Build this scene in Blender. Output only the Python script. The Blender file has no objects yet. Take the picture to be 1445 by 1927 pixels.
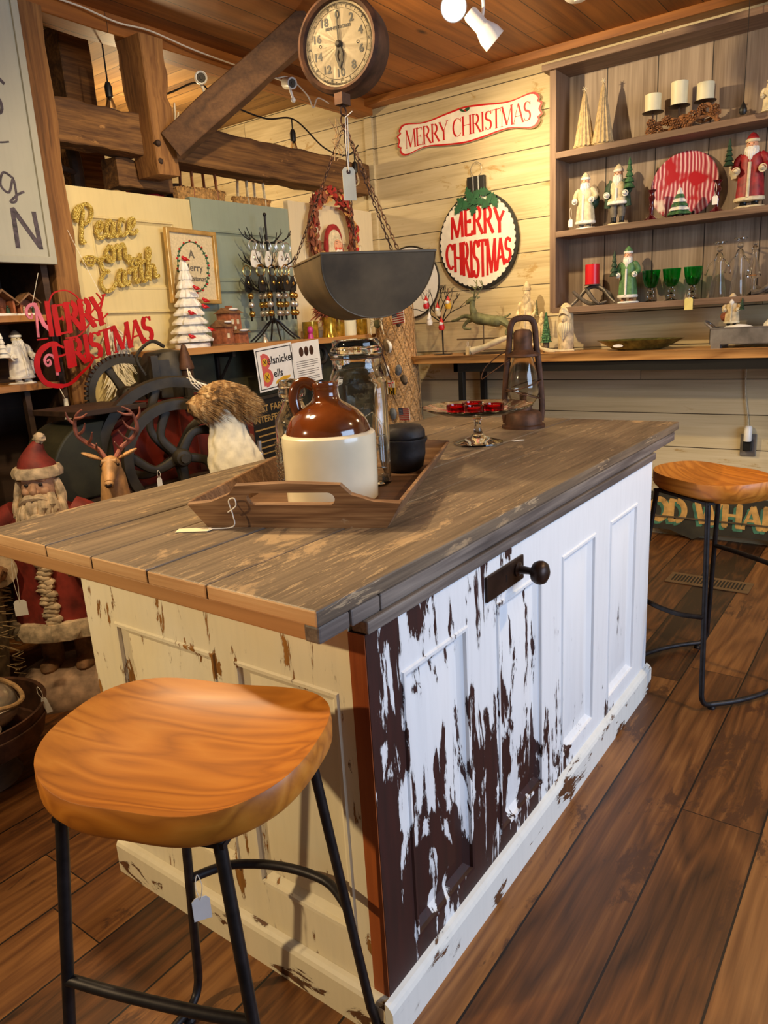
import bpy, math, random
from mathutils import Vector, Matrix, Euler, noise as mn
random.seed(11)
SC = bpy.context.scene
COL = SC.collection
PI = math.pi

# ------------------------------------------------------------------ camera
cam_d = bpy.data.cameras.new('camera')
cam = bpy.data.objects.new('camera', cam_d)
COL.objects.link(cam)
R_ = ((0.5854878, -0.8086452, -0.0574197), (-0.2371283, -0.1030968, -0.9659924), (0.7752253, 0.5791925, -0.2521146))
rx, ry, rf = Vector(R_[0]), Vector(R_[1]), Vector(R_[2])
cam.matrix_world = Matrix(((rx.x, -ry.x, -rf.x, -0.7494), (rx.y, -ry.y, -rf.y, -0.6927), (rx.z, -ry.z, -rf.z, 1.3310), (0, 0, 0, 1)))
cam_d.sensor_fit = 'VERTICAL'
cam_d.sensor_height = 24.0
cam_d.lens = 1366.0 / 1927.0 * 24.0
cam_d.clip_start = 0.02
cam_d.clip_end = 60
cam_d.dof.use_dof = False
SC.camera = cam

# ------------------------------------------------------------------ world, exposure, lights
SC.view_settings.view_transform = 'Standard'
SC.view_settings.look = 'None'
SC.view_settings.gamma = 1.0
SC.view_settings.use_curve_mapping = False
SC.view_settings.exposure = 0.25
w = bpy.data.worlds.new('room_air')
SC.world = w
w.use_nodes = True
w.node_tree.nodes['Background'].inputs['Color'].default_value = (1.0, 0.78, 0.55, 1)
w.node_tree.nodes['Background'].inputs['Strength'].default_value = 0.10

def light(name, typ, loc, target, energy, color, **k):
    d = bpy.data.lights.new(name, typ)
    d.energy = energy
    d.color = color
    for a, b in k.items():
        setattr(d, a, b)
    o = bpy.data.objects.new(name, d)
    COL.objects.link(o)
    o.location = loc
    if target is not None:
        o.rotation_euler = (Vector(target) - Vector(loc)).to_track_quat('-Z', 'Y').to_euler()
    return o

WARM = (1.0, 0.75, 0.42)
SPOTS = (('spot_behind_counter', (-2.1, 1.75, 2.15), (0.15, 0.45, 0.72), 210, 0.78, 0.05),
         ('spot_over_counter', (0.2, 1.5, 2.68), (1.2, 0.35, 0.9), 130, 1.6, 0.05),
         ('spot_to_shelves', (1.9, 1.75, 2.62), (3.6, 0.55, 1.9), 150, 1.35, 0.03),
         ('spot_to_wall', (2.64, 1.0, 2.47), (3.6, 1.75, 1.7), 52, 1.9, 0.03),
         ('spot_to_doors', (1.2, 0.7, 2.66), (2.0, 2.5, 1.45), 95, 1.4, 0.03),
         ('spot_left_corner', (-0.5, 0.9, 2.66), (0.7, 2.2, 1.0), 75, 1.3, 0.04),
         ('spot_to_floor', (1.6, -1.5, 2.66), (1.5, -0.9, 0.0), 105, 1.9, 0.06))
for nm_, lo_, ta_, en_, sz_, so_ in SPOTS:
    light(nm_, 'SPOT', lo_, ta_, en_, WARM, spot_size=sz_, spot_blend=0.8, shadow_soft_size=so_)
light('back_room_bulb', 'POINT', (2.6, 3.6, 2.35), None, 40, WARM, shadow_soft_size=0.05)
light('room_fill', 'POINT', (0.2, 0.9, 2.25), None, 24, WARM, shadow_soft_size=0.12)  # unseen soft fill light, added to brighten the ceiling and room; no lamp here
light('rear_fill', 'POINT', (2.5, -0.6, 2.3), None, 16, WARM, shadow_soft_size=0.12)  # another added fill light towards the far right, with no lamp behind it
light('window_daylight', 'AREA', (0.9, -3.3, 1.7), (0.9, 0.0, 0.55), 96, (0.53, 0.71, 1.0), shape='RECTANGLE', size=2.4, size_y=1.6)

# ------------------------------------------------------------------ materials
def lin(c):
    return tuple(((x / 255.0) / 12.92 if x / 255.0 <= 0.04045 else ((x / 255.0 + 0.055) / 1.055) ** 2.4) for x in c) + (1.0,)

class G:
    def __init__(s, name, rough=0.6, metal=0.0, **pk):
        s.m = bpy.data.materials.new(name)
        s.m.use_nodes = True
        s.nt = s.m.node_tree
        s.b = s.nt.nodes['Principled BSDF']
        s.b.inputs['Roughness'].default_value = rough
        s.b.inputs['Metallic'].default_value = metal
        for k, v in pk.items():
            s.b.inputs[k.replace('_', ' ')].default_value = v
    def nd(s, typ, ins=None, **at):
        n = s.nt.nodes.new('ShaderNode' + typ)
        for k, v in at.items():
            setattr(n, k, v)
        for k, v in (ins or {}).items():
            if isinstance(v, bpy.types.NodeSocket):
                s.nt.links.new(v, n.inputs[k])
            else:
                n.inputs[k].default_value = v
        return n
    def out(s, key, v):
        if isinstance(v, bpy.types.NodeSocket):
            s.nt.links.new(v, s.b.inputs[key])
        else:
            s.b.inputs[key].default_value = v
    def co(s, scale=(1, 1, 1), loc=(0, 0, 0), rot=(0, 0, 0)):
        t = s.nd('TexCoord')
        return s.nd('Mapping', {'Vector': t.outputs['Object'], 'Scale': scale, 'Location': loc, 'Rotation': rot}).outputs[0]
    def noise(s, vec, scale=5.0, detail=3.0, rough=0.55, dist=0.0):
        return s.nd('TexNoise', {'Vector': vec, 'Scale': scale, 'Detail': detail, 'Roughness': rough, 'Distortion': dist}).outputs[0]
    def ramp(s, fac, stops, interp='LINEAR'):
        n = s.nd('ValToRGB', {'Fac': fac})
        cr = n.color_ramp
        cr.interpolation = interp
        while len(cr.elements) < len(stops):
            cr.elements.new(0.5)
        for e, (p, c) in zip(cr.elements, stops):
            e.position = p
            e.color = c if len(c) == 4 else lin(c)
        return n.outputs[0]
    def val(s, fac, stops):
        return s.ramp(fac, [(p, (v, v, v, 1)) for p, v in stops])
    def mix(s, fac, a, b, mode='MIX'):
        n = s.nt.nodes.new('ShaderNodeMix')
        n.data_type = 'RGBA'
        n.blend_type = mode
        for k, v in ((0, fac), (6, a), (7, b)):
            if isinstance(v, bpy.types.NodeSocket):
                s.nt.links.new(v, n.inputs[k])
            else:
                n.inputs[k].default_value = v if k == 0 or len(v) == 4 else lin(v)
        return n.outputs[2]
    def mth(s, op, a, b=0.0, c=0.0, clamp=False):
        n = s.nt.nodes.new('ShaderNodeMath')
        n.operation = op
        n.use_clamp = clamp
        for k, v in ((0, a), (1, b), (2, c)):
            if isinstance(v, bpy.types.NodeSocket):
                s.nt.links.new(v, n.inputs[k])
            else:
                n.inputs[k].default_value = v
        return n.outputs[0]
    def xyz(s, vec):
        return s.nd('SeparateXYZ', {'Vector': vec}).outputs
    def comb(s, x, y, z):
        return s.nd('CombineXYZ', {'X': x, 'Y': y, 'Z': z}).outputs[0]
    def bump(s, h, strength=0.3, dist=0.01):
        n = s.nd('Bump', {'Height': h, 'Strength': strength, 'Distance': dist})
        s.nt.links.new(n.outputs[0], s.b.inputs['Normal'])

def plain(name, c, rough=0.6, metal=0.0, var=0.12, scale=18.0, bump=0.0, **pk):
    g = G(name, rough, metal, **pk)
    if var > 0:
        n = g.noise(g.co(), scale, 4)
        d = tuple(max(0, x * (1 - var)) for x in c)
        l = tuple(min(255, x * (1 + var * 0.6)) for x in c)
        g.out('Base Color', g.ramp(n, [(0.3, d), (0.7, l)]))
        if bump:
            g.bump(n, bump, 0.004)
    else:
        g.out('Base Color', lin(c))
    return g.m

AX = {'x': 0, 'y': 1, 'z': 2}

def wood(name, dark, mid, light_, axis='x', s=1.0, fig=7.0, rough=0.5, plank=None, gapc=(30, 20, 12), scuff=None, bump=0.25, knots=None, vary=0.35, fibre=0.5, coat=0.0, fgw=0.6, scratch=None):
    """wood along one axis; plank = (across axis, width, phase, length) splits it into boards"""
    g = G(name, rough)
    base = g.co()
    a = AX[axis]
    rnd = None
    gap = None
    if plank:
        ac, wd, ph, ln = plank
        c = g.xyz(base)
        u = g.mth('DIVIDE', g.mth('SUBTRACT', c[AX[ac]], ph), wd)
        idx = g.mth('FLOOR', u)
        fr = g.mth('FRACT', u)
        wn = g.nd('TexWhiteNoise', {'W': idx}, noise_dimensions='1D').outputs[0]
        v = g.mth('ADD', g.mth('DIVIDE', c[a], ln), g.mth('MULTIPLY', wn, 7.3))
        idv = g.mth('FLOOR', v)
        frv = g.mth('FRACT', v)
        rnd = g.nd('TexWhiteNoise', {'Vector': g.comb(idx, idv, 0.0)}, noise_dimensions='2D').outputs[0]
        gw = 0.0035 / wd
        gu = g.mth('LESS_THAN', g.mth('PINGPONG', fr, 0.5), gw / 2 + 0.004)
        gv = g.mth('LESS_THAN', g.mth('PINGPONG', frv, 0.5), 0.0015 / ln)
        gap = g.mth('MAXIMUM', gu, gv)
        off = g.mth('MULTIPLY', rnd, 31.0)
        base = g.nd('VectorMath', {0: base, 1: g.comb(off, off, off)}, operation='ADD').outputs[0]
    sc = [7.0 * s] * 3
    sc[a] = 0.9 * s
    st = g.nd('VectorMath', {0: base, 1: tuple(sc)}, operation='MULTIPLY').outputs[0]
    n1 = g.noise(st, 1.0, 2.0, 0.5, 0.35)
    fg = g.mth('PINGPONG', g.mth('MULTIPLY', n1, fig), 0.5)
    sf = [85.0 * s] * 3
    sf[a] = 3.0 * s
    n2 = g.noise(g.nd('VectorMath', {0: base, 1: tuple(sf)}, operation='MULTIPLY').outputs[0], 1.0, 3.0, 0.6)
    big = g.noise(st, 0.45, 2.0)
    f = g.mth('ADD', g.mth('MULTIPLY', fg, fgw), g.mth('ADD', g.mth('MULTIPLY', n2, fibre), g.mth('MULTIPLY', big, 0.7)))
    f = g.mth('SUBTRACT', f, 0.20 + fgw * 0.12 + fibre * 0.25)
    if rnd is not None:
        f = g.mth('ADD', f, g.mth('MULTIPLY', g.mth('SUBTRACT', rnd, 0.5), vary))
    col = g.ramp(f, [(0.0, dark), (0.42, mid), (0.95, light_)])
    if knots:
        vo = g.nd('TexVoronoi', {'Vector': g.nd('VectorMath', {0: base, 1: tuple(knots[0] if i != a else knots[0] * 0.4 for i in range(3))}, operation='MULTIPLY').outputs[0], 'Scale': 1.0}).outputs['Distance']
        col = g.mix(g.val(vo, [(0.03, 1.0), (0.09, 0.0)]), col, knots[1])
    if scuff:
        sv = [14.0, 14.0, 14.0]
        sv[a] = 5.0
        sn = g.noise(g.nd('VectorMath', {0: base, 1: tuple(sv)}, operation='MULTIPLY').outputs[0], 1.0, 9.0, 0.72, 0.5)
        reg = g.noise(base, 1.6, 2.0)
        m = g.mth('ADD', sn, g.mth('MULTIPLY', g.mth('SUBTRACT', reg, 0.5), scuff[1]))
        col = g.mix(g.val(m, [(scuff[2], 0.0), (scuff[2] + 0.06, 0.85)]), col, scuff[0])
    hb = g.mth('MULTIPLY', n2, 0.3)
    if scratch:
        sv = [70.0, 70.0, 70.0]
        sv[a] = 9.0
        s1 = g.noise(g.nd('VectorMath', {0: base, 1: tuple(sv)}, operation='MULTIPLY').outputs[0], 1.0, 6.0, 0.75, 1.2)
        reg = g.noise(base, 2.3, 3.0)
        m = g.mth('ADD', s1, g.mth('MULTIPLY', g.mth('SUBTRACT', reg, 0.5), 0.6))
        col = g.mix(g.val(m, [(scratch[1], 0.0), (scratch[1] + 0.05, 0.8)]), col, scratch[0])
    if gap is not None:
        col = g.mix(gap, col, gapc)
        hb = g.mth('SUBTRACT', hb, gap)
    g.out('Base Color', col)
    if coat:
        g.b.inputs['Coat Weight'].default_value = coat
        g.b.inputs['Coat Roughness'].default_value = 0.25
    g.bump(hb, bump, 0.004)
    return g.m

def peeled(name, paint, under, amount, streak=(22, 22, 4), xr=None, zr=None, rough=0.55, tint=None):
    """old paint flaked off in streaks; xr/zr = stops of (position, weight) along local x and z"""
    g = G(name, rough)
    base = g.co()
    c = g.xyz(base)
    v = g.nd('VectorMath', {0: base, 1: streak}, operation='MULTIPLY').outputs[0]
    n = g.noise(v, 1.0, 9.0, 0.66, 0.5)
    n2 = g.noise(base, 7.0, 3.0)
    m = g.mth('ADD', n, g.mth('MULTIPLY', g.mth('SUBTRACT', n2, 0.5), 0.35))
    for ax, st in ((0, xr), (2, zr)):
        if st:
            lo, hi = st[0][0], st[-1][0]
            t = g.nd('MapRange', {'Value': c[ax], 'From Min': lo, 'From Max': hi}).outputs[0]
            wv = g.val(t, [((p - lo) / (hi - lo), q + 0.5) for p, q in st])
            m = g.mth('ADD', m, g.mth('SUBTRACT', wv, 0.5))
    k = g.val(m, [(amount, 0.0), (amount + 0.012, 1.0)])
    edge = g.val(m, [(amount - 0.03, 0.0), (amount, 1.0)])
    big = g.noise(base, 3.0, 4.0)
    pc = g.ramp(big, [(0.3, paint), (0.75, tint or paint)])
    fn = g.noise(g.nd('VectorMath', {0: base, 1: (60, 60, 5)}, operation='MULTIPLY').outputs[0], 1.0, 3.0)
    pc = g.mix(g.val(fn, [(0.45, 0.0), (0.8, 0.18)]), pc, tuple(x * 0.8 for x in paint))
    pc = g.mix(g.mth('MULTIPLY', edge, 0.25), pc, tuple(x * 0.7 for x in paint))
    uc = g.ramp(fn, [(0.35, tuple(x * 0.75 for x in under)), (0.7, under)])
    g.out('Base Color', g.mix(k, pc, uc))
    g.bump(g.mth('ADD', g.mth('MULTIPLY', k, -1.0), g.mth('MULTIPLY', fn, 0.15)), 0.5, 0.002)
    return g.m

M = {}
M['floor'] = wood('floor_boards', (44, 25, 10), (106, 64, 29), (160, 108, 56), 'x', 1.0, 8.0, 0.4, ('y', 0.195, -0.09, 2.4), (22, 12, 6), knots=(4.2, (32, 16, 8)), vary=0.55, bump=0.2, scuff=((72, 42, 22), 0.7, 0.56), fibre=0.7)
M['ceiling'] = wood('ceiling_boards', (112, 62, 20), (160, 98, 38), (190, 124, 56), 'x', 0.8, 4.0, 0.55, ('y', 0.165, 0.03, 2.6), (30, 16, 8), vary=0.3, knots=(4.0, (70, 36, 16)))
M['ceiling_back'] = wood('ceiling_back_boards', (84, 56, 26), (130, 94, 48), (160, 124, 72), 'y', 0.8, 4.0, 0.7, ('x', 0.15, 0.0, 1.9), (30, 20, 12), vary=0.4)
M['wallboard'] = wood('whitewashed_boards', (166, 146, 108), (204, 186, 145), (224, 208, 172), 'y', 0.9, 3.0, 0.62, ('z', 0.194, 2.28 - 1.94, 3.1), (60, 48, 32), vary=0.22, fibre=0.7, scuff=((172, 140, 82), 0.5, 0.62))
M['unitback'] = wood('unit_back_boards', (92, 74, 58), (134, 114, 94), (172, 152, 130), 'z', 0.9, 4.0, 0.6, ('y', 0.27, 0.02, 3.5), (40, 28, 20), vary=0.3, fibre=0.9)
M['unit'] = wood('shelf_unit_wood', (84, 62, 46), (120, 94, 74), (156, 130, 108), 'y', 1.0, 4.0, 0.6, fibre=0.8)
M['unit_side'] = wood('shelf_side_wood', (84, 62, 46), (120, 94, 74), (150, 124, 102), 'z', 1.0, 4.0, 0.6, fibre=0.8)
M['beam'] = wood('hewn_beam_wood', (30, 17, 7), (84, 54, 26), (142, 100, 52), 'x', 0.9, 5.0, 0.8, fibre=1.1, bump=1.0, scuff=((176, 128, 72), 0.8, 0.66))
M['post'] = wood('post_wood', (52, 30, 12), (116, 76, 38), (160, 114, 62), 'z', 0.9, 5.0, 0.8, fibre=1.1, bump=1.0)
M['brace'] = wood('brace_wood', (48, 29, 15), (88, 58, 32), (128, 90, 54), 'x', 1.0, 4.0, 0.7, fibre=0.6, bump=0.4)
M['dark'] = wood('dark_shelf_wood', (30, 18, 10), (58, 38, 24), (92, 66, 42), 'x', 1.0, 4.0, 0.7)
M['bench'] = wood('live_edge_wood', (122, 72, 32), (204, 150, 86), (234, 186, 122), 'y', 0.9, 6.0, 0.4, coat=0.2)
M['shelfpine'] = wood('pine_shelf_wood', (130, 84, 40), (180, 126, 70), (210, 158, 98), 'x', 0.9, 5.0, 0.45)
M['top'] = wood('weathered_top', (60, 50, 40), (110, 94, 76), (148, 128, 102), 'x', 1.3, 3.0, 0.5, fibre=1.0, scuff=((176, 148, 112), 0.5, 0.56), bump=0.35, fgw=0.4, scratch=((184, 158, 122), 0.61))
M['topend'] = wood('board_end_grain', (160, 118, 78), (198, 156, 112), (222, 186, 142), 'y', 1.2, 5.0, 0.55, fibre=0.9, bump=0.4)
M['underframe'] = wood('frame_board', (142, 100, 60), (178, 132, 86), (196, 152, 106), 'y', 0.7, 3.0, 0.55)
M['greyedge'] = wood('grey_edge_board', (50, 44, 42), (98, 88, 82), (150, 138, 126), 'x', 1.1, 4.0, 0.6, fibre=1.0, bump=0.6)
M['fir'] = wood('fir_edge', (130, 60, 22), (170, 90, 40), (196, 118, 60), 'z', 1.2, 4.0, 0.5)
M['side'] = peeled('peeled_white_over_oxblood', (236, 237, 238), (58, 22, 16), 0.69, (22, 22, 4.2), [(-0.8, 0.30), (-0.71, 0.21), (-0.60, 0.15), (-0.35, 0.15), (-0.08, 0.10), (0.06, 0.0), (0.3, -0.035), (0.8, -0.045)], [(0.09, 0.15), (0.3, 0.09), (0.5, 0.015), (0.66, -0.045), (0.84, -0.03)])
M['cream'] = peeled('peeled_cream_over_ochre', (240, 231, 208), (166, 112, 46), 0.615, (22, 24, 6), tint=(234, 218, 178))
M['plinth_side'] = peeled('worn_white_plinth', (226, 226, 220), (104, 64, 34), 0.585, (5, 9, 16))
M['plinth_end'] = peeled('worn_cream_plinth', (230, 218, 188), (112, 72, 40), 0.58, (5, 6, 18))
M['seat'] = wood('golden_seat_wood', (140, 76, 14), (190, 116, 32), (214, 144, 56), 'x', 1.5, 9.0, 0.48, fibre=0.25, bump=0.05, coat=0.08, fgw=0.75)
M['iron'] = plain('black_iron', (46, 42, 42), 0.45, 0.6, 0.25, 40)
M['tray'] = wood('tray_wood', (56, 36, 22), (112, 78, 50), (158, 122, 86), 'x', 1.8, 6.0, 0.6, fibre=1.2, scuff=((176, 158, 132), 0.4, 0.64))
M['traybase'] = wood('tray_base_wood', (66, 42, 26), (108, 76, 50), (140, 106, 74), 'x', 1.8, 6.0, 0.55)

M['glaze_brown'] = plain('brown_glaze', (96, 46, 16), 0.12, 0, 0.35, 9, Coat_Weight=0.8)
M['stoneware'] = plain('stoneware', (226, 214, 184), 0.22, 0, 0.05, 6, Coat_Weight=0.4)
M['castiron'] = plain('cast_iron', (44, 38, 36), 0.6, 0.4, 0.3, 30, 0.3)
M['galv'] = plain('galvanised_steel', (102, 86, 62), 0.55, 0.25, 0.22, 9, 0.1)
M['galv_light'] = plain('light_galvanised', (150, 146, 142), 0.4, 0.7, 0.2, 12)
M['rust'] = plain('rusty_brown_metal', (84, 56, 40), 0.6, 0.5, 0.35, 22, 0.3)
M['rustdark'] = plain('dark_bronze', (58, 42, 34), 0.4, 0.6, 0.3, 22)
M['dial'] = plain('dial_face', (222, 204, 168), 0.45, 0, 0.1, 5)
M['ink'] = plain('black_ink', (30, 26, 24), 0.5, 0, 0)
M['white'] = plain('white_enamel', (236, 234, 228), 0.35, 0, 0.02)
M['plaster'] = plain('white_ceramic', (236, 232, 222), 0.4, 0, 0.08, 30)
M['creamc'] = plain('cream_resin', (214, 200, 166), 0.6, 0, 0.18, 30, 0.2)
M['conetan'] = plain('tan_knit_cone', (196, 172, 128), 0.8, 0, 0.15, 60, 0.4)
M['card'] = plain('cream_card', (236, 222, 184), 0.7, 0, 0.04)
M['paper'] = plain('white_paper', (238, 236, 230), 0.7, 0, 0.03)
M['string'] = plain('white_string', (232, 224, 208), 0.8, 0, 0)
M['twine'] = plain('twine', (176, 142, 98), 0.85, 0, 0.2, 60)
M['red'] = plain('red_paint', (196, 22, 26), 0.4, 0, 0.06)
M['redmetal'] = plain('red_enamel_metal', (186, 20, 26), 0.3, 0.1, 0.08)
M['pinkworn'] = plain('pink_worn_metal', (218, 120, 140), 0.35, 0.1, 0.15)
M['signwhite'] = plain('sign_cream', (238, 230, 212), 0.5, 0, 0.05)
M['green'] = plain('green_paint', (34, 88, 54), 0.5, 0, 0.2, 30)
M['black'] = plain('black_paint', (20, 20, 20), 0.45, 0, 0.05)
M['blackcloth'] = plain('black_cloth', (26, 26, 34), 0.95, 0, 0.2, 40)
M['lavender'] = plain('lavender_cloth', (140, 124, 150), 0.95, 0, 0.2, 30)
M['redcloth'] = plain('red_cloth', (170, 20, 30), 0.9, 0, 0.2, 30)
M['oxblood'] = plain('oxblood_machine', (104, 32, 22), 0.4, 0.1, 0.4, 6)
M['machgreen'] = plain('grey_green_machine', (60, 58, 40), 0.55, 0.2, 0.3, 8)
M['machdark'] = plain('dark_machine_iron', (54, 48, 38), 0.55, 0.3, 0.3, 14)
M['steel'] = plain('polished_steel', (214, 208, 198), 0.3, 0.75, 0.05)
M['brass'] = plain('brass', (206, 168, 92), 0.22, 0.95, 0.05)
M['candle'] = plain('ivory_wax', (226, 220, 186), 0.5, 0, 0.03, Subsurface_Weight=0.0)
M['redwax'] = plain('red_wax', (200, 22, 30), 0.35, 0, 0.03)
M['cone'] = plain('pinecone_brown', (138, 92, 54), 0.8, 0, 0.4, 60, 0.5)
M['skin'] = plain('painted_face', (214, 158, 124), 0.6, 0, 0.1)
M['robe_red'] = plain('robe_red', (148, 28, 34), 0.5, 0, 0.25, 40)
M['robe_green'] = plain('robe_green', (92, 134, 84), 0.5, 0, 0.25, 40)
M['robe_cream'] = plain('robe_cream', (206, 194, 162), 0.5, 0, 0.15, 40)
M['dkgreen'] = plain('dark_green', (32, 62, 40), 0.6, 0, 0.25, 40)
M['grey'] = plain('grey_brown', (104, 96, 84), 0.6, 0, 0.2, 40)
M['fir_tree'] = plain('fir_green', (62, 104, 62), 0.7, 0, 0.4, 90)
M['snow'] = plain('snow_white', (236, 236, 232), 0.8, 0, 0.04)
M['burgundy'] = plain('burgundy_glass', (70, 8, 16), 0.1, 0, 0, Coat_Weight=0.6)
M['antler'] = plain('pewter_antler', (120, 112, 102), 0.35, 0.6, 0.3, 30)
M['bone'] = plain('bleached_antler', (206, 192, 158), 0.55, 0, 0.15, 20)
M['drift'] = plain('carved_driftwood', (212, 190, 148), 0.7, 0, 0.25, 26, 0.4)
M['verdigris'] = plain('mossy_verdigris', (112, 112, 76), 0.7, 0.2, 0.35, 16, 0.3)
M['net'] = plain('burlap_netting', (184, 144, 96), 0.95, 0, 0.4, 90, 0.8)
M['bark'] = plain('oyster_and_bark', (96, 82, 66), 0.9, 0, 0.5, 24, 0.8)
M['shell'] = plain('mussel_shell', (128, 110, 88), 0.5, 0, 0.4, 18)
M['shellgrey'] = plain('blue_grey_shell', (112, 116, 122), 0.5, 0, 0.3, 18)
M['straw'] = plain('woven_straw', (178, 134, 76), 0.9, 0, 0.35, 70, 0.8)
M['leather'] = plain('tan_leather', (140, 82, 42), 0.6, 0, 0.15)
M['knit'] = plain('cream_knit', (232, 222, 194), 0.9, 0, 0.06, 40)
M['clay'] = plain('terracotta', (158, 92, 58), 0.8, 0, 0.25, 40, 0.4)
M['goldframe'] = plain('gilt_frame', (206, 168, 100), 0.35, 0.5, 0.15, 20)
M['linen'] = plain('linen', (214, 196, 156), 0.9, 0, 0.08, 90)
M['platter'] = plain('gilt_green_glaze', (96, 92, 44), 0.25, 0.3, 0.5, 22)
M['wreathred'] = plain('wreath_red', (156, 40, 30), 0.8, 0, 0.4, 30)
M['wreathgold'] = plain('wreath_gold', (186, 136, 74), 0.8, 0, 0.4, 30)
M['wreathbrown'] = plain('wreath_brown', (132, 74, 50), 0.85, 0, 0.4, 30)
M['wire'] = plain('white_cable', (214, 204, 186), 0.6, 0, 0)
M['flagred'] = plain('flag_red', (176, 52, 48), 0.8, 0, 0.1)
M['flagblue'] = plain('flag_blue', (48, 56, 96), 0.8, 0, 0.1)
M['yellow'] = plain('flag_yellow', (218, 168, 40), 0.8, 0, 0.1)
M['yellowtag'] = plain('yellow_card', (232, 216, 130), 0.7, 0, 0.05)
M['pinkflower'] = plain('rust_bristle', (150, 78, 50), 0.8, 0, 0.3, 40)
M['goldglass'] = plain('gold_glass', (190, 150, 50), 0.15, 0.6, 0.3, 30)
M['brownrob'] = plain('resin_brown', (128, 92, 60), 0.7, 0, 0.35, 26, 0.4)
M['rosy'] = plain('rosy_antler', (140, 84, 70), 0.55, 0, 0.35, 30, 0.3)
M['deer'] = plain('fawn_resin', (176, 132, 84), 0.55, 0, 0.3, 22, 0.3)
M['feather'] = plain('white_feather', (226, 218, 196), 0.9, 0, 0.1)
M['sage'] = peeled('sage_door_paint', (148, 160, 144), (110, 104, 84), 0.80, (10, 10, 4), tint=(138, 150, 132))
M['creamdoor'] = peeled('cream_door_paint', (222, 204, 150), (170, 140, 90), 0.80, (10, 10, 4), tint=(212, 192, 136))
M['whitedoor'] = peeled('pale_door_paint', (222, 206, 170), (160, 126, 84), 0.80, (10, 10, 4))
M['boardsign'] = peeled('grey_white_board', (170, 168, 154), (120, 60, 40), 0.78, (6, 6, 3), tint=(156, 156, 142))
M['charcoal'] = plain('charcoal_brush', (74, 66, 74), 0.8, 0, 0.35, 60)
M['tealsign'] = plain('dark_sign_wood', (52, 48, 34), 0.6, 0, 0.3, 10)
M['goldpaint'] = plain('gold_letter_paint', (206, 158, 84), 0.6, 0, 0.2, 20)
M['tealpaint'] = plain('teal_letter_shade', (74, 126, 96), 0.6, 0, 0.25, 20)
M['register'] = plain('register_metal', (140, 112, 76), 0.45, 0.5, 0.1)

def glass(name, c=(255, 255, 255), rough=0.02, ior=1.45):
    g = G(name, rough)
    g.b.inputs['Transmission Weight'].default_value = 1.0
    g.b.inputs['IOR'].default_value = ior
    g.out('Base Color', lin(c))
    return g.m
M['glass'] = glass('clear_glass', (250, 252, 248))
M['greenglass'] = glass('green_glass', (60, 205, 120))
M['redglass'] = glass('red_glass', (190, 10, 24))
M['smoke'] = glass('lamp_glass', (244, 238, 226), 0.05)
g = G('lit_lamp_lens', 0.4)
g.out('Emission Color', (1.0, 0.9, 0.72, 1))
g.b.inputs['Emission Strength'].default_value = 30.0
M['lit'] = g.m
# gold glitter
g = G('gold_glitter', 0.35, 0.4)
vo = g.nd('TexVoronoi', {'Vector': g.co(), 'Scale': 260.0})
g.out('Base Color', g.ramp(vo.outputs['Color'], [(0.2, (176, 136, 30)), (0.8, (246, 226, 130))]))
g.bump(vo.outputs['Distance'], 1.0, 0.004)
M['glitter'] = g.m
# faux fur
g = G('faux_fur', 0.95)
v = g.co()
n = g.noise(g.nd('VectorMath', {0: v, 1: (26, 26, 9)}, operation='MULTIPLY').outputs[0], 1.0, 4.0, 0.7, 0.6)
g.out('Base Color', g.ramp(n, [(0.3, (60, 40, 22)), (0.5, (150, 112, 66)), (0.72, (214, 186, 136))]))
M['fur'] = g.m
# agate plate: wavy red and white bands
g = G('agate_plate', 0.25)
v = g.co()
n = g.noise(v, 4.0, 2.0, 0.5, 0.4)
cy = g.xyz(v)[1]
wv = g.mth('PINGPONG', g.mth('ADD', g.mth('MULTIPLY', n, 9.0), g.mth('MULTIPLY', cy, 95.0)), 1.0)
blot = g.noise(v, 7.0, 2.0)
col = g.ramp(wv, [(0.1, (150, 34, 56)), (0.55, (196, 96, 110)), (0.95, (232, 202, 202))])
col = g.mix(g.val(blot, [(0.36, 1.0), (0.42, 0.0)]), col, (176, 14, 36))
col = g.mix(g.val(blot, [(0.60, 0.0), (0.68, 1.0)]), col, (240, 228, 222))
g.out('Base Color', col)
M['agate'] = g.m

# ------------------------------------------------------------------ mesh helpers
I4 = Matrix.Identity(4)
FB = Matrix(((0, 0, -1, 0), (-1, 0, 0, 0), (0, 1, 0, 0), (0, 0, 0, 1)))     # face -X : right=-Y, up=Z
FP = Matrix(((1, 0, 0, 0), (0, 0, -1, 0), (0, 1, 0, 0), (0, 0, 0, 1)))      # face -Y : right=+X, up=Z

def T(x, y, z):
    return Matrix.Translation((x, y, z))
def RZ(a):
    return Matrix.Rotation(a, 4, 'Z')
def RX(a):
    return Matrix.Rotation(a, 4, 'X')
def RY(a):
    return Matrix.Rotation(a, 4, 'Y')

_txt = {}
def text_geo(s, size, offset=0.0, ext=0.0, space=1.0):
    key = (s, size, offset, ext, space)
    if key in _txt:
        return _txt[key]
    cu = bpy.data.curves.new('lettering', 'FONT')
    cu.body = s
    cu.size = size
    cu.offset = offset
    cu.extrude = ext
    cu.space_character = space
    cu.align_x = 'CENTER'
    cu.align_y = 'CENTER'
    cu.resolution_u = 4
    o = bpy.data.objects.new('lettering', cu)
    COL.objects.link(o)
    dg = bpy.context.evaluated_depsgraph_get()
    me = o.evaluated_get(dg).to_mesh()
    vs = [v.co.copy() for v in me.vertices]
    fs = [tuple(p.vertices) for p in me.polygons]
    bpy.data.objects.remove(o)
    bpy.data.curves.remove(cu)
    _txt[key] = (vs, fs)
    return vs, fs

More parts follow.
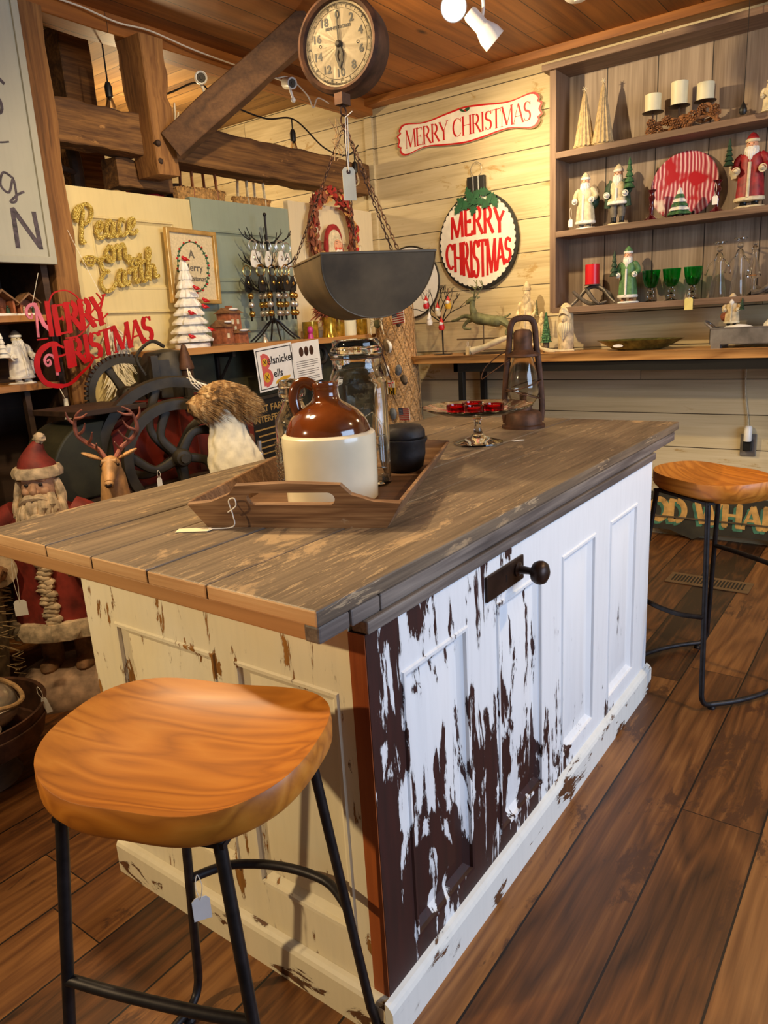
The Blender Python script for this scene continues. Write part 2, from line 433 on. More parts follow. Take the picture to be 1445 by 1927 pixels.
def cat(pts, n=6, closed=False):
    """Catmull-Rom through points"""
    P = [Vector(p) for p in pts]
    out = []
    L = len(P)
    rng = range(L) if closed else range(L - 1)
    for i in rng:
        if closed:
            a, b, c, d = P[(i - 1) % L], P[i], P[(i + 1) % L], P[(i + 2) % L]
        else:
            a, b, c, d = P[max(i - 1, 0)], P[i], P[i + 1], P[min(i + 2, L - 1)]
        for k in range(n):
            t = k / n
            out.append(0.5 * ((2 * b) + (c - a) * t + (2 * a - 5 * b + 4 * c - d) * t * t + (3 * b - a - 3 * c + d) * t ** 3))
    if not closed:
        out.append(P[-1])
    return out

class MB:
    def __init__(s, m=I4):
        s.v, s.f, s.mi = [], [], []
        s.M = m
        s.k = 0
    def add(s, vs, fs, m=None):
        b = len(s.v)
        mm = s.M if m is None else s.M @ m
        s.v += [mm @ Vector(p) for p in vs]
        s.f += [tuple(b + i for i in f) for f in fs]
        s.mi += [s.k] * len(fs)
        return s
    def box(s, x0, x1, y0, y1, z0, z1, m=None):
        return s.add([(x0, y0, z0), (x1, y0, z0), (x1, y1, z0), (x0, y1, z0), (x0, y0, z1), (x1, y0, z1), (x1, y1, z1), (x0, y1, z1)],
                     [(0, 3, 2, 1), (4, 5, 6, 7), (0, 1, 5, 4), (1, 2, 6, 5), (2, 3, 7, 6), (3, 0, 4, 7)], m)
    def tube(s, pts, r, seg=8, closed=False, flat=1.0, m=None):
        P = [Vector(p) for p in pts]
        n = len(P)
        rs = r if isinstance(r, (list, tuple)) else [r] * n
        if len(rs) != n:
            q_ = []
            for i in range(n):
                f_ = i * (len(rs) - 1) / (n - 1)
                j_ = min(int(f_), len(rs) - 2)
                q_.append(rs[j_] + (rs[j_ + 1] - rs[j_]) * (f_ - j_))
            rs = q_
        vs, fs = [], []
        up = None
        for i in range(n):
            if closed:
                d = P[(i + 1) % n] - P[i - 1]
            else:
                d = P[min(i + 1, n - 1)] - P[max(i - 1, 0)]
            if d.length < 1e-9:
                d = Vector((0, 0, 1))
            d.normalize()
            if up is None:
                up = Vector((0, 0, 1)) if abs(d.z) < 0.9 else Vector((1, 0, 0))
            a = (up - d * up.dot(d))
            if a.length < 1e-6:
                a = d.orthogonal()
            a.normalize()
            up = a
            b = d.cross(a)
            for k in range(seg):
                t = 2 * PI * k / seg
                vs.append(P[i] + a * (math.cos(t) * rs[i] * flat) + b * (math.sin(t) * rs[i]))
        rng = n if closed else n - 1
        for i in range(rng):
            j = (i + 1) % n
            for k in range(seg):
                k2 = (k + 1) % seg
                fs.append((i * seg + k, i * seg + k2, j * seg + k2, j * seg + k))
        if not closed:
            fs.append(tuple(reversed(range(seg))))
            fs.append(tuple(range((n - 1) * seg, n * seg)))
        return s.add(vs, fs, m)
    def lathe(s, prof, seg=24, m=None, sy=1.0, wob=None):
        vs, fs = [], []
        n = len(prof)
        for i, (r, z) in enumerate(prof):
            for k in range(seg):
                t = 2 * PI * k / seg
                rr = max(r, 1e-5) * (wob(t, z, i) if wob else 1.0)
                vs.append((rr * math.cos(t), rr * math.sin(t) * sy, z))
        for i in range(n - 1):
            for k in range(seg):
                k2 = (k + 1) % seg
                fs.append((i * seg + k, i * seg + k2, (i + 1) * seg + k2, (i + 1) * seg + k))
        if prof[0][0] > 1e-4:
            fs.append(tuple(reversed(range(seg))))
        if prof[-1][0] > 1e-4:
            fs.append(tuple(range((n - 1) * seg, n * seg)))
        return s.add(vs, fs, m)
    def ball(s, c, r, seg=12, rings=8, m=None, lump=0.0, fr=20.0):
        rx_, ry_, rz_ = (r, r, r) if not isinstance(r, (tuple, list)) else r
        vs, fs = [], []
        for i in range(rings + 1):
            p = PI * i / rings
            for k in range(seg):
                t = 2 * PI * k / seg
                d = Vector((math.sin(p) * math.cos(t), math.sin(p) * math.sin(t), -math.cos(p)))
                q = 1.0 + (lump * mn.noise(Vector(c) * 7 + d * fr * 0.12) if lump else 0)
                vs.append((c[0] + d.x * rx_ * q, c[1] + d.y * ry_ * q, c[2] + d.z * rz_ * q))
        for i in range(rings):
            for k in range(seg):
                k2 = (k + 1) % seg
                fs.append((i * seg + k, i * seg + k2, (i + 1) * seg + k2, (i + 1) * seg + k))
        return s.add(vs, fs, m)
    def prism(s, o, z0, z1, m=None):
        a = sum(o[i][0] * o[(i + 1) % len(o)][1] - o[(i + 1) % len(o)][0] * o[i][1] for i in range(len(o)))
        if a < 0:
            o = list(reversed(o))
        n = len(o)
        vs = [(p[0], p[1], z0) for p in o] + [(p[0], p[1], z1) for p in o]
        fs = [tuple(reversed(range(n))), tuple(range(n, 2 * n))] + [(i, (i + 1) % n, n + (i + 1) % n, n + i) for i in range(n)]
        return s.add(vs, fs, m)
    def ring(s, oo, io, z0, z1, m=None):
        """plate with a hole: two outlines of equal count"""
        n = len(oo)
        vs = [(p[0], p[1], z) for z in (z0, z1) for o in (oo, io) for p in o]
        fs = []
        for i in range(n):
            j = (i + 1) % n
            fs += [(i, n + i, n + j, j), (2 * n + i, 2 * n + j, 3 * n + j, 3 * n + i), (i, j, 2 * n + j, 2 * n + i), (n + j, n + i, 3 * n + i, 3 * n + j)]
        return s.add(vs, fs, m)
    def text(s, t, size, m, offset=0.0, ext=0.001, space=1.0, warp=None):
        vs, fs = text_geo(t, size, offset, ext, space)
        if warp:
            vs = [warp(v) for v in vs]
        return s.add(vs, fs, m)
    def stroke(s, pts, w, z0, z1, m=None, taper=False):
        """flat ribbon along 2D points, width w (or list), from z0 to z1"""
        P = [Vector((p[0], p[1])) for p in pts]
        n = len(P)
        ws = w if isinstance(w, (list, tuple)) else [w] * n
        if len(ws) != n:
            ws = [ws[int(round(i * (len(ws) - 1) / (n - 1)))] for i in range(n)]
        vs = []
        s.q = (getattr(s, 'q', 0) + 1) % 40
        zt = z1 + s.q * 0.000025
        for i in range(n):
            z1 = zt + i * 0.000006
            d = P[min(i + 1, n - 1)] - P[max(i - 1, 0)]
            if d.length < 1e-9:
                d = Vector((1, 0))
            d.normalize()
            q = Vector((-d.y, d.x)) * ws[i] * 0.5
            a, b = P[i] + q, P[i] - q
            vs += [(a.x, a.y, z0), (b.x, b.y, z0), (a.x, a.y, z1), (b.x, b.y, z1)]
        fs = [(0, 1, 3, 2)]
        for i in range(n - 1):
            a, b = 4 * i, 4 * i + 4
            fs += [(a + 2, a + 3, b + 3, b + 2), (a, b, b + 1, a + 1), (a, a + 2, b + 2, b), (a + 1, b + 1, b + 3, a + 3)]
        e = 4 * (n - 1)
        fs.append((e, e + 2, e + 3, e + 1))
        return s.add(vs, fs, m)
    def build(s, name, mat, parent=None, smooth=True, angle=38, bevel=0.0, loc=None, world=True, sub=0):
        me = bpy.data.meshes.new(name)
        off = Vector((0, 0, 0))
        inv = None
        root = parent
        if parent is not None and world and 'inv' in _inv.get(root.name, {}):
            inv = _inv[root.name]['inv']
        if parent is None and loc is not None and world:
            inv = Matrix.Translation(-Vector(loc))
        vs = [inv @ v for v in s.v] if inv is not None else s.v
        me.from_pydata([tuple(v) for v in vs], [], s.f)
        mats = mat if isinstance(mat, (list, tuple)) else [mat]
        for q in mats:
            me.materials.append(q)
        if len(mats) > 1:
            me.polygons.foreach_set('material_index', s.mi)
        if smooth:
            me.polygons.foreach_set('use_smooth', [True] * len(me.polygons))
            me.set_sharp_from_angle(angle=math.radians(angle))
        me.update()
        o = bpy.data.objects.new(name, me)
        COL.objects.link(o)
        if parent is not None:
            o.parent = parent
            _inv[o.name] = _inv.get(parent.name, {})
        elif loc is not None:
            o.location = loc
            _inv[o.name] = {'inv': Matrix.Translation(-Vector(loc))}
        if bevel:
            b = o.modifiers.new('bevel', 'BEVEL')
            b.width = bevel
            b.segments = 2
            b.limit_method = 'ANGLE'
            b.angle_limit = math.radians(50)
        if sub:
            b = o.modifiers.new('sub', 'SUBSURF')
            b.levels = sub
            b.render_levels = sub
        return o

_inv = {}
def thing(name, label, cat_, loc=(0, 0, 0), rz=0.0, group=None, world=True):
    """world=True: parts are authored in world coordinates; else in the thing's own"""
    o = bpy.data.objects.new(name, None)
    o.empty_display_size = 0.05
    COL.objects.link(o)
    o.location = loc
    o.rotation_euler = (0, 0, rz)
    o['label'] = label
    o['category'] = cat_
    if group:
        o['group'] = group
    if world:
        _inv[o.name] = {'inv': (Matrix.Translation(loc) @ Matrix.Rotation(rz, 4, 'Z')).inverted()}
    return o
def tag(o, label, cat_, group=None):
    o['label'] = label
    o['category'] = cat_
    if group:
        o['group'] = group
    return o
def plab(o, label):
    o['label'] = label
    return o
def struct(o):
    o['kind'] = 'structure'
    return o
def dup(src, loc, rz, label, group=None):
    r = src.copy()
    COL.objects.link(r)
    r.location = loc
    r.rotation_euler = (0, 0, rz)
    r['label'] = label
    if group:
        r['group'] = group
    for ch in list(src.children):
        c = ch.copy()
        COL.objects.link(c)
        c.parent = r
        for gch in ch.children:
            d = gch.copy()
            COL.objects.link(d)
            d.parent = c
    return r

def panelled(mb, W, H, panels, depth=0.012, mould=0.022, raised=0.005, thick=0.035, m=I4):
    """front of a panelled door in the local XY plane, z outward; panels = (u0,u1,v0,v1)"""
    us = sorted({0, W} | {p[0] for p in panels} | {p[1] for p in panels})
    vs = sorted({0, H} | {p[2] for p in panels} | {p[3] for p in panels})
    def inside(u, v):
        for p in panels:
            if p[0] - 1e-6 < u < p[1] + 1e-6 and p[2] - 1e-6 < v < p[3] + 1e-6:
                return True
        return False
    for i in range(len(us) - 1):
        for j in range(len(vs) - 1):
            cu_, cv_ = (us[i] + us[i + 1]) / 2, (vs[j] + vs[j + 1]) / 2
            if not inside(cu_, cv_):
                mb.add([(us[i], vs[j], 0), (us[i + 1], vs[j], 0), (us[i + 1], vs[j + 1], 0), (us[i], vs[j + 1], 0)], [(0, 1, 2, 3)], m)
    for (a, b, c, d) in panels:
        steps = [(0, 0), (0.003, 0.004), (0.010, 0.003), (0.012, -0.004), (mould, -depth), (mould + 0.004, -depth - 0.002), (mould + 0.03, -depth), (mould + 0.045, -depth + raised)]
        q = []
        for (o, z) in steps:
            if b - a - 2 * o < 0.02:
                break
            q.append([(a + o, c + o, z), (b - o, c + o, z), (b - o, d - o, z), (a + o, d - o, z)])
        vv = [p for r in q for p in r]
        ff = []
        for i in range(len(q) - 1):
            for k in range(4):
                k2 = (k + 1) % 4
                ff.append((4 * i + k, 4 * i + k2, 4 * i + 4 + k2, 4 * i + 4 + k))
        e = 4 * (len(q) - 1)
        ff.append((e, e + 1, e + 2, e + 3))
        mb.add(vv, ff, m)
    mb.add([(0, 0, 0), (W, 0, 0), (W, H, 0), (0, H, 0), (0, 0, -thick), (W, 0, -thick), (W, H, -thick), (0, H, -thick)],
           [(0, 4, 5, 1), (1, 5, 6, 2), (2, 6, 7, 3), (3, 7, 4, 0), (4, 7, 6, 5)], m)
    return mb

def price_tag(c, h, face, label, mat='white', w=0.028, hh=0.045, string_up=0.04, rz=0.0):
    """little strung card; c = centre of the card, face = frame matrix"""
    t = thing('price_tag', label, 'price tag', c, 0)
    mb = MB(T(*c) @ face @ RZ(rz))
    a, b = w / 2, hh / 2
    mb.prism([(-a, -b), (a, -b), (a, b * 0.7), (a * 0.6, b), (-a * 0.6, b), (-a, b * 0.7)], 0, 0.0012)
    mb.build('card', M[mat], t, smooth=False)
    mb = MB(T(*c) @ face @ RZ(rz))
    mb.tube(cat([(0, b * 0.8, 0.002), (-0.006, b + string_up * 0.5, 0.003), (0, b + string_up, 0), (0.006, b + string_up * 0.5, 0.003), (0, b * 0.8, 0.002)], 5), 0.0009, 5)
    mb.build('string', M['string'], t)
    return t

# ------------------------------------------------------------------ setting
struct(MB().box(-2.2, 3.66, -3.2, 4.9, -0.05, 0.0).build('floor', M['floor'], smooth=False))
struct(MB().box(-2.2, 3.66, -3.2, 2.5, 2.76, 2.82).build('ceiling', M['ceiling'], smooth=False))
struct(MB().box(0.0, 3.66, 2.5, 4.9, 2.87, 2.93).build('ceiling_back', M['ceiling_back'], smooth=False))
struct(MB().box(3.62, 3.72, -3.2, 4.9, -0.05, 2.93).build('wall_back', M['wallboard'], smooth=False))
struct(MB().box(-2.2, 3.62, 4.8, 4.9, -0.05, 2.93).build('wall_left', M['wallboard'], smooth=False))
struct(MB().box(3.598, 3.62, 2.47, 2.53, 0.0, 2.76).build('trim_1', M['wallboard'], smooth=False))
struct(MB().box(3.52, 3.62, -3.2, 2.5, 2.715, 2.76).build('trim_2', wood('crown_board', (112, 62, 20), (156, 96, 38), (186, 122, 56), 'y'), smooth=False, bevel=0.004))

def warped_beam(mb, p0, p1, w, h, n=10, amp=0.006, seed=0, roll=0.0):
    p0, p1 = Vector(p0), Vector(p1)
    d = (p1 - p0).normalized()
    up = Vector((0, 0, 1)) if abs(d.z) < 0.9 else Vector((0, 1, 0))
    a = d.cross(up).normalized()
    b = a.cross(d).normalized()
    vs, fs = [], []
    prof = [(-1, -0.93), (-0.93, -1), (0.93, -1), (1, -0.93), (1, 0.93), (0.93, 1), (-0.93, 1), (-1, 0.93)]
    for i in range(n + 1):
        c = p0.lerp(p1, i / n)
        for k, (x, y) in enumerate(prof):
            j = mn.noise(Vector((seed * 3.1 + i * 0.6, (k // 2) * 2.3, seed))) * amp * 2
            vs.append(c + a * (x * w / 2 + j * (1 if x > 0 else -1)) + b * (y * h / 2 + j * (1 if y > 0 else -1)))
    for i in range(n):
        for k in range(8):
            k2 = (k + 1) % 8
            fs.append((i * 8 + k, i * 8 + k2, i * 8 + 8 + k2, i * 8 + 8 + k))
    fs.append(tuple(reversed(range(8))))
    fs.append(tuple(range(n * 8, n * 8 + 8)))
    return mb.add(vs, fs)

def beam(name, label, p0, p1, w, h, mat, **k):
    c = (Vector(p0) + Vector(p1)) / 2
    o = warped_beam(MB(), p0, p1, w, h, **k).build(name, mat, loc=tuple(c), angle=25)
    tag(o, label, 'timber')
    return o
# left timber frame (in the plane y=2.5)
beam('timber_post', 'tall rough-sawn timber post between dark shelves and cream door', (1.17, 2.52, 0), (1.22, 2.52, 2.70), 0.11, 0.13, M['post'], seed=3, n=18)
beam('ceiling_header', 'long dark header beam under the ceiling above the timber frame', (0.6, 2.53, 2.725), (3.6, 2.53, 2.725), 0.14, 0.09, M['ceiling'], seed=5, n=16)
beam('hewn_beam', 'short hewn beam with flaking edge between tall post and pegged post', (1.26, 2.52, 2.27), (1.70, 2.52, 2.27), 0.13, 0.18, M['beam'], seed=8, n=10, amp=0.007)
hp = thing('pegged_post', 'short hanging timber post with wooden pegs below the header beam', 'timber', (1.77, 2.47, 2.1))
warped_beam(MB(), (1.77, 2.45, 2.085), (1.755, 2.45, 2.68), 0.13, 0.17, seed=12, amp=0.008, n=12).build('post', M['post'], hp, angle=25)
for z in (2.14, 2.22):
    MB(T(1.72, 2.365, z) @ FP).lathe([(0.014, -0.02), (0.014, 0.006), (0.009, 0.012), (0, 0.013)], 10).build('peg', M['dark'], hp)
beam('long_beam', 'long dark hewn beam running above the doors to the back wall', (1.86, 2.56, 2.275), (3.56, 2.56, 2.275), 0.16, 0.19, M['beam'], seed=17, n=20, amp=0.005)
beam('diagonal_brace', 'thick diagonal brace rising from the long beam to the ceiling behind the scale', (1.80, 2.36, 2.215), (2.27, 1.83, 2.73), 0.10, 0.135, M['brace'], seed=21, n=8, amp=0.003)
beam('stub_beam', 'dark stub beam end below the pegged post', (1.60, 2.60, 2.11), (1.92, 2.60, 2.11), 0.12, 0.13, M['beam'], seed=23)
beam('rear_post', 'dark upright timber behind the hanging light bulb', (1.75, 3.03, 2.0), (1.75, 3.03, 2.86), 0.17, 0.15, M['beam'], seed=25)
# curved wheel behind, upper left
wh = thing('wagon_wheel', 'dark wooden wheel half hidden above the hewn beam', 'wheel', (1.38, 2.75, 2.25))
mb = MB(T(1.33, 2.75, 2.16) @ RZ(0.5) @ FP)
mb.tube([(0.34 * math.cos(t * PI / 16), 0.34 * math.sin(t * PI / 16), 0) for t in range(32)], 0.033, 8, closed=True)
mb.build('rim', M['dark'], wh)
for k in range(8):
    MB(T(1.33, 2.75, 2.16) @ RZ(0.5) @ FP @ RZ(k * PI / 4)).tube([(0.03, 0, 0), (0.33, 0, 0)], [0.016, 0.012], 6).build('spoke', M['dark'], wh)
MB(T(1.33, 2.75, 2.16) @ RZ(0.5) @ FP).lathe([(0.05, -0.05), (0.06, 0), (0.05, 0.05)], 12).build('hub', M['dark'], wh)

# ------------------------------------------------------------------ kitchen island
isl = thing('kitchen_island', 'large shop counter island with weathered plank top and peeling white door sides', 'counter', (0.893, 0.416, 0))
ys = [1.026, 0.76, 0.592, 0.414, 0.25, 0.0]
for i in range(5):
    b0, b1 = ys[i + 1] + 0.0020, ys[i] - 0.0020
    mb = MB()
    n = 12
    z0, z1 = 0.8925, 0.92 - 0.0008 * (i % 2)
    xa, xb = -0.001 * i, 2.017 - 0.003 * (i % 3)
    vs, fs = [], []
    for k in range(n + 1):
        x = xa + (xb - xa) * k / n
        wv = mn.noise(Vector((x * 3, i * 7.7, 0))) * 0.0015
        yy0 = b0 + (wv if i < 4 else mn.noise(Vector((x * 6, 3.3, 0))) * 0.004)
        yy1 = b1 + wv * 0.5
        vs += [(x, yy0, z0), (x, yy1, z0), (x, yy1, z1), (x, yy0, z1)]
    for k in range(n):
        a, b = 4 * k, 4 * k + 4
        fs += [(a, a + 1, b + 1, b), (a + 1, a + 2, b + 2, b + 1), (a + 2, a + 3, b + 3, b + 2), (a + 3, a, b, b + 3)]
    fs += [(0, 3, 2, 1), (4 * n, 4 * n + 1, 4 * n + 2, 4 * n + 3)]
    mb.add(vs, fs)
    mb.mi = [1 if abs(sum(mb.v[j].x for j in f) / len(f) - xa) < 1e-3 else 0 for f in mb.f]
    mb.build('countertop_board', [M['top'], M['topend']], isl, smooth=False, bevel=0.0035)
mb = MB()
mb.box(0.004, 0.06, 0.006, 1.02, 0.862, 0.892)
mb.build('front_batten', M['underframe'], isl, smooth=False, bevel=0.003)
MB().box(0.0, 0.075, 0.003, 0.0345, 0.8625, 0.8922).box(0.078, 0.155, 0.002, 0.0345, 0.8622, 0.8922).build('end_block', M['greyedge'], isl, smooth=False, bevel=0.004)
MB().box(0.157, 1.95, 0.002, 0.05, 0.862, 0.892).build('side_batten', M['greyedge'], isl, smooth=False, bevel=0.003)
MB().box(0.06, 1.95, 0.98, 1.02, 0.862, 0.892).box(1.9, 1.95, 0.05, 0.98, 0.862, 0.892).build('rear_batten', M['underframe'], isl, smooth=False, bevel=0.003)
MB().box(0.108, 1.70, -0.006, 0.03, 0.838, 0.8615).build('apron_strip', M['greyedge'], isl, smooth=False, bevel=0.003)
# long side: an old door on its side
mb = MB(T(0.106, 0, 0.06) @ FP)
pan = [(a - 0.106, b - 0.106, 0.085, 0.67) for a, b in ((0.20, 0.435), (0.56, 0.80), (0.92, 1.16), (1.28, 1.53))]
panelled(mb, 1.574, 0.778, pan, depth=0.011, mould=0.024, thick=0.034)
plab(mb.build('side_panel', M['side'], isl, angle=20), 'white door panel peeling to dark oxblood')
# short end: cream door, and the bare edge of the side door beside it
mb = MB(T(0.106, 0.832, 0.06) @ FB)
panelled(mb, 0.796, 0.80, [(0.11, 0.445, 0.14, 0.655), (0.50, 0.765, 0.14, 0.655)], depth=0.011, mould=0.024, thick=0.034)
plab(mb.build('end_panel', M['cream'], isl, angle=20), 'cream door panel with ochre chips')
MB().box(0.104, 0.108, 0.001, 0.0355, 0.08, 0.8375).build('corner_edge', M['fir'], isl, smooth=False)
MB().box(0.14, 1.66, 0.80, 0.832, 0.06, 0.86).box(1.65, 1.68, 0.034, 0.80, 0.06, 0.86).build('rear_panel', M['cream'], isl, smooth=False)
def plinth_bd(L, m):
    pf = [(0, 0), (0.018, 0), (0.018, 0.078), (0.014, 0.086), (0.008, 0.092), (0, 0.096)]
    vs = [(x, -p[0], p[1]) for x in (0, L) for p in pf]
    n = len(pf)
    fs = [tuple(range(n)), tuple(reversed(range(n, 2 * n)))] + [(i, n + i, n + (i + 1) % n, (i + 1) % n) for i in range(n)]
    return MB(m).add(vs, fs)
plinth_bd(1.61, T(0.088, 0.0, 0)).build('side_plinth', M['plinth_side'], isl, smooth=False)
plinth_bd(0.85, T(0.1055, 0.85, 0) @ RZ(-PI / 2)).build('end_plinth', M['plinth_end'], isl, smooth=False)
# door plate and knob
pl = MB().box(0.513, 0.69, -0.006, 0.0, 0.748, 0.806).build('lock_plate', M['rustdark'], isl, smooth=False, bevel=0.004)
MB().box(0.60, 0.604, -0.0065, -0.004, 0.768, 0.784).build('keyhole', M['black'], pl, smooth=False)
kn = MB(T(0.655, -0.006, 0.781) @ FP)
kn.lathe([(0.017, 0), (0.017, 0.004), (0.010, 0.007), (0.008, 0.030), (0.011, 0.036), (0.022, 0.041), (0.0265, 0.050), (0.027, 0.058), (0.023, 0.067), (0.012, 0.073), (0, 0.0745)], 28)
plab(kn.build('door_knob', M['rustdark'], isl), 'round dark bronze door knob')

# ------------------------------------------------------------------ bar stools
def make_stool(label, loc, rz):
    t = thing('bar_stool', label, 'stool', loc, rz, world=False)
    # saddle seat
    W2, D2 = 0.207, 0.171
    def outline(a, s=1.0):
        c, q = math.cos(a), math.sin(a)
        e = 2.7
        r = 1.0 / ((abs(c) ** e + abs(q) ** e) ** (1 / e))
        x, y = c * r * W2, q * r * D2
        if y > 0:
            y *= 0.93 - 0.045 * math.cos(x / W2 * PI * 1.05)    # shallow dip at the back edge
        else:
            y *= 0.98 + 0.05 * (1 - (x / W2) ** 2)
        return x * s, y * s
    NA, NR = 72, 14
    vs, fs = [], []
    def ztop(x, y, s):
        u, v = x / W2, y / D2
        rim = max(0.0, min(1.0, (s - 0.55) / 0.45))
        bowl = -0.028 * (1 - s ** 3.0)
        side = 0.012 * u * u * s
        front = 0.005 * math.exp(-(u / 0.35) ** 2) * max(0.0, -v) * s
        cheeks = -0.002 * math.exp(-((abs(u) - 0.5) / 0.28) ** 2) * max(0.0, -v)
        return 0.760 + bowl + side + front + cheeks - 0.008 * max(0.0, -v) ** 2 * s
    for i in range(NR + 1):
        s_ = i / NR
        for k in range(NA):
            x, y = outline(2 * PI * k / NA, s_ * 0.996)
            vs.append((x, y, ztop(x, y, s_)))
    lay = [(1.0, -0.001), (1.006, -0.020), (1.0, -0.040), (0.965, -0.050), (0.89, -0.0545), (0.5, -0.055), (0.0, -0.055)]
    for s_, dz in lay:
        for k in range(NA):
            x, y = outline(2 * PI * k / NA, s_)
            xr_, yr_ = outline(2 * PI * k / NA, 1.0)
            vs.append((x, y, ztop(xr_, yr_, 1.0) * (1 if s_ > 0.9 else 0) + (0.757 if s_ <= 0.9 else 0) + dz))
    tot = NR + len(lay)
    for i in range(tot):
        for k in range(NA):
            k2 = (k + 1) % NA
            fs.append((i * NA + k, i * NA + k2, (i + 1) * NA + k2, (i + 1) * NA + k))
    MB().add(vs, fs).build('seat', M['seat'], t, angle=40)
    a, b, A, B, zt = 0.120, 0.142, 0.192, 0.192, 0.706
    def lp(sx, sy, z):
        q = z / zt
        return Vector((sx * (A + (a - A) * q), sy * (B + (b - B) * q), z))
    r = 0.0088
    MB().box(-0.13, 0.13, -0.15, -0.12, 0.698, 0.706).box(-0.13, 0.13, 0.12, 0.15, 0.698, 0.706).box(-0.13, -0.10, -0.12, 0.12, 0.698, 0.706).box(0.10, 0.13, -0.12, 0.12, 0.698, 0.706).build('mounting_plate', M['iron'], t, smooth=False)
    for sx in (-1, 1):
        for sy in (-1, 1):
            p0 = lp(sx, sy, zt)
            p1 = lp(sx, sy, 0.085)
            p2 = lp(sx, sy, 0.02)
            pts = [p0, p0.lerp(p1, 0.5), p1]
            bend = [Vector((p1.x, p1.y, p1.z)), Vector((p2.x, p2.y, 0.05)), Vector((p2.x + 0.002 * sx, p2.y - sy * 0.012, 0.026)), Vector((p2.x + 0.003 * sx, p2.y - sy * 0.035, 0.018))]
            pts += cat(bend, 4)[1:]
            MB().tube(pts, r, 10).build('leg', M['iron'], t)
            MB(T(p2.x, p2.y - sy * 0.045, 0)).lathe([(0.013, 0.0), (0.013, 0.006), (0.009, 0.010), (0.009, 0.016)], 12).build('foot_pad', M['iron'], t)
        q = lp(sx, 1, 0.02)
        MB().tube(cat([(q.x + 0.003 * sx, q.y - 0.034, 0.018), (q.x + sx * 0.02, 0.08, 0.018), (q.x + sx * 0.026, 0, 0.018), (q.x + sx * 0.02, -0.08, 0.018), (q.x + 0.003 * sx, -q.y + 0.034, 0.018)], 6), r, 10).build('floor_rail', M['iron'], t)
    p, q = lp(-1, -1, 0.44), lp(1, -1, 0.44)
    MB().tube(cat([p, (-0.06, p.y - 0.004, 0.44), (0.06, p.y - 0.004, 0.44), q], 6), r, 10).build('footrest', M['iron'], t)
    p, q = lp(-1, 1, 0.325), lp(1, 1, 0.325)
    MB().tube(cat([p, (-0.10, p.y + 0.050, 0.325), (0, p.y + 0.068, 0.325), (0.10, p.y + 0.050, 0.325), q], 6), r, 10).build('footrest', M['iron'], t)
    return t
st1 = make_stool('low bar stool with golden saddle seat at the near end of the counter', (-0.162, 0.132, 0), -1.22)
st2 = dup(st1, (1.885, -0.155, 0), 0.98, 'bar stool at the far right of the counter by the floor register')
price_tag((-0.052, 0.322, 0.262), 0.05, RZ(-0.6) @ FP, 'white price tag strung on the near stool', 'white', 0.034, 0.052, 0.05)

# ------------------------------------------------------------------ wooden tray
TA = Vector((0.258, 0.54, 0.9205))
ang = math.atan2(0.173 - 0.54, 0.416 - 0.258)           # direction of the near handle board
tr = thing('serving_tray', 'rustic wooden tray with cut-out handle ends holding the jug and jar', 'tray', TA, ang, world=False)
# local x along the handle board, local y away from the camera
W, D = 0.40, 0.70
MB().box(0.008, W - 0.008, 0.01, D - 0.01, 0.0005, 0.010).build('tray_base', M['traybase'], tr, smooth=False)
def end_board(y, tilt):
    th = 0.012
    fl = 0.036
    oo = [(0, 0), (W, 0), (W + fl, 0.062), (W + fl - 0.055, 0.066), (W - 0.065, 0.082), (W - 0.085, 0.105), (W * 0.5, 0.110), (0.085, 0.105), (0.066, 0.084), (0.02, 0.066), (-fl, 0.060)]
    h0, h1, v0, v1 = 0.105, W - 0.10, 0.058, 0.088
    rr = (v1 - v0) / 2
    hole = [(h1 - rr + rr * math.cos(t), (v0 + v1) / 2 + rr * math.sin(t)) for t in [(-0.5 + i / 8) * PI for i in range(9)]]
    hole += [(h0 + rr - rr * math.cos(t), (v0 + v1) / 2 - rr * math.sin(t)) for t in [(-0.5 + i / 8) * PI for i in range(9)]]
    # triangulate plate with a slot through bpy tessellation
    from mathutils.geometry import tessellate_polygon
    o3 = [Vector((p[0], p[1], 0)) for p in oo]
    h3 = [Vector((p[0], p[1], 0)) for p in hole]
    tri = tessellate_polygon([o3, h3])
    allp = oo + hole
    n = len(allp)
    vs = [(p[0], p[1], 0) for p in allp] + [(p[0], p[1], th) for p in allp]
    fs = []
    for a, b, c in tri:
        A_, B_, C_ = allp[a], allp[b], allp[c]
        if (B_[0] - A_[0]) * (C_[1] - A_[1]) - (B_[1] - A_[1]) * (C_[0] - A_[0]) < 0:
            b, c = c, b
        fs += [(c, b, a), (n + a, n + b, n + c)]
    for st, ln in ((0, len(oo)), (len(oo), len(hole))):
        for i in range(ln):
            a, b = st + i, st + (i + 1) % ln
            fs.append((a, b, n + b, n + a))
    m = T(0, y, 0.0) @ RX(PI / 2 + tilt)
    return MB(m).add(vs, fs)
end_board(0.006, 0.28).build('handle_board', M['tray'], tr, smooth=False, bevel=0.002)
end_board(D - 0.004, -0.28).build('handle_board', M['tray'], tr, smooth=False, bevel=0.002)
for sx in (0, 1):
    x0 = 0.006 if sx == 0 else W - 0.006
    x1 = -0.030 if sx == 0 else W + 0.030
    q = 0.009 if sx else -0.009
    vs = [(x0, 0.0, 0), (x0 + q, 0.0, 0), (x1 + q, -0.012, 0.060), (x1, -0.012, 0.060), (x0, D, 0), (x0 + q, D, 0), (x1 + q, D + 0.012, 0.060), (x1, D + 0.012, 0.060)]
    MB().add(vs, [(0, 1, 2, 3), (4, 7, 6, 5), (0, 4, 5, 1), (1, 5, 6, 2), (2, 6, 7, 3), (3, 7, 4, 0)]).build('side_board', M['tray'], tr, smooth=False, bevel=0.002)
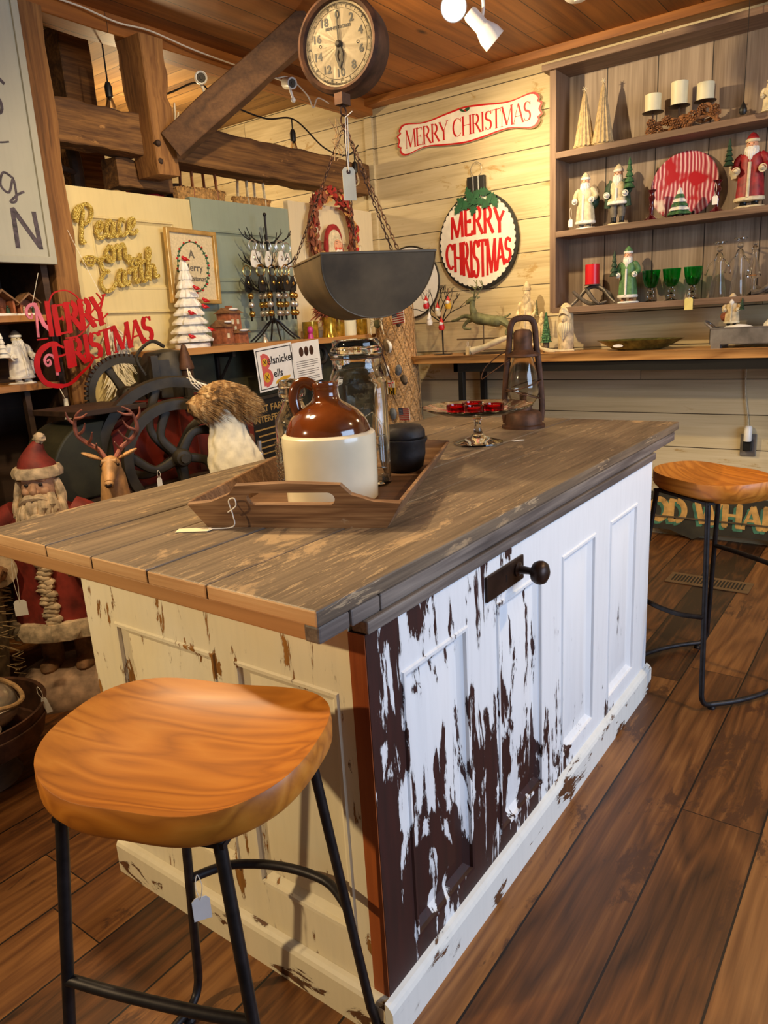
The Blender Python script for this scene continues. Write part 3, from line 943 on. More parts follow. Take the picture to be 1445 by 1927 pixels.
tg = thing('price_tag', 'cream price tag lying on the counter, tied to the wooden tray', 'price tag', (0.222, 0.555, 0.9205))
MB(T(0.215, 0.545, 0.9215) @ RZ(0.15 - 1.15)).prism([(-0.035, -0.014), (0.035, -0.014), (0.043, -0.005), (0.043, 0.005), (0.035, 0.014), (-0.035, 0.014)], 0, 0.001).build('card', M['card'], tg, smooth=False)
pt = TA + Vector((math.cos(ang) * 0.075, math.sin(ang) * 0.075, 0.045)) + Vector((-0.03, -0.01, 0))
MB().tube(cat([(0.232, 0.513, 0.924), (0.262, 0.470, 0.926), (pt.x, pt.y, 0.955), (pt.x - 0.004, pt.y + 0.004, 0.985), (pt.x - 0.002, pt.y - 0.012, 0.992), (pt.x, pt.y - 0.012, 0.975), (pt.x - 0.004, pt.y + 0.01, 0.96)], 6), 0.0013, 6).build('string', M['string'], tg)

# ------------------------------------------------------------------ jug, jars, pot on the tray
def on_tray(u, v):
    return Vector((TA.x + math.cos(ang) * u - math.sin(ang) * v, TA.y + math.sin(ang) * u + math.cos(ang) * v, 0.9315))
jp = on_tray(0.224, 0.205)
jug = thing('stoneware_jug', 'brown-and-cream stoneware jug with small loop handle on the wooden tray', 'jug', jp)
jm = T(*jp)
MB(jm).lathe([(0.0, 0.0), (0.104, 0.0), (0.108, 0.004), (0.1095, 0.05), (0.110, 0.134), (0.1105, 0.146), (0.109, 0.156), (0.104, 0.1605), (0.098, 0.162)], 56).build('body', M['stoneware'], jug)
MB(jm).lathe([(0.099, 0.160), (0.0985, 0.166), (0.094, 0.180), (0.085, 0.196), (0.070, 0.211), (0.053, 0.222), (0.040, 0.229), (0.032, 0.236), (0.0285, 0.246), (0.028, 0.257), (0.030, 0.263), (0.0315, 0.270), (0.030, 0.275), (0.022, 0.275), (0.020, 0.26), (0.019, 0.24), (0, 0.24)], 56).build('glazed_shoulder', M['glaze_brown'], jug)
hl = MB(jm @ RZ(2.35))
hl.tube(cat([(0.026, 0, 0.268), (0.045, 0, 0.278), (0.064, 0, 0.270), (0.073, 0, 0.248), (0.071, 0, 0.225), (0.066, 0, 0.207)], 6), 0.0095, 10, flat=1.3)
hl.build('handle', M['glaze_brown'], jug)

def sq(r, k=4.0):
    """rounded square section wobble for lathe"""
    return lambda t, z, i: 1.0 / ((abs(math.cos(t)) ** k + abs(math.sin(t)) ** k) ** (1 / k)) if z < r else 1.0
jp2 = on_tray(0.258, 0.378)
jar = thing('glass_jar', 'tall square clear glass canister with wire clasp lid behind the jug', 'jar', jp2)
jm2 = T(*jp2) @ RZ(ang + 0.25)
def sqz(t, z, i):
    k = 5.0
    q = 1.0 / ((abs(math.cos(t)) ** k + abs(math.sin(t)) ** k) ** (1 / k))
    f = max(0.0, min(1.0, (0.285 - z) / 0.03))
    return 1.0 + (q - 1.0) * f
body = [(0.0, 0.0), (0.062, 0.0), (0.070, 0.006), (0.071, 0.14), (0.071, 0.262), (0.069, 0.275), (0.063, 0.288), (0.060, 0.296), (0.062, 0.312), (0.063, 0.325)]
inner = [(0.059, 0.325), (0.056, 0.298), (0.060, 0.276), (0.066, 0.255), (0.066, 0.012), (0.0, 0.009)]
MB(jm2).lathe(body + inner, 48, wob=sqz).build('body', M['glass'], jar, angle=50)
MB(jm2).lathe([(0.0, 0.328), (0.063, 0.328), (0.065, 0.331), (0.065, 0.340), (0.061, 0.345), (0.059, 0.347), (0.059, 0.360), (0.056, 0.364), (0.0, 0.364)], 40).build('lid', M['glass'], jar)
cl = MB(jm2)
cl.tube([(0.0650 * math.cos(t * PI / 16), 0.0650 * math.sin(t * PI / 16), 0.318) for t in range(32)], 0.0015, 6, closed=True)
cl.tube(cat([(0.060, 0.012, 0.318), (0.067, 0.014, 0.335), (0.062, 0.012, 0.352), (0.05, 0, 0.366), (0.062, -0.012, 0.352), (0.067, -0.014, 0.335), (0.060, -0.012, 0.318)], 5), 0.0014, 6)
cl.tube(cat([(0.065, 0.012, 0.325), (0.074, 0.016, 0.29), (0.082, 0.010, 0.262), (0.083, 0, 0.256), (0.082, -0.010, 0.262), (0.074, -0.016, 0.29), (0.065, -0.012, 0.325)], 5), 0.0016, 6)
cl.tube(cat([(-0.060, 0.012, 0.318), (-0.068, 0.008, 0.330), (-0.067, -0.008, 0.330), (-0.060, -0.012, 0.318)], 5), 0.0016, 6)
cl.build('wire_clasp', M['rust'], jar)
em = MB(T(jp2.x, jp2.y, jp2.z) @ RZ(ang + 0.25))
for s_, z, q in (('PRESS', 0.252, 0.017), ('YOUNG', 0.228, 0.019), ('BUSSING', 0.204, 0.017)):
    em.text(s_, q, T(0.022, -0.0712, z) @ FP, 0.0004, 0.0012)
for (a, b) in (((-0.02, 0.16), (0.03, 0.19)), ((0.03, 0.19), (0.06, 0.15)), ((0.0, 0.15), (0.0, 0.05)), ((0.05, 0.15), (0.05, 0.05)), ((0.02, 0.13), (0.02, 0.06)), ((0.035, 0.13), (0.035, 0.06)), ((-0.02, 0.05), (0.06, 0.05)), ((-0.01, 0.13), (0.06, 0.13))):
    em.tube([(a[0], -0.0715, a[1]), (b[0], -0.0715, b[1])], 0.0013, 5)
em.build('embossing', M['glass'], jar)

jp3 = on_tray(0.075, 0.39)
gj = thing('glass_jar', 'smaller beaded clear glass jar with stopper, mostly hidden left of the jug', 'jar', jp3)
MB(T(*jp3)).lathe([(0.0, 0.0), (0.040, 0.0), (0.050, 0.01), (0.052, 0.12), (0.050, 0.17), (0.032, 0.20), (0.026, 0.215), (0.030, 0.222), (0.027, 0.222), (0.022, 0.214), (0.029, 0.197), (0.046, 0.167), (0.048, 0.012), (0, 0.008)], 28).build('body', M['glass'], gj)
MB(T(*jp3)).lathe([(0.0, 0.215), (0.022, 0.218), (0.022, 0.226), (0.034, 0.228), (0.036, 0.240), (0.033, 0.250), (0.036, 0.258), (0.030, 0.270), (0, 0.274)], 28).build('stopper', M['glass'], gj)
bd = MB(T(*jp3))
for z in range(9):
    for k in range(14):
        a = k * 2 * PI / 14
        bd.ball((0.0525 * math.cos(a), 0.0525 * math.sin(a), 0.012 + z * 0.012), 0.0052, 6, 4)
bd.build('beading', M['glass'], gj)

pp_ = on_tray(0.335, 0.53)
pot = thing('iron_pot', 'black cast iron pot with lid at the far end of the wooden tray', 'pot', pp_)
MB(T(*pp_)).lathe([(0.0, 0.0), (0.040, 0.0), (0.052, 0.012), (0.060, 0.045), (0.060, 0.075), (0.066, 0.085), (0.066, 0.09), (0.06, 0.09), (0, 0.086)], 28, wob=lambda t, z, i: 1 + 0.03 * mn.noise(Vector((math.cos(t) * 2, math.sin(t) * 2, z * 40)))).build('body', M['castiron'], pot)
MB(T(*pp_)).lathe([(0.058, 0.091), (0.062, 0.096), (0.060, 0.112), (0.050, 0.124), (0.02, 0.130), (0, 0.131)], 28, wob=lambda t, z, i: 1 + 0.05 * mn.noise(Vector((math.cos(t) * 2, math.sin(t) * 2, z * 60)))).build('lid', M['castiron'], pot)

# ------------------------------------------------------------------ cake stand with tealight holders
cs = thing('cake_stand', 'clear pressed glass cake stand at the far end of the counter', 'cake stand', (1.385, 0.49, 0.9205))
cm = T(1.385, 0.49, 0.9205)
MB(cm).lathe([(0.0, 0.003), (0.078, 0.0), (0.083, 0.002), (0.082, 0.006), (0.055, 0.014), (0.028, 0.024), (0.016, 0.034), (0.012, 0.05), (0.0115, 0.075), (0.017, 0.088), (0.024, 0.094), (0.0, 0.095)], 40).build('foot', M['glass'], cs)
MB(cm).lathe([(0.0, 0.0955), (0.060, 0.097), (0.135, 0.106), (0.174, 0.119), (0.182, 0.124), (0.181, 0.127), (0.172, 0.124), (0.135, 0.113), (0.06, 0.104), (0.0, 0.103)], 96, wob=lambda t, z, i: 1 + (0.012 * math.cos(t * 24) if 2 <= i <= 8 else 0)).build('plate', M['glass'], cs)
for i, (dx, dy) in enumerate(((-0.030, 0.062), (0.055, 0.050), (-0.045, -0.012), (0.022, -0.050))):
    L_ = ['red glass tealight holder at the left edge of the cake stand group', 'red glass tealight holder farthest back on the cake stand',
          'red glass tealight holder nearest the viewer on the cake stand', 'red glass tealight holder farthest right on the cake stand'][i]
    p = (1.385 + dx, 0.49 + dy, 0.9205 + 0.1075)
    c_ = thing('tealight_holder', L_, 'candle holder', p, 0, 'red tealight holders')
    MB(T(*p)).lathe([(0.0, 0.0), (0.030, 0.0), (0.034, 0.004), (0.034, 0.024), (0.030, 0.024), (0.028, 0.008), (0.0, 0.007)], 24).build('glass_cup', M['redglass'], c_)
    MB(T(*p)).lathe([(0.0, 0.008), (0.022, 0.008), (0.022, 0.016), (0.002, 0.017), (0.001, 0.022), (0, 0.022)], 16).build('candle', M['redwax'], c_)
sc = thing('paper_scrap', 'small white paper scrap beside the glass cake stand foot', 'paper', (1.50, 0.40, 0.9205))
MB(T(1.47, 0.385, 0.9208) @ RZ(-0.6)).prism([(-0.02, -0.008), (0.02, -0.008), (0.026, 0.002), (0.018, 0.009), (-0.02, 0.008)], 0, 0.0006).build('paper', M['paper'], sc, smooth=False)

# ------------------------------------------------------------------ barn lantern
lp_ = (1.755, 0.50, 0.9205)
la = thing('barn_lantern', 'rusty old barn lantern with glass globe at the far end of the counter', 'lantern', lp_)
lm = T(*lp_) @ RZ(-0.95)
MB(lm).lathe([(0.0, 0.0), (0.080, 0.0), (0.080, 0.010), (0.070, 0.014), (0.066, 0.050), (0.058, 0.060), (0.034, 0.066), (0.030, 0.080), (0.040, 0.088), (0.0, 0.09)], 36).build('fuel_tank', M['rust'], la)
MB(lm).lathe([(0.036, 0.085), (0.050, 0.100), (0.060, 0.130), (0.060, 0.155), (0.052, 0.20), (0.042, 0.24), (0.036, 0.262), (0.034, 0.262), (0.040, 0.24), (0.050, 0.20), (0.058, 0.155), (0.058, 0.13), (0.048, 0.102), (0.034, 0.087)], 36).build('globe', M['smoke'], la)
MB(lm).lathe([(0.040, 0.258), (0.062, 0.262), (0.060, 0.270), (0.040, 0.280), (0.034, 0.286), (0.034, 0.345), (0.026, 0.356), (0.0, 0.36)], 28).build('chimney', M['rust'], la)
fr = MB(lm)
for sx in (-1, 1):
    fr.tube(cat([(sx * 0.066, 0, 0.02), (sx * 0.070, 0, 0.08), (sx * 0.062, 0, 0.20), (sx * 0.050, 0, 0.30), (sx * 0.044, 0, 0.365), (sx * 0.030, 0, 0.392), (0, 0, 0.398)], 6), 0.0085, 8, flat=1.3)
fr.build('tube_frame', M['rust'], la)
gw = MB(lm)
gw.tube([(0.066 * math.cos(t * PI / 14), 0.066 * math.sin(t * PI / 14), 0.155 + 0.018 * math.cos(t * PI / 14)) for t in range(28)], 0.0022, 6, closed=True)
gw.tube([(0.063 * math.cos(t * PI / 14), 0.063 * math.sin(t * PI / 14), 0.125 - 0.02 * math.cos(t * PI / 14)) for t in range(28)], 0.0022, 6, closed=True)
gw.build('globe_guard', M['rust'], la)
MB(lm).tube(cat([(-0.055, 0.0, 0.285), (-0.09, 0.02, 0.265), (-0.135, 0.03, 0.225), (-0.150, 0.03, 0.185), (-0.12, 0.01, 0.205), (-0.07, -0.01, 0.24), (-0.05, -0.02, 0.255)], 6), 0.0022, 6).build('bail_handle', M['rust'], la)
MB(lm).lathe([(0.0, 0.088), (0.012, 0.09), (0.014, 0.12), (0.004, 0.128), (0, 0.128)], 12).build('burner', M['rust'], la)

# ------------------------------------------------------------------ hanging scale
hs = thing('hanging_scale', 'antique round dial hanging scale with chains and grey metal pan over the counter', 'scale', (0.99, 0.66, 2.76))
dc = Vector((0.985, 0.660, 2.058))
dm = T(*dc) @ RZ(math.radians(12)) @ FB
hz = MB(dm)
hz.lathe([(0.0, -0.075), (0.105, -0.075), (0.118, -0.066), (0.121, -0.02), (0.1225, 0.0), (0.121, 0.010), (0.112, 0.016), (0.104, 0.012), (0.102, 0.004), (0.1015, -0.002)], 64)
hz.build('housing', M['rust'], hs)
MB(dm).lathe([(0.102, 0.001), (0, 0.001)], 64).build('dial', M['dial'], hs)
mk = MB(dm)
for i in range(200):
    a = i * 2 * PI / 200
    l = 0.010 if i % 10 == 0 else (0.007 if i % 5 == 0 else 0.004)
    r0 = 0.096
    mk.stroke([(r0 * math.sin(a), r0 * math.cos(a)), ((r0 - l) * math.sin(a), (r0 - l) * math.cos(a))], 0.0006, 0.0012, 0.0016)
for rr in (0.0835, 0.0965):
    mk.tube([(rr * math.cos(t * PI / 40), rr * math.sin(t * PI / 40), 0.0014) for t in range(80)], 0.00045, 4, closed=True)
for k in range(10):
    a = k * 2 * PI / 10
    mk.text(str(k * 2), 0.027, T(0.069 * math.sin(a), 0.069 * math.cos(a), 0.0016), 0.0007, 0.0003)
for k in range(10):
    a = (k + 0.5) * 2 * PI / 10
    mk.text(str(k * 2 + 1), 0.0085, T(0.0885 * math.sin(a), 0.0885 * math.cos(a), 0.0016), 0.0, 0.0003)
mk.text('BENNETT SCALES', 0.0095, T(0, 0.040, 0.0016), 0.0003, 0.0003)
for sx in (-1, 1):
    mk.tube([(sx * 0.056 + 0.0035 * math.cos(t * PI / 6), 0.0035 * math.sin(t * PI / 6) - 0.004 * sx, 0.0014) for t in range(12)], 0.0008, 4, closed=True)
mk.build('dial_markings', M['ink'], hs, smooth=False)
nd_ = MB(dm)
nd_.prism([(-0.0022, 0.0), (0.0022, 0.0), (0.0007, 0.094), (-0.0007, 0.094)], 0.004, 0.0055)
nd_.lathe([(0.009, 0.002), (0.009, 0.007), (0.004, 0.010), (0, 0.010)], 18)
nd_.ring([(-0.004, 0.0), (0.004, 0.0), (0.012, -0.024), (0.010, -0.034), (0.0, -0.062), (-0.010, -0.034), (-0.012, -0.024)],
         [(-0.001, -0.014), (0.001, -0.014), (0.005, -0.026), (0.004, -0.034), (0.0, -0.044), (-0.004, -0.034), (-0.005, -0.026)], 0.004, 0.006)
nd_.build('needle', M['machdark'], hs, smooth=False)
MB().tube([(0.985, 0.660, 2.175), (0.99, 0.66, 2.76)], 0.006, 8).build('hanger_rod', M['rust'], hs)
MB(T(0.985, 0.660, 2.18)).lathe([(0.018, -0.01), (0.02, 0.0), (0.014, 0.012), (0.006, 0.03)], 12).build('top_collar', M['rust'], hs)
hk = Vector((0.958, 0.640, 1.905))
bk = MB()
bk.box(-0.018, 0.018, -0.013, 0.013, -0.004, 0.024, T(hk.x, hk.y, 1.905))
bk.tube([(hk.x, hk.y, 1.93), (hk.x, hk.y, 1.90)], 0.006, 8)
bk.tube([(hk.x + 0.012 * math.cos(t * PI / 8), hk.y, 1.888 + 0.012 * math.sin(t * PI / 8)) for t in range(16)], 0.0026, 6, closed=True)
bk.tube([(hk.x, hk.y + 0.010 * math.cos(t * PI / 8), 1.866 + 0.014 * math.sin(t * PI / 8)) for t in range(16)], 0.0024, 6, closed=True)
bk.build('hook', M['rust'], hs)
# the pan: trough with two leaning end sheets
E_ = Vector((0.81, -0.595, 0))
A_ = Vector((0.595, 0.81, 0))
pc0 = Vector((0.811, 0.439, 1.503))
Lp, Wp, Dp = 0.35, 0.150, 0.158
def pan_pt(s_, a, z):
    return pc0 + E_ * s_ + A_ * a + Vector((0, 0, z))
NS = 28
def sec(i):
    t = PI * i / NS
    c_, q_ = math.cos(t), math.sin(t)
    return c_ * Wp * (1.0), -(q_ ** 0.85) * Dp
mb = MB()
for sh in (0.0, 0.002):
    vs, fs = [], []
    for j in range(9):
        v_ = j / 8
        for i in range(NS + 1):
            x, z = sec(i)
            dz = -z / Dp
            a = (0.055 * dz) * (1 - v_) + (Lp - 0.045 * dz) * v_
            vs.append(pan_pt(x * (1 - sh * 6), a, z * (1 - sh * 6)))
    for j in range(8):
        for i in range(NS):
            q0 = j * (NS + 1) + i
            fs.append((q0, q0 + 1, q0 + NS + 2, q0 + NS + 1) if sh else (q0, q0 + NS + 1, q0 + NS + 2, q0 + 1))
    mb.add(vs, fs)
pn = mb.build('pan_trough', M['galv'], hs)
for j, nm in ((0, 'near'), (1, 'far')):
    mb = MB()
    for sh in (0.0, 0.0018):
        vs = []
        for i in range(NS + 1):
            x, z = sec(i)
            dz = -z / Dp
            a = (0.055 * dz) if j == 0 else (Lp - 0.045 * dz)
            vs.append(pan_pt(x, a + (sh if j == 0 else -sh) - (0.001 if j == 0 else -0.001), z))
        b = len(mb.v)
        mb.add(vs, [tuple(range(NS + 1))])
    mb.build('pan_end', M['galv'], hs, smooth=False)
    mb = MB()
    mb.tube([pan_pt(sec(i)[0], (0.055 * -sec(i)[1] / Dp) if j == 0 else (Lp - 0.045 * -sec(i)[1] / Dp), sec(i)[1]) for i in range(NS + 1)], 0.0022, 6)
    mb.build('pan_seam', M['galv'], hs)
MB().tube([pan_pt(-Wp, 0, 0), pan_pt(-Wp, Lp, 0), pan_pt(Wp, Lp, 0), pan_pt(Wp, 0, 0)], 0.0035, 8, closed=True).build('pan_rim', M['galv'], hs)
def chain(p, q, sag, name, par):
    p, q = Vector(p), Vector(q)
    ln = (q - p).length
    pitch = 0.0155
    n = int(ln / pitch)
    mb = MB()
    for i in range(n):
        t = (i + 0.5) / n
        c = p.lerp(q, t) + Vector((0, 0, -sag * 4 * t * (1 - t)))
        d = (p.lerp(q, min(1, t + 0.02)) - p.lerp(q, t)).normalized()
        rot = d.to_track_quat('Z', 'Y').to_matrix().to_4x4() @ RZ(PI / 2 * (i % 2) + 0.4)
        mb.tube([(0.0036 * math.cos(k * PI / 5), 0, 0.0098 * math.sin(k * PI / 5)) for k in range(10)], 0.0014, 5, closed=True, m=T(*c) @ rot)
    return mb.build(name, M['rust'], par)
top_ = Vector((hk.x, hk.y, 1.855))
chain(top_, pan_pt(-Wp, Lp * 0.98, 0.004), 0.0, 'chain', hs)
chain(top_, pan_pt(Wp * 0.32, 0, 0.006), 0.0, 'chain', hs)
chain(top_, pan_pt(Wp, Lp * 0.9, 0.004), 0.0, 'chain', hs)
chain(top_, pan_pt(Wp * 0.25, Lp, 0.006), 0.0, 'chain', hs)
tw = MB()
for k in range(5):
    pts = [(hk.x - 0.01 + random.uniform(-0.02, 0.008), hk.y + random.uniform(-0.005, 0.03), 1.86 - j * 0.022 + random.uniform(-0.01, 0.01)) for j in range(5)]
    tw.tube(cat(pts, 4), 0.0011, 5)
tw.build('twine_bow', M['twine'], hs)
tg = thing('price_tag', 'large cream price tag hanging from the scale chain', 'price tag', (0.90, 0.59, 1.70))
ft = T(0.893, 0.585, 1.69) @ RZ(math.radians(-35)) @ FP
MB(ft).prism([(-0.017, -0.040), (0.018, -0.040), (0.018, 0.034), (0.011, 0.042), (-0.010, 0.042), (-0.017, 0.034)], 0, 0.0012).build('card', M['card'], tg, smooth=False)
MB(ft @ T(0, 0.030, 0)).lathe([(0.006, 0.0014), (0.0055, 0.002), (0.0022, 0.002), (0.002, 0.0014)], 14).build('eyelet', M['rust'], tg)
MB(ft).tube([(0.0, 0.030, 0.003), (0.003, 0.09, 0.004), (0.006, 0.16, 0.003)], 0.0013, 5).tube([(0.0, 0.030, 0.003), (-0.003, 0.09, 0.004), (0.0, 0.16, 0.003), (0.02, 0.175, 0.003)], 0.0013, 5).build('string', M['string'], tg)

# ------------------------------------------------------------------ ceiling fittings
def spot_head(name, label, loc, target, lit=False):
    t = thing(name, label, 'spotlight', (loc[0], loc[1], 2.76))
    d = (Vector(target) - Vector(loc)).normalized()
    m = T(*loc) @ d.to_track_quat('Z', 'Y').to_matrix().to_4x4()
    MB(m).lathe([(0.0, -0.085), (0.028, -0.083), (0.034, -0.07), (0.034, 0.0), (0.038, 0.008), (0.052, 0.045), (0.054, 0.085), (0.050, 0.085), (0.047, 0.05), (0.03, 0.02), (0, 0.02)], 32).build('shade', M['white'], t)
    MB(m).lathe([(0.044, 0.052), (0.030, 0.062), (0, 0.064)], 24).build('bulb', M['lit'] if lit else M['white'], t)
    MB().tube(cat([(loc[0], loc[1], loc[2] + 0.03), (loc[0] + 0.02, loc[1], loc[2] + 0.09), (loc[0], loc[1], 2.745)], 5), 0.008, 8).build('arm', M['white'], t)
    MB(T(loc[0], loc[1], 2.735)).lathe([(0.0, 0), (0.03, 0.0), (0.032, 0.025), (0, 0.025)], 20).build('mount', M['white'], t)
    return t
spot_head('track_spotlight', 'lit white spotlight on the ceiling pointing towards the viewer', (2.30, 1.06, 2.60), (-0.2, -0.3, 1.5), True)
spot_head('track_spotlight', 'white spotlight turned down and right beside the lit one', (2.58, 1.08, 2.60), (2.9, 0.75, 2.15))
sd = thing('smoke_detector', 'small round white detector on the plank ceiling', 'detector', (2.95, 0.78, 2.76))
MB(T(2.95, 0.78, 2.725)).lathe([(0, 0), (0.04, 0.0), (0.055, 0.01), (0.058, 0.035), (0, 0.035)], 28).build('housing', M['white'], sd)
MB(T(2.95, 0.78, 2.72)).lathe([(0, 0), (0.012, 0.0), (0.013, 0.006), (0, 0.006)], 12).build('grille', M['white'], sd)

# ------------------------------------------------------------------ lettering with thick and thin strokes
def arc(cx, cy, rx_, ry_, a0, a1, n=14):
    return [(cx + rx_ * math.cos(math.radians(a0 + (a1 - a0) * i / n)), cy + ry_ * math.sin(math.radians(a0 + (a1 - a0) * i / n))) for i in range(n + 1)]
K_, N_ = 'K', 'N'      # thick and thin
GL = {
 'M': (1.05, [(N_, [(0.12, 0), (0.16, 1)]), (K_, [(0.16, 1), (0.52, 0.02)]), (N_, [(0.52, 0.02), (0.88, 1)]), (K_, [(0.88, 1), (0.92, 0)])], [(0.12, 0), (0.92, 0), (0.14, 1), (0.9, 1)]),
 'E': (0.68, [(K_, [(0.16, 0), (0.16, 1)]), (N_, [(0.16, 0.97), (0.6, 0.97)]), (N_, [(0.16, 0.52), (0.48, 0.52)]), (N_, [(0.16, 0.03), (0.62, 0.03)]), (N_, [(0.6, 1), (0.6, 0.84)]), (N_, [(0.62, 0), (0.64, 0.18)]), (N_, [(0.48, 0.44), (0.48, 0.6)])], [(0.16, 0), (0.16, 1)]),
 'R': (0.80, [(K_, [(0.16, 0), (0.16, 1)]), (N_, [(0.16, 0.97), (0.36, 0.97)]), (K_, arc(0.36, 0.73, 0.22, 0.23, 80, -80)), (N_, [(0.16, 0.5), (0.36, 0.5)]), (K_, [(0.36, 0.5), (0.74, 0.0)])], [(0.16, 0), (0.16, 1), (0.74, 0)]),
 'Y': (0.82, [(K_, [(0.08, 1), (0.42, 0.45)]), (N_, [(0.74, 1), (0.42, 0.45)]), (K_, [(0.42, 0.47), (0.42, 0)])], [(0.08, 1), (0.74, 1), (0.42, 0)]),
 'C': (0.84, [(N_, arc(0.46, 0.5, 0.36, 0.48, 40, 115)), (K_, arc(0.46, 0.5, 0.36, 0.48, 110, 250)), (N_, arc(0.46, 0.5, 0.36, 0.48, 245, 320)), (N_, [(0.74, 0.98), (0.74, 0.76)])], []),
 'H': (0.92, [(K_, [(0.16, 0), (0.16, 1)]), (K_, [(0.76, 0), (0.76, 1)]), (N_, [(0.16, 0.52), (0.76, 0.52)])], [(0.16, 0), (0.16, 1), (0.76, 0), (0.76, 1)]),
 'I': (0.36, [(K_, [(0.18, 0), (0.18, 1)])], [(0.18, 0), (0.18, 1)]),
 'S': (0.62, [(N_, arc(0.32, 0.74, 0.21, 0.235, 30, 120)), (K_, arc(0.32, 0.74, 0.21, 0.235, 115, 230) + arc(0.30, 0.27, 0.23, 0.25, 60, -60)), (N_, arc(0.30, 0.27, 0.23, 0.25, -60, -150)), (N_, [(0.52, 0.98), (0.52, 0.8)]), (N_, [(0.09, 0.02), (0.09, 0.2)])], []),
 'T': (0.74, [(K_, [(0.37, 0), (0.37, 1)]), (N_, [(0.04, 0.97), (0.70, 0.97)]), (N_, [(0.05, 1), (0.04, 0.82)]), (N_, [(0.69, 1), (0.70, 0.82)])], [(0.37, 0)]),
 'A': (0.86, [(N_, [(0.06, 0), (0.42, 1)]), (K_, [(0.42, 1), (0.78, 0)]), (N_, [(0.2, 0.36), (0.64, 0.36)])], [(0.06, 0), (0.78, 0)]),
 'O': (0.90, [(K_, arc(0.45, 0.5, 0.37, 0.48, 50, 310)), (K_, arc(0.45, 0.5, 0.37, 0.48, 310, 410))], []),
 'D': (0.90, [(K_, [(0.16, 0), (0.16, 1)]), (N_, [(0.16, 0.97), (0.4, 0.97)]), (K_, arc(0.4, 0.5, 0.38, 0.47, 88, -88, 18)), (N_, [(0.16, 0.03), (0.4, 0.03)])], [(0.16, 0), (0.16, 1)]),
 'W': (1.2, [(K_, [(0.06, 1), (0.34, 0)]), (N_, [(0.34, 0), (0.58, 0.95)]), (K_, [(0.58, 0.95), (0.86, 0)]), (N_, [(0.86, 0), (1.1, 1)])], [(0.06, 1), (1.1, 1)]),
 'L': (0.70, [(K_, [(0.16, 0), (0.16, 1)]), (N_, [(0.16, 0.03), (0.62, 0.03)]), (N_, [(0.62, 0), (0.62, 0.2)])], [(0.16, 0), (0.16, 1)]),
 'N': (0.95, [(N_, [(0.14, 0), (0.14, 1)]), (K_, [(0.14, 1), (0.80, 0)]), (N_, [(0.80, 0), (0.80, 1)])], [(0.14, 0), (0.14, 1), (0.8, 1)]),
 ' ': (0.42, [], []),
}
def roman(mb, s, fn, h, kw=0.13, nw=0.05, z0=0.001, z1=0.002, sp=1.0, serif=0.13, sx=1.0, adv=0.0):
    """write s; fn maps (x, y) in metres to the plate (x, y); returns the width"""
    x = 0
    for ch in s:
        w_, st, sf = GL[ch]
        for kind, pts in st:
            P = pts
            if len(P) == 2:
                P = [(P[0][0] + (P[1][0] - P[0][0]) * i / 4, P[0][1] + (P[1][1] - P[0][1]) * i / 4) for i in range(5)]
            Q = [fn((x + p[0] * sx) * h, p[1] * h) for p in P]
            mb.stroke(Q, (kw if kind == K_ else nw) * h, z0, z1)
        for p in sf:
            if serif:
                mb.stroke([fn((x + (p[0] - serif) * sx) * h, p[1] * h), fn((x + (p[0] + serif) * sx) * h, p[1] * h)], nw * h * 0.9, z0, z1)
        x += (w_ * sx) * sp + adv
    return x * h
def rom_w(s, sp=1.0, sx=1.0):
    return sum(GL[c][0] * sx * sp for c in s)

# ------------------------------------------------------------------ signs on the back wall
sg = thing('merry_christmas_sign', 'long scroll-shaped cream wall sign reading MERRY CHRISTMAS in red', 'sign', (3.60, 1.75, 2.48))
ms = T(3.605, 1.750, 2.478) @ FB @ RZ(0.0)
def scroll(s_):
    up = []
    a, b = 0.50 * s_, 0.098
    pts = [(-0.50, 0.0), (-0.512, 0.03), (-0.49, 0.045), (-0.495, 0.065), (-0.45, 0.095), (-0.30, 0.078), (-0.12, 0.098), (0, 0.108), (0.12, 0.098), (0.30, 0.078), (0.45, 0.095), (0.495, 0.065), (0.49, 0.045), (0.512, 0.03), (0.50, 0)]
    lo = [(x, -y * (1.0 if abs(x) > 0.4 else 0.9)) for x, y in reversed(pts[1:-1])]
    return [(p.x * s_, p.y * (1 - (1 - s_) * 4)) for p in cat([(q[0], q[1], 0) for q in pts + lo], 5, True)]
MB(ms).prism(scroll(1.0), 0, 0.012).build('sign_plate', M['signwhite'], sg, smooth=False)
MB(ms).ring(scroll(1.0), scroll(0.976), 0.0121, 0.0135).build('red_border', M['red'], sg, smooth=False)
lt = MB(ms)
hL = 0.105
wL = rom_w('MERRY CHRISTMAS', 0.93, 0.80) * hL
roman(lt, 'MERRY CHRISTMAS', lambda x, y: (x - wL / 2 - 0.005, y - 0.052), hL, 0.105, 0.035, 0.0122, 0.0128, 0.93, 0.10, 0.80)
lt.build('lettering', M['red'], sg, smooth=False)
hy = MB(ms)
hy.k = 0
for a in (0.5, 2.6):
    hy.prism([(0.02 * math.cos(a) + 0.022 * math.cos(t) * math.cos(a) - 0.009 * math.sin(t) * math.sin(a), 0.083 + 0.012 * math.sin(a) + 0.022 * math.cos(t) * math.sin(a) * 0.6 + 0.009 * math.sin(t)) for t in [i * PI / 6 for i in range(12)]], 0.012, 0.015)
hy.build('holly_leaves', M['green'], sg, smooth=False)
MB(ms).ball((0, 0.088, 0.014), 0.006, 8, 6).ball((0.008, 0.082, 0.014), 0.005, 8, 6).build('holly_berries', M['red'], sg)

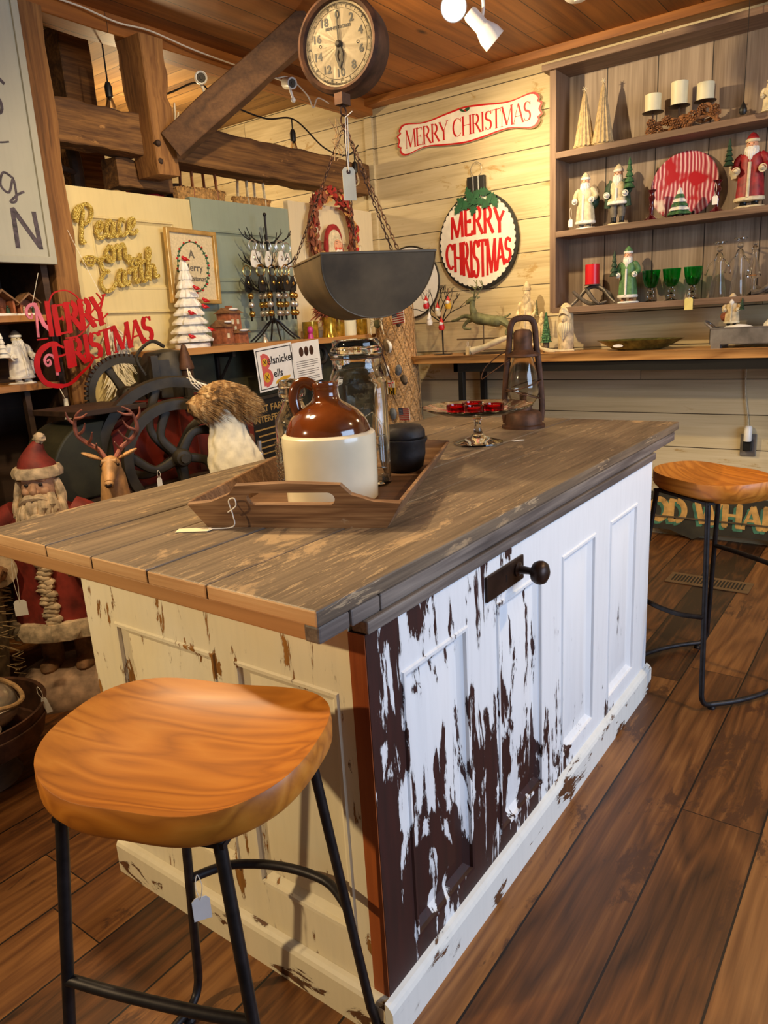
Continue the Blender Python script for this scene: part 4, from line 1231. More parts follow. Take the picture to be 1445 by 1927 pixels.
og = thing('ornament_sign', 'large round Christmas ornament sign reading MERRY CHRISTMAS on the plank wall', 'sign', (3.60, 1.68, 1.80))
mo = T(3.606, 1.682, 1.795) @ FB
R0 = 0.285
nsc = 44
MB(mo).prism([(R0 * math.cos(t * PI / 48), R0 * math.sin(t * PI / 48) * 1.03) for t in range(96)], -0.004, 0.010).build('black_rim', M['black'], og, smooth=False)
sc_o = []
for i in range(nsc * 6):
    a = i * 2 * PI / (nsc * 6)
    rr = R0 * 0.955 - 0.010 * (1 - abs(math.sin(a * nsc / 2)) ** 0.7)
    sc_o.append((rr * math.cos(a) - 0.004, rr * math.sin(a) * 1.03 + 0.003))
MB(mo).prism(sc_o, 0.010, 0.016).build('scalloped_face', M['signwhite'], og, smooth=False)
lt = MB(mo)
def bulge(yc, hh, xw, curve_t, curve_b):
    def fn(x, y):
        u = x / xw
        v = y / hh
        yt = yc + hh * (1 + curve_t * (1 - u * u))
        yb = yc + hh * (curve_b * (1 - u * u))
        return (x * 1.0, yb + (yt - yb) * v)
    return fn
def line_word(s_, h, xw, f, kw):
    ww = rom_w(s_, 0.96, 1.0) * h
    k = 2 * xw / ww
    x0 = -xw
    roman(lt, s_, lambda x, y: f(x0 + x * k, y), h, kw, kw * 0.85, 0.0162, 0.0170, 0.96, 0.0)
fa = bulge(0.030, 0.125, 0.20, 0.45, 0.10)
line_word('MERRY', 0.125, 0.195, fa, 0.165)
fb2 = bulge(-0.125, 0.125, 0.235, 0.08, -0.75)
line_word('CHRISTMAS', 0.125, 0.235, fb2, 0.155)
lt.build('lettering', M['red'], og, smooth=False)
cp = MB(mo)
cp.box(-0.062, 0.062, 0.285, 0.385, -0.004, 0.022)
cp.build('ornament_cap', M['black'], og, smooth=False, bevel=0.004)
MB(mo).box(-0.018, -0.014, 0.287, 0.383, 0.022, 0.0235).box(0.018, 0.022, 0.287, 0.383, 0.022, 0.0235).build('cap_stripes', M['white'], og, smooth=False)
MB(mo).tube([(0.038 * math.cos(t * PI / 14), 0.425 + 0.042 * math.sin(t * PI / 14), 0.008) for t in range(28)], 0.0016, 6, closed=True).build('hanging_ring', M['galv_light'], og)
def holly_leaf(mb, x, y, a, l, z):
    o = []
    n = 5
    for sd in (1, -1):
        for i in range(n * 2 + 1):
            t = i / (n * 2) if sd == 1 else 1 - i / (n * 2)
            wv = 0.36 * math.sin(PI * t) * (1.0 if i % 2 else 0.55)
            o.append((t - 0.5, sd * wv * 0.9))
    mb.prism([(x + l * (p[0] * math.cos(a) - p[1] * math.sin(a)), y + l * (p[0] * math.sin(a) + p[1] * math.cos(a))) for p in o], z, z + 0.003)
hl_ = MB(mo)
for i, (x, y, a) in enumerate(((-0.10, 0.245, 2.5), (-0.05, 0.285, 1.9), (0.0, 0.275, 0.4), (0.06, 0.285, -0.2), (0.11, 0.25, -0.6), (-0.06, 0.225, 0.5), (0.03, 0.235, 2.8), (0.08, 0.22, 0.7), (-0.02, 0.20, 1.3), (-0.125, 0.215, 0.9), (0.13, 0.225, 2.0), (-0.03, 0.25, 2.4))):
    holly_leaf(hl_, x, y, a, 0.095, 0.020 + 0.003 * (i % 4))
hl_.build('holly_leaves', M['green'], og, smooth=False)
rp = thing('round_plaque', 'pale round metal plaque with dark rim, mostly hidden behind the scale pan', 'plaque', (3.60, 2.215, 1.58))
MB(T(3.605, 2.215, 1.585) @ FB).lathe([(0, 0), (0.235, 0.0), (0.24, 0.006), (0.236, 0.010)], 64).build('rim', M['machdark'], rp)
MB(T(3.605, 2.215, 1.585) @ FB).lathe([(0.228, 0.0102), (0.12, 0.011), (0, 0.012)], 64).build('face', M['white'], rp)

# ------------------------------------------------------------------ shelving unit
un = thing('wall_shelf_unit', 'tall grey-brown wooden shelving unit with three shelves on the plank wall', 'shelf unit', (3.5, 0.3, 1.33))
MB().box(3.405, 3.618, 1.075, 1.112, 1.33, 2.60).build('side', M['unit_side'], un, smooth=False, bevel=0.002)
MB().box(3.385, 3.618, -0.60, 1.150, 2.60, 2.632).build('top_board', M['unit'], un, smooth=False, bevel=0.003)
MB().box(3.600, 3.617, -0.60, 1.075, 1.355, 2.60).build('back_board', M['unitback'], un, smooth=False)
for z, y1 in ((2.155, 1.075), (1.742, 1.075), (1.325, 1.098)):
    MB().box(3.40, 3.602, -0.60, y1, z, z + 0.032).build('shelf', M['unit'], un, smooth=False, bevel=0.002)
Z1, Z2, Z3, ZB = 2.187, 1.774, 1.357, 1.105

# ------------------------------------------------------------------ figure builders
def santa(name, label, loc, rz, h, robe='robe_red', trim='plaster', hatc=None, beard='plaster', skin='skin', coat=None, base='snow', tree=None, staff=False, sack=None, width=1.0, arms=True, boots='black', pants=None, hem=0.10, mono=None):
    t = thing(name, label, 'figurine', loc, rz, world=False)
    g = lambda k: M[mono or k]
    hatc = hatc or robe
    s = h
    w_ = width * h
    if base:
        MB().lathe([(0, 0), (0.20 * w_, 0), (0.215 * w_, 0.012 * s), (0.19 * w_, 0.035 * s), (0, 0.04 * s)], 20, sy=0.8, wob=lambda a, z, i: 1 + 0.08 * math.sin(a * 5)).build('base', M[base], t)
    for sx in (-1, 1):
        MB().tube([(sx * 0.075 * w_, 0.0, 0.035 * s), (sx * 0.075 * w_, 0, (hem + 0.05 + (0.22 if pants else 0)) * s)], [0.045 * w_, 0.052 * w_], 10).ball((sx * 0.08 * w_, -0.035 * w_, 0.05 * s), (0.045 * w_, 0.07 * w_, 0.03 * s), 10, 6).build('boot', g(boots), t)
    hm = hem + (0.24 if pants else 0)
    if pants:
        for sx in (-1, 1):
            MB().tube([(sx * 0.075 * w_, 0, (hem + 0.04) * s), (sx * 0.078 * w_, 0, (hem + 0.16) * s), (sx * 0.06 * w_, 0, (hm + 0.06) * s)], [0.055 * w_, 0.07 * w_, 0.065 * w_], 10).build('trouser', g(pants), t)
    fold = lambda a, z, i: 1 + 0.045 * math.sin(a * 7 + z * 9) * (1 if i < 4 else 0.3)
    MB().lathe([(0.14 * w_, hm * s), (0.185 * w_, hm * s), (0.182 * w_, (hm + 0.1) * s), (0.165 * w_, 0.40 * s), (0.145 * w_, 0.50 * s), (0.15 * w_, 0.60 * s), (0.145 * w_, 0.68 * s), (0.10 * w_, 0.745 * s), (0.05 * w_, 0.77 * s), (0, 0.78 * s)], 28, sy=0.78, wob=fold).build('robe', g(robe), t)
    MB().lathe([(0.17 * w_, (hm - 0.005) * s), (0.20 * w_, (hm + 0.005) * s), (0.205 * w_, (hm + 0.025) * s), (0.198 * w_, (hm + 0.05) * s), (0.17 * w_, (hm + 0.055) * s)], 28, sy=0.8, wob=lambda a, z, i: 1 + 0.02 * math.sin(a * 17)).build('fur_trim', g(trim), t)
    MB().tube([(0, -0.152 * w_, (hm + 0.04) * s), (0, -0.132 * w_, 0.42 * s), (0, -0.120 * w_, 0.60 * s)], 0.022 * w_, 8).build('front_trim', g(trim), t)
    if coat:
        mb = MB()
        for sx in (-1, 1):
            mb.tube(cat([(sx * 0.10 * w_, -0.02 * w_, 0.73 * s), (sx * 0.15 * w_, -0.03 * w_, 0.6 * s), (sx * 0.17 * w_, -0.03 * w_, 0.45 * s), (sx * 0.19 * w_, -0.02 * w_, 0.30 * s)], 4), 0.045 * w_, 10, flat=1.4)
        mb.build('coat', g(coat), t)
    armc = coat or robe
    if arms:
        for sx in (-1, 1):
            el = (sx * 0.205 * w_, -0.01 * w_, 0.56 * s)
            hd = (sx * 0.17 * w_, -0.13 * w_, 0.50 * s)
            MB().tube(cat([(sx * 0.11 * w_, 0, 0.705 * s), (sx * 0.17 * w_, 0, 0.65 * s), el, hd], 4), [0.05 * w_, 0.058 * w_, 0.055 * w_, 0.05 * w_, 0.045 * w_], 10).build('sleeve', g(armc), t)
            hand = MB().ball((hd[0] * 0.98, hd[1] - 0.028 * w_, hd[2]), (0.034 * w_, 0.036 * w_, 0.034 * s), 10, 6)
            for q in range(4):
                hand.tube([(hd[0] * 0.98 + (q - 1.5) * 0.014 * w_, hd[1] - 0.045 * w_, hd[2] + 0.01 * s), (hd[0] * 0.98 + (q - 1.5) * 0.013 * w_, hd[1] - 0.062 * w_, hd[2] - 0.012 * s)], 0.008 * w_, 5)
            hand.build('mitten', g(trim), t)
            MB().tube([(hd[0], hd[1] + 0.012 * w_, hd[2]), (hd[0], hd[1] - 0.012 * w_, hd[2])], 0.056 * w_, 12).build('cuff', g(trim), t)
    zc = 0.825 * s
    MB().ball((0, -0.01 * w_, zc), (0.078 * w_, 0.078 * w_, 0.085 * s), 16, 12).ball((0, -0.092 * w_, zc - 0.005 * s), (0.016 * w_, 0.018 * w_, 0.014 * s), 8, 6).ball((-0.034 * w_, -0.072 * w_, zc - 0.012 * s), 0.019 * w_, 8, 6).ball((0.034 * w_, -0.072 * w_, zc - 0.012 * s), 0.019 * w_, 8, 6).build('face', g(skin) if skin != 'skin' or not mono else g(skin), t)
    if not mono:
        e = MB()
        for sx in (-1, 1):
            e.ball((sx * 0.030 * w_, -0.083 * w_, zc + 0.018 * s), 0.0085 * w_, 6, 5)
        e.build('eyes', M['ink'], t)
    bm = MB()
    bm.ball((0, -0.055 * w_, zc - 0.105 * s), (0.082 * w_, 0.06 * w_, 0.115 * s), 18, 12, lump=0.35, fr=60)
    for k in range(9):
        a = (k - 4) * 0.32
        bm.tube(cat([(math.sin(a) * 0.075 * w_, -0.07 * w_ * math.cos(a) - 0.01 * w_, zc - 0.02 * s), (math.sin(a) * 0.08 * w_, -0.095 * w_ * math.cos(a) - 0.02 * w_, zc - 0.10 * s), (math.sin(a) * 0.045 * w_, -0.085 * w_ * math.cos(a) - 0.025 * w_, zc - 0.21 * s + abs(k - 4) * 0.012 * s)], 3), [0.016 * w_, 0.018 * w_, 0.006 * w_], 6)
    for sx in (-1, 1):
        bm.tube(cat([(0, -0.096 * w_, zc - 0.028 * s), (sx * 0.03 * w_, -0.095 * w_, zc - 0.032 * s), (sx * 0.06 * w_, -0.078 * w_, zc - 0.048 * s)], 3), [0.014 * w_, 0.012 * w_, 0.004 * w_], 6)
    bm.build('beard', g(beard), t)
    MB().lathe([(0.06 * w_, 0.865 * s), (0.088 * w_, 0.868 * s), (0.093 * w_, 0.885 * s), (0.088 * w_, 0.905 * s), (0.07 * w_, 0.91 * s)], 20, wob=lambda a, z, i: 1 + 0.03 * math.sin(a * 11)).build('hat_band', g(trim), t)
    MB().lathe([(0.080 * w_, 0.90 * s), (0.075 * w_, 0.93 * s), (0.05 * w_, 0.965 * s), (0.028 * w_, 0.985 * s), (0.0, 1.0 * s)], 18).build('hat', g(hatc), t)
    if tree:
        c = (tree[0] * w_, -0.13 * w_, 0)
        mb = MB()
        z0 = tree[1] * s
        for k in range(5):
            r = (0.075 - 0.012 * k) * w_ * tree[2]
            z = z0 + k * 0.065 * s * tree[2]
            mb.lathe([(0, z), (r, z - 0.01 * s), (r * 0.5, z + 0.05 * s * tree[2]), (0, z + 0.09 * s * tree[2])], 12, m=T(c[0], c[1], 0), wob=lambda a, z, i: 1 + 0.2 * math.sin(a * 6))
        mb.build('held_tree', M[tree[3]], t)
    if staff:
        MB().tube([(-0.20 * w_, -0.16 * w_, 0.04 * s), (-0.20 * w_, -0.16 * w_, 0.72 * s)], 0.010 * w_, 6).build('staff', g('cone'), t)
    if sack:
        MB().ball((sack[0] * w_, 0.05 * w_, sack[1] * s), (0.10 * w_, 0.09 * w_, 0.14 * s), 14, 10, lump=0.25, fr=40).build('sack', M[sack[2]], t)
    return t
RB = -PI / 2      # facing the room from the back wall

# top shelf
def cone_tree(label, y, h, x=3.49):
    t = thing('cone_tree', label, 'decoration', (x, y, Z1), 0, 'ribbed cone trees on the top shelf')
    n = 14
    MB(T(x, y, Z1)).lathe([(0.0, 0.0), (0.045, 0.0), (0.046, 0.012), (0.050, 0.014), (0.056, 0.018), (0.050, 0.03), (0.030, h * 0.5), (0.012, h * 0.85), (0.005, h * 0.92), (0.004, h * 0.94), (0, h * 0.945)], n * 6, wob=lambda a, z, i: 1 + (0.12 * math.cos(a * n) if i > 3 else 0)).build('ribbed_cone', M['conetan'], t, angle=80)
    mb = MB(T(x, y, Z1 + h * 0.97))
    mb.ball((0, 0, 0), 0.007, 8, 6)
    for k in range(6):
        a = k * PI / 3
        mb.tube([(0, 0, 0), (0, 0.016 * math.cos(a), 0.016 * math.sin(a))], [0.004, 0.001], 5)
    mb.build('star', M['creamc'], t)
cone_tree('left cream ribbed cone tree on the top shelf', 0.945, 0.315)
cone_tree('taller right cream ribbed cone tree on the top shelf', 0.842, 0.335)
ph = thing('pinecone_candle_holder', 'twisted branch and pinecone holder with candle plates on the top shelf', 'candle holder', (3.49, 0.44, Z1))
def pinecone(mb, c, r, ax=(0, 0, 1)):
    q = Vector(ax).to_track_quat('Z', 'Y').to_matrix().to_4x4()
    for k in range(34):
        z = -0.9 + 1.8 * k / 33
        a = k * 2.4
        rr = r * math.sqrt(max(0, 1 - z * z)) * 0.8
        mb.ball((rr * math.cos(a), rr * math.sin(a), z * r * 1.15), (r * 0.28, r * 0.28, r * 0.16), 6, 4, m=T(*c) @ q)
for (y, z, r) in ((0.585, 0.025, 0.026), (0.575, 0.062, 0.022), (0.50, 0.065, 0.024), (0.455, 0.04, 0.024), (0.41, 0.035, 0.026), (0.37, 0.06, 0.024), (0.33, 0.085, 0.022), (0.27, 0.07, 0.022), (0.545, 0.022, 0.024)):
    mb = MB()
    pinecone(mb, (3.475 + random.uniform(-0.02, 0.02), y, Z1 + z), r, (random.uniform(-1, 1), random.uniform(-1, 1), 0.6))
    mb.build('pinecone', M['cone'], ph)
br = MB()
for k in range(5):
    br.tube(cat([(3.49 + random.uniform(-0.02, 0.02), 0.59 - i * 0.085, Z1 + 0.012 + abs(math.sin(i * 1.3 + k)) * 0.06) for i in range(5)], 5), [0.008, 0.010, 0.006], 7)
br.tube(cat([(3.48, 0.42, Z1 + 0.01), (3.47, 0.36, Z1 + 0.05), (3.47, 0.31, Z1 + 0.10), (3.48, 0.27, Z1 + 0.06), (3.48, 0.26, Z1 + 0.01)], 5), 0.011, 8)
br.build('branch', M['cone'], ph)
for i, (y, z, h, lb) in enumerate(((0.578, 0.116, 0.082, 'shortest and leftmost'), (0.448, 0.121, 0.108, 'tallest, middle'), (0.323, 0.118, 0.080, 'rightmost'))):
    MB(T(3.49, y, Z1 + z)).lathe([(0, -0.006), (0.03, -0.005), (0.052, 0.0), (0.054, 0.003), (0, 0.003)], 24).tube([(0, 0, -z + 0.03), (0, 0, -0.004)], 0.004, 6).build('candle_plate', M['rustdark'], ph)
    c_ = thing('pillar_candle', lb + ' ivory pillar candle on the pinecone holder', 'candle', (3.49, y, Z1 + z + 0.004), 0, 'ivory pillar candles')
    MB(T(3.49, y, Z1 + z + 0.004)).lathe([(0, 0), (0.040, 0), (0.041, h), (0.036, h + 0.002), (0.030, h - 0.008), (0, h - 0.010)], 28, wob=lambda a, z_, i_: 1 + 0.0).build('wax', M['candle'], c_)
    MB(T(3.49, y, Z1 + z + 0.004)).tube([(0, 0, h - 0.010), (0.001, 0, h + 0.004)], 0.0012, 5).build('wick', M['ink'], c_)
cd_ = thing('pull_cord', 'thin dark pull cord with black teardrop weight before the top shelf', 'cord', (3.34, 0.115, 2.2))
MB().tube([(3.34, 0.115, 2.76), (3.34, 0.115, 2.235)], 0.0018, 5).build('cord', M['ink'], cd_)
MB(T(3.34, 0.115, 2.18)).lathe([(0, 0), (0.012, 0.002), (0.018, 0.014), (0.017, 0.026), (0.008, 0.045), (0.002, 0.058), (0, 0.06)], 16).build('weight', M['black'], cd_)
santa('angel_figurine', 'small cream figurine cut by the right edge on the top shelf', (3.49, 0.03, Z1), RB, 0.17, mono='creamc', base='creamc')

# middle shelf
santa('santa_figurine', 'left cream-robed santa figurine with green sash on the middle shelf', (3.49, 0.935, Z2), RB, 0.30, robe='robe_cream', hatc='robe_cream', coat=None, sack=(0.16, 0.5, 'dkgreen'), boots='grey', width=0.95)
santa('santa_figurine', 'standing santa figurine in dark green coat holding a small tree', (3.49, 0.750, Z2), RB, 0.315, robe='creamc', coat='dkgreen', hatc='creamc', pants='grey', base='creamc', tree=(0.24, 0.58, 1.4, 'fir_tree'), width=0.95)
pt_ = thing('agate_platter', 'large round red and white agate platter standing on the middle shelf', 'platter', (3.56, 0.42, Z2))
MB(T(3.565, 0.425, Z2 + 0.165) @ FB @ RX(-0.12)).lathe([(0, 0), (0.168, 0.0), (0.172, 0.005), (0.168, 0.010), (0, 0.010)], 64).build('disc', M['agate'], pt_)
MB().box(3.53, 3.58, 0.36, 0.37, Z2, Z2 + 0.03).box(3.53, 3.58, 0.47, 0.48, Z2, Z2 + 0.03).build('easel', M['black'], pt_, smooth=False)
def candlestick(label, y):
    t = thing('candlestick', label, 'candlestick', (3.46, y, Z2), 0, 'burgundy glass candlesticks')
    MB(T(3.46, y, Z2)).lathe([(0, 0), (0.036, 0.0), (0.037, 0.006), (0.022, 0.016), (0.011, 0.026), (0.009, 0.045), (0.015, 0.060), (0.011, 0.075), (0.012, 0.095), (0.018, 0.112), (0.013, 0.125), (0.014, 0.14), (0.024, 0.152), (0.020, 0.153), (0.010, 0.142), (0, 0.14)], 24).build('glass_stem', M['burgundy'], t)
    return t
candlestick('left burgundy glass candlestick before the red platter', 0.560)
candlestick('right burgundy glass candlestick with a white price tag', 0.235)
price_tag((3.415, 0.235, Z2 + 0.055), 0.05, FB, 'white price tag hanging on the right burgundy candlestick', 'white', 0.026, 0.042, 0.06)
tt = thing('tree_figurine', 'small snowy ceramic fir tree before the red platter', 'figurine', (3.44, 0.412, Z2))
for k in range(6):
    r = 0.058 - 0.0085 * k
    z = 0.012 + k * 0.02
    MB(T(3.44, 0.412, Z2)).lathe([(0, z), (r, z - 0.002), (r * 0.95, z + 0.005), (r * 0.45, z + 0.026), (0, z + 0.03)], 30, wob=lambda a, z_, i_: 1 + 0.16 * math.sin(a * 6)).build('tier', M['fir_tree'] if k % 2 == 0 else M['plaster'], tt)
MB(T(3.44, 0.412, Z2)).lathe([(0, 0), (0.014, 0), (0.014, 0.014), (0, 0.014)], 10).build('trunk', M['cone'], tt)
santa('santa_figurine', 'large santa figurine in long red robe at the right end of the middle shelf', (3.48, 0.09, Z2), RB, 0.35, robe='robe_red', trim='creamc', base='creamc', sack=(-0.2, 0.55, 'creamc'), tree=(-0.27, 0.60, 1.0, 'dkgreen'), width=1.0)
price_tag((3.40, 0.985, Z2 + 0.035), 0.05, FB, 'white price tag hanging beside the cream-robed santa', 'white', 0.024, 0.04, 0.06)

# lower shelf
ah = thing('antler_candle_holder', 'pewter antler candle holder on the bottom shelf', 'candle holder', (3.48, 0.88, Z3))
mb = MB()
for pts in ([(3.46, 1.00, Z3 + 0.008), (3.47, 0.96, Z3 + 0.045), (3.48, 0.92, Z3 + 0.09), (3.48, 0.87, Z3 + 0.105), (3.48, 0.82, Z3 + 0.085), (3.47, 0.78, Z3 + 0.04), (3.46, 0.745, Z3 + 0.010)],
            [(3.44, 0.985, Z3 + 0.085), (3.45, 0.95, Z3 + 0.05), (3.46, 0.90, Z3 + 0.015), (3.47, 0.84, Z3 + 0.008), (3.48, 0.80, Z3 + 0.02)],
            [(3.50, 0.93, Z3 + 0.098), (3.45, 0.90, Z3 + 0.08), (3.44, 0.86, Z3 + 0.03), (3.44, 0.83, Z3 + 0.008)],
            [(3.50, 0.86, Z3 + 0.10), (3.52, 0.80, Z3 + 0.06), (3.53, 0.77, Z3 + 0.01)]):
    mb.tube(cat(pts, 6), [0.008, 0.011, 0.012, 0.010, 0.005], 9)
mb.build('antlers', M['antler'], ah)
MB(T(3.48, 0.885, Z3 + 0.112)).lathe([(0, 0), (0.045, 0), (0.046, 0.004), (0, 0.004)], 24).build('candle_plate', M['antler'], ah)
rc = thing('pillar_candle', 'bright red pillar candle on the pewter antler holder', 'candle', (3.48, 0.885, Z3 + 0.117))
MB(T(3.48, 0.885, Z3 + 0.117)).lathe([(0, 0), (0.040, 0), (0.040, 0.108), (0.034, 0.109), (0.028, 0.102), (0, 0.100)], 28).build('wax', M['redwax'], rc)
MB(T(3.48, 0.885, Z3 + 0.117)).tube([(0, 0, 0.1), (0.001, 0, 0.115)], 0.0012, 5).build('wick', M['ink'], rc)
santa('santa_figurine', 'green-robed santa figurine beside the green goblets on the bottom shelf', (3.49, 0.685, Z3), RB, 0.305, robe='robe_green', tree=(-0.24, 0.5, 1.3, 'dkgreen'), boots='cone', sack=None, width=0.9)
def goblet(loc, label):
    t = thing('goblet', label, 'glass', loc, 0, 'green glass goblets on the bottom shelf', world=False)
    MB().lathe([(0, 0), (0.032, 0.0), (0.033, 0.003), (0.012, 0.010), (0.010, 0.016), (0.018, 0.028), (0.010, 0.040), (0.018, 0.052), (0.010, 0.064), (0.006, 0.070), (0, 0.071)], 24).build('clear_stem', M['glass'], t)
    MB().lathe([(0, 0.071), (0.020, 0.072), (0.034, 0.090), (0.042, 0.120), (0.048, 0.165), (0.046, 0.165), (0.040, 0.121), (0.032, 0.093), (0.018, 0.077), (0, 0.076)], 36, wob=lambda a, z, i: 1 + 0.02 * math.cos(a * 12)).build('bowl', M['greenglass'], t)
    return t
g1 = goblet((3.48, 0.555, Z3), 'leftmost of the three green glass goblets on the bottom shelf')
for y, lb in ((0.447, 'middle of the three green glass goblets on the bottom shelf'), (0.338, 'rightmost of the three green glass goblets on the bottom shelf')):
    dup(g1, (3.48, y, Z3), 0, lb)
price_tag((3.395, 0.333, 1.335), 0.05, FB, 'yellow price tag hanging over the edge of the bottom shelf', 'yellowtag', 0.042, 0.062, 0.03)
def glass_angel(label, y, h, x=3.49, horn=False):
    t = thing('glass_angel', label, 'figurine', (x, y, Z3), 0, 'clear glass angels')
    m = T(x, y, Z3)
    MB(m).lathe([(0, 0), (0.040, 0), (0.041, 0.004), (0.032, h * 0.3), (0.022, h * 0.58), (0.024, h * 0.68), (0.014, h * 0.78), (0.009, h * 0.80), (0, h * 0.80)], 20).build('gown', M['glass'], t)
    MB(m).ball((0, 0, h * 0.86), h * 0.055, 12, 8).build('head', M['glass'], t)
    MB(m).tube([(0.03 * math.cos(k * PI / 8), 0.03 * math.sin(k * PI / 8), h * 0.97) for k in range(16)], 0.005, 6, closed=True).build('halo', M['glass'], t)
    mb = MB(m)
    for sy in (-1, 1):
        mb.tube(cat([(0, sy * 0.016, h * 0.68), (-0.01, sy * 0.045, h * 0.58), (-0.025, sy * 0.06, h * 0.42)], 4), 0.006, 6)
    mb.build('arms', M['glass'], t)
glass_angel('left clear glass angel figurine on the bottom shelf', 0.215, 0.28)
glass_angel('right clear glass angel figurine on the bottom shelf', 0.118, 0.29)
ga = thing('glass_bell', 'clear glass bell standing right of the glass angels', 'figurine', (3.47, 0.045, Z3))
MB(T(3.47, 0.045, Z3)).lathe([(0, 0.0), (0.030, 0.0), (0.012, 0.02), (0.010, 0.08), (0.036, 0.095), (0.030, 0.12), (0.016, 0.17), (0.012, 0.21), (0.018, 0.225), (0.008, 0.24), (0, 0.242)], 20).build('body', M['glass'], ga)
MB(T(3.47, 0.045, Z3)).ball((0, 0, 0.25), 0.010, 10, 8).build('finial', M['glass'], ga)
dh = thing('antler_candle_holder', 'second pewter antler holder cut by the right edge of the bottom shelf', 'candle holder', (3.48, -0.02, Z3))
MB().tube(cat([(3.45, 0.045, Z3 + 0.012), (3.45, 0.0, Z3 + 0.02), (3.46, -0.04, Z3 + 0.05), (3.47, -0.09, Z3 + 0.085), (3.47, -0.15, Z3 + 0.04), (3.47, -0.2, Z3 + 0.012)], 5), [0.015, 0.012, 0.009], 9).tube(cat([(3.50, 0.04, Z3 + 0.04), (3.49, -0.02, Z3 + 0.018), (3.49, -0.1, Z3 + 0.03)], 5), [0.010, 0.013], 9).build('antlers', M['antler'], dh)
MB(T(3.47, -0.09, Z3 + 0.092)).lathe([(0, 0), (0.04, 0), (0.04, 0.004), (0, 0.004)], 20).build('candle_plate', M['antler'], dh)

# ------------------------------------------------------------------ bench along the back wall
bn = thing('console_table', 'long live-edge wooden console table on black metal legs along the back wall', 'table', (3.42, 0.6, 0))
n = 60
vs, fs = [], []
for i in range(n + 1):
    y = 2.02 - 2.9 * i / n
    xf = 3.245 + 0.012 * mn.noise(Vector((y * 3, 1.7, 0))) + (0.03 if i == 0 else 0)
    xb_ = xf + 0.010 + 0.008 * mn.noise(Vector((y * 9, 4, 0)))
    vs += [(xf, y, ZB), (xb_ + 0.004, y, ZB - 0.022), (xf + 0.012, y, ZB - 0.046), (3.60, y, ZB - 0.046), (3.60, y, ZB)]
for i in range(n):
    for k in range(5):
        k2 = (k + 1) % 5
        fs.append((i * 5 + k, i * 5 + k2, i * 5 + 5 + k2, i * 5 + 5 + k))
fs += [(4, 3, 2, 1, 0), tuple(n * 5 + k for k in range(5))]
MB().add(vs, fs).build('live_edge_top', M['bench'], bn, angle=50)
MB().box(3.275, 3.305, -0.85, 1.70, 1.004, 1.057).box(3.56, 3.59, -0.85, 1.70, 1.004, 1.057).box(3.275, 3.59, 1.67, 1.70, 1.004, 1.057).build('steel_frame', M['black'], bn, smooth=False)
for x in (3.29, 3.575):
    for y in (1.65, -0.82):
        MB().box(x - 0.018, x + 0.018, y - 0.018, y + 0.018, 0, 1.004).build('leg', M['black'], bn, smooth=False, bevel=0.003)
def tree_twig(mb, p, d, r, l, depth):
    if depth == 0:
        return
    q = p + d * l
    mid = p + d * l * 0.5 + Vector((random.uniform(-1, 1), random.uniform(-1, 1), random.uniform(0, 1))) * l * 0.12
    mb.tube(cat([p, mid, q], 3), [r, r * 0.7], 6)
    for k in range(2 if depth > 1 else 0):
        nd = (d + Vector((random.uniform(-0.5, 0.5), random.uniform(-0.9, 0.9), random.uniform(-0.1, 0.7)))).normalized()
        tree_twig(mb, q, nd, r * 0.7, l * 0.72, depth - 1)
ot = thing('ornament_tree', 'bare black wire ornament tree on the console table', 'ornament stand', (3.42, 1.86, ZB))
mb = MB()
mb.tube([(3.42, 1.86, ZB + 0.004), (3.42, 1.86, ZB + 0.22)], 0.005, 6)
random.seed(4)
for a in (-1.0, -0.5, -0.1, 0.35, 0.8, 1.15):
    tree_twig(mb, Vector((3.42, 1.86, ZB + 0.20)), Vector((random.uniform(-0.3, 0.3), math.sin(a), math.cos(a) * 0.9 + 0.25)).normalized(), 0.0045, 0.095, 4)
mb.build('wire_branches', M['iron'], ot)
MB(T(3.42, 1.86, ZB)).lathe([(0, 0), (0.06, 0), (0.06, 0.004), (0, 0.005)], 20).build('base', M['black'], ot)
gn = (('red-hatted gnome ornament at the left of the wire ornament tree', 1.955, 0.295, 'red'), ('cream gnome ornament in the middle of the wire ornament tree', 1.87, 0.245, 'creamc'), ('bearded gnome ornament in yellow at the right of the wire tree', 1.79, 0.285, 'yellow'), ('little hanging elf ornament low on the wire ornament tree', 1.845, 0.155, 'red'), ('small white bead ornament on the left of the wire tree', 1.935, 0.19, 'plaster'))
for lb, y, z, c in gn:
    t = thing('hanging_ornament', lb, 'ornament', (3.38, y, ZB + z), 0, 'ornaments on the wire tree')
    m = T(3.385, y, ZB + z)
    MB(m).lathe([(0, 0), (0.016, 0.002), (0.021, 0.02), (0.012, 0.05), (0, 0.055)], 12).build('body', M[c], t)
    MB(m).ball((-0.006, 0, 0.042), 0.015, 10, 8).build('head', M['plaster'], t)
    MB(m).lathe([(0.016, 0.05), (0.006, 0.075), (0, 0.09)], 10).tube([(0, 0, 0.085), (0.01, 0, 0.12)], 0.0008, 4).build('hat', M['red'] if c != 'plaster' else M['plaster'], t)
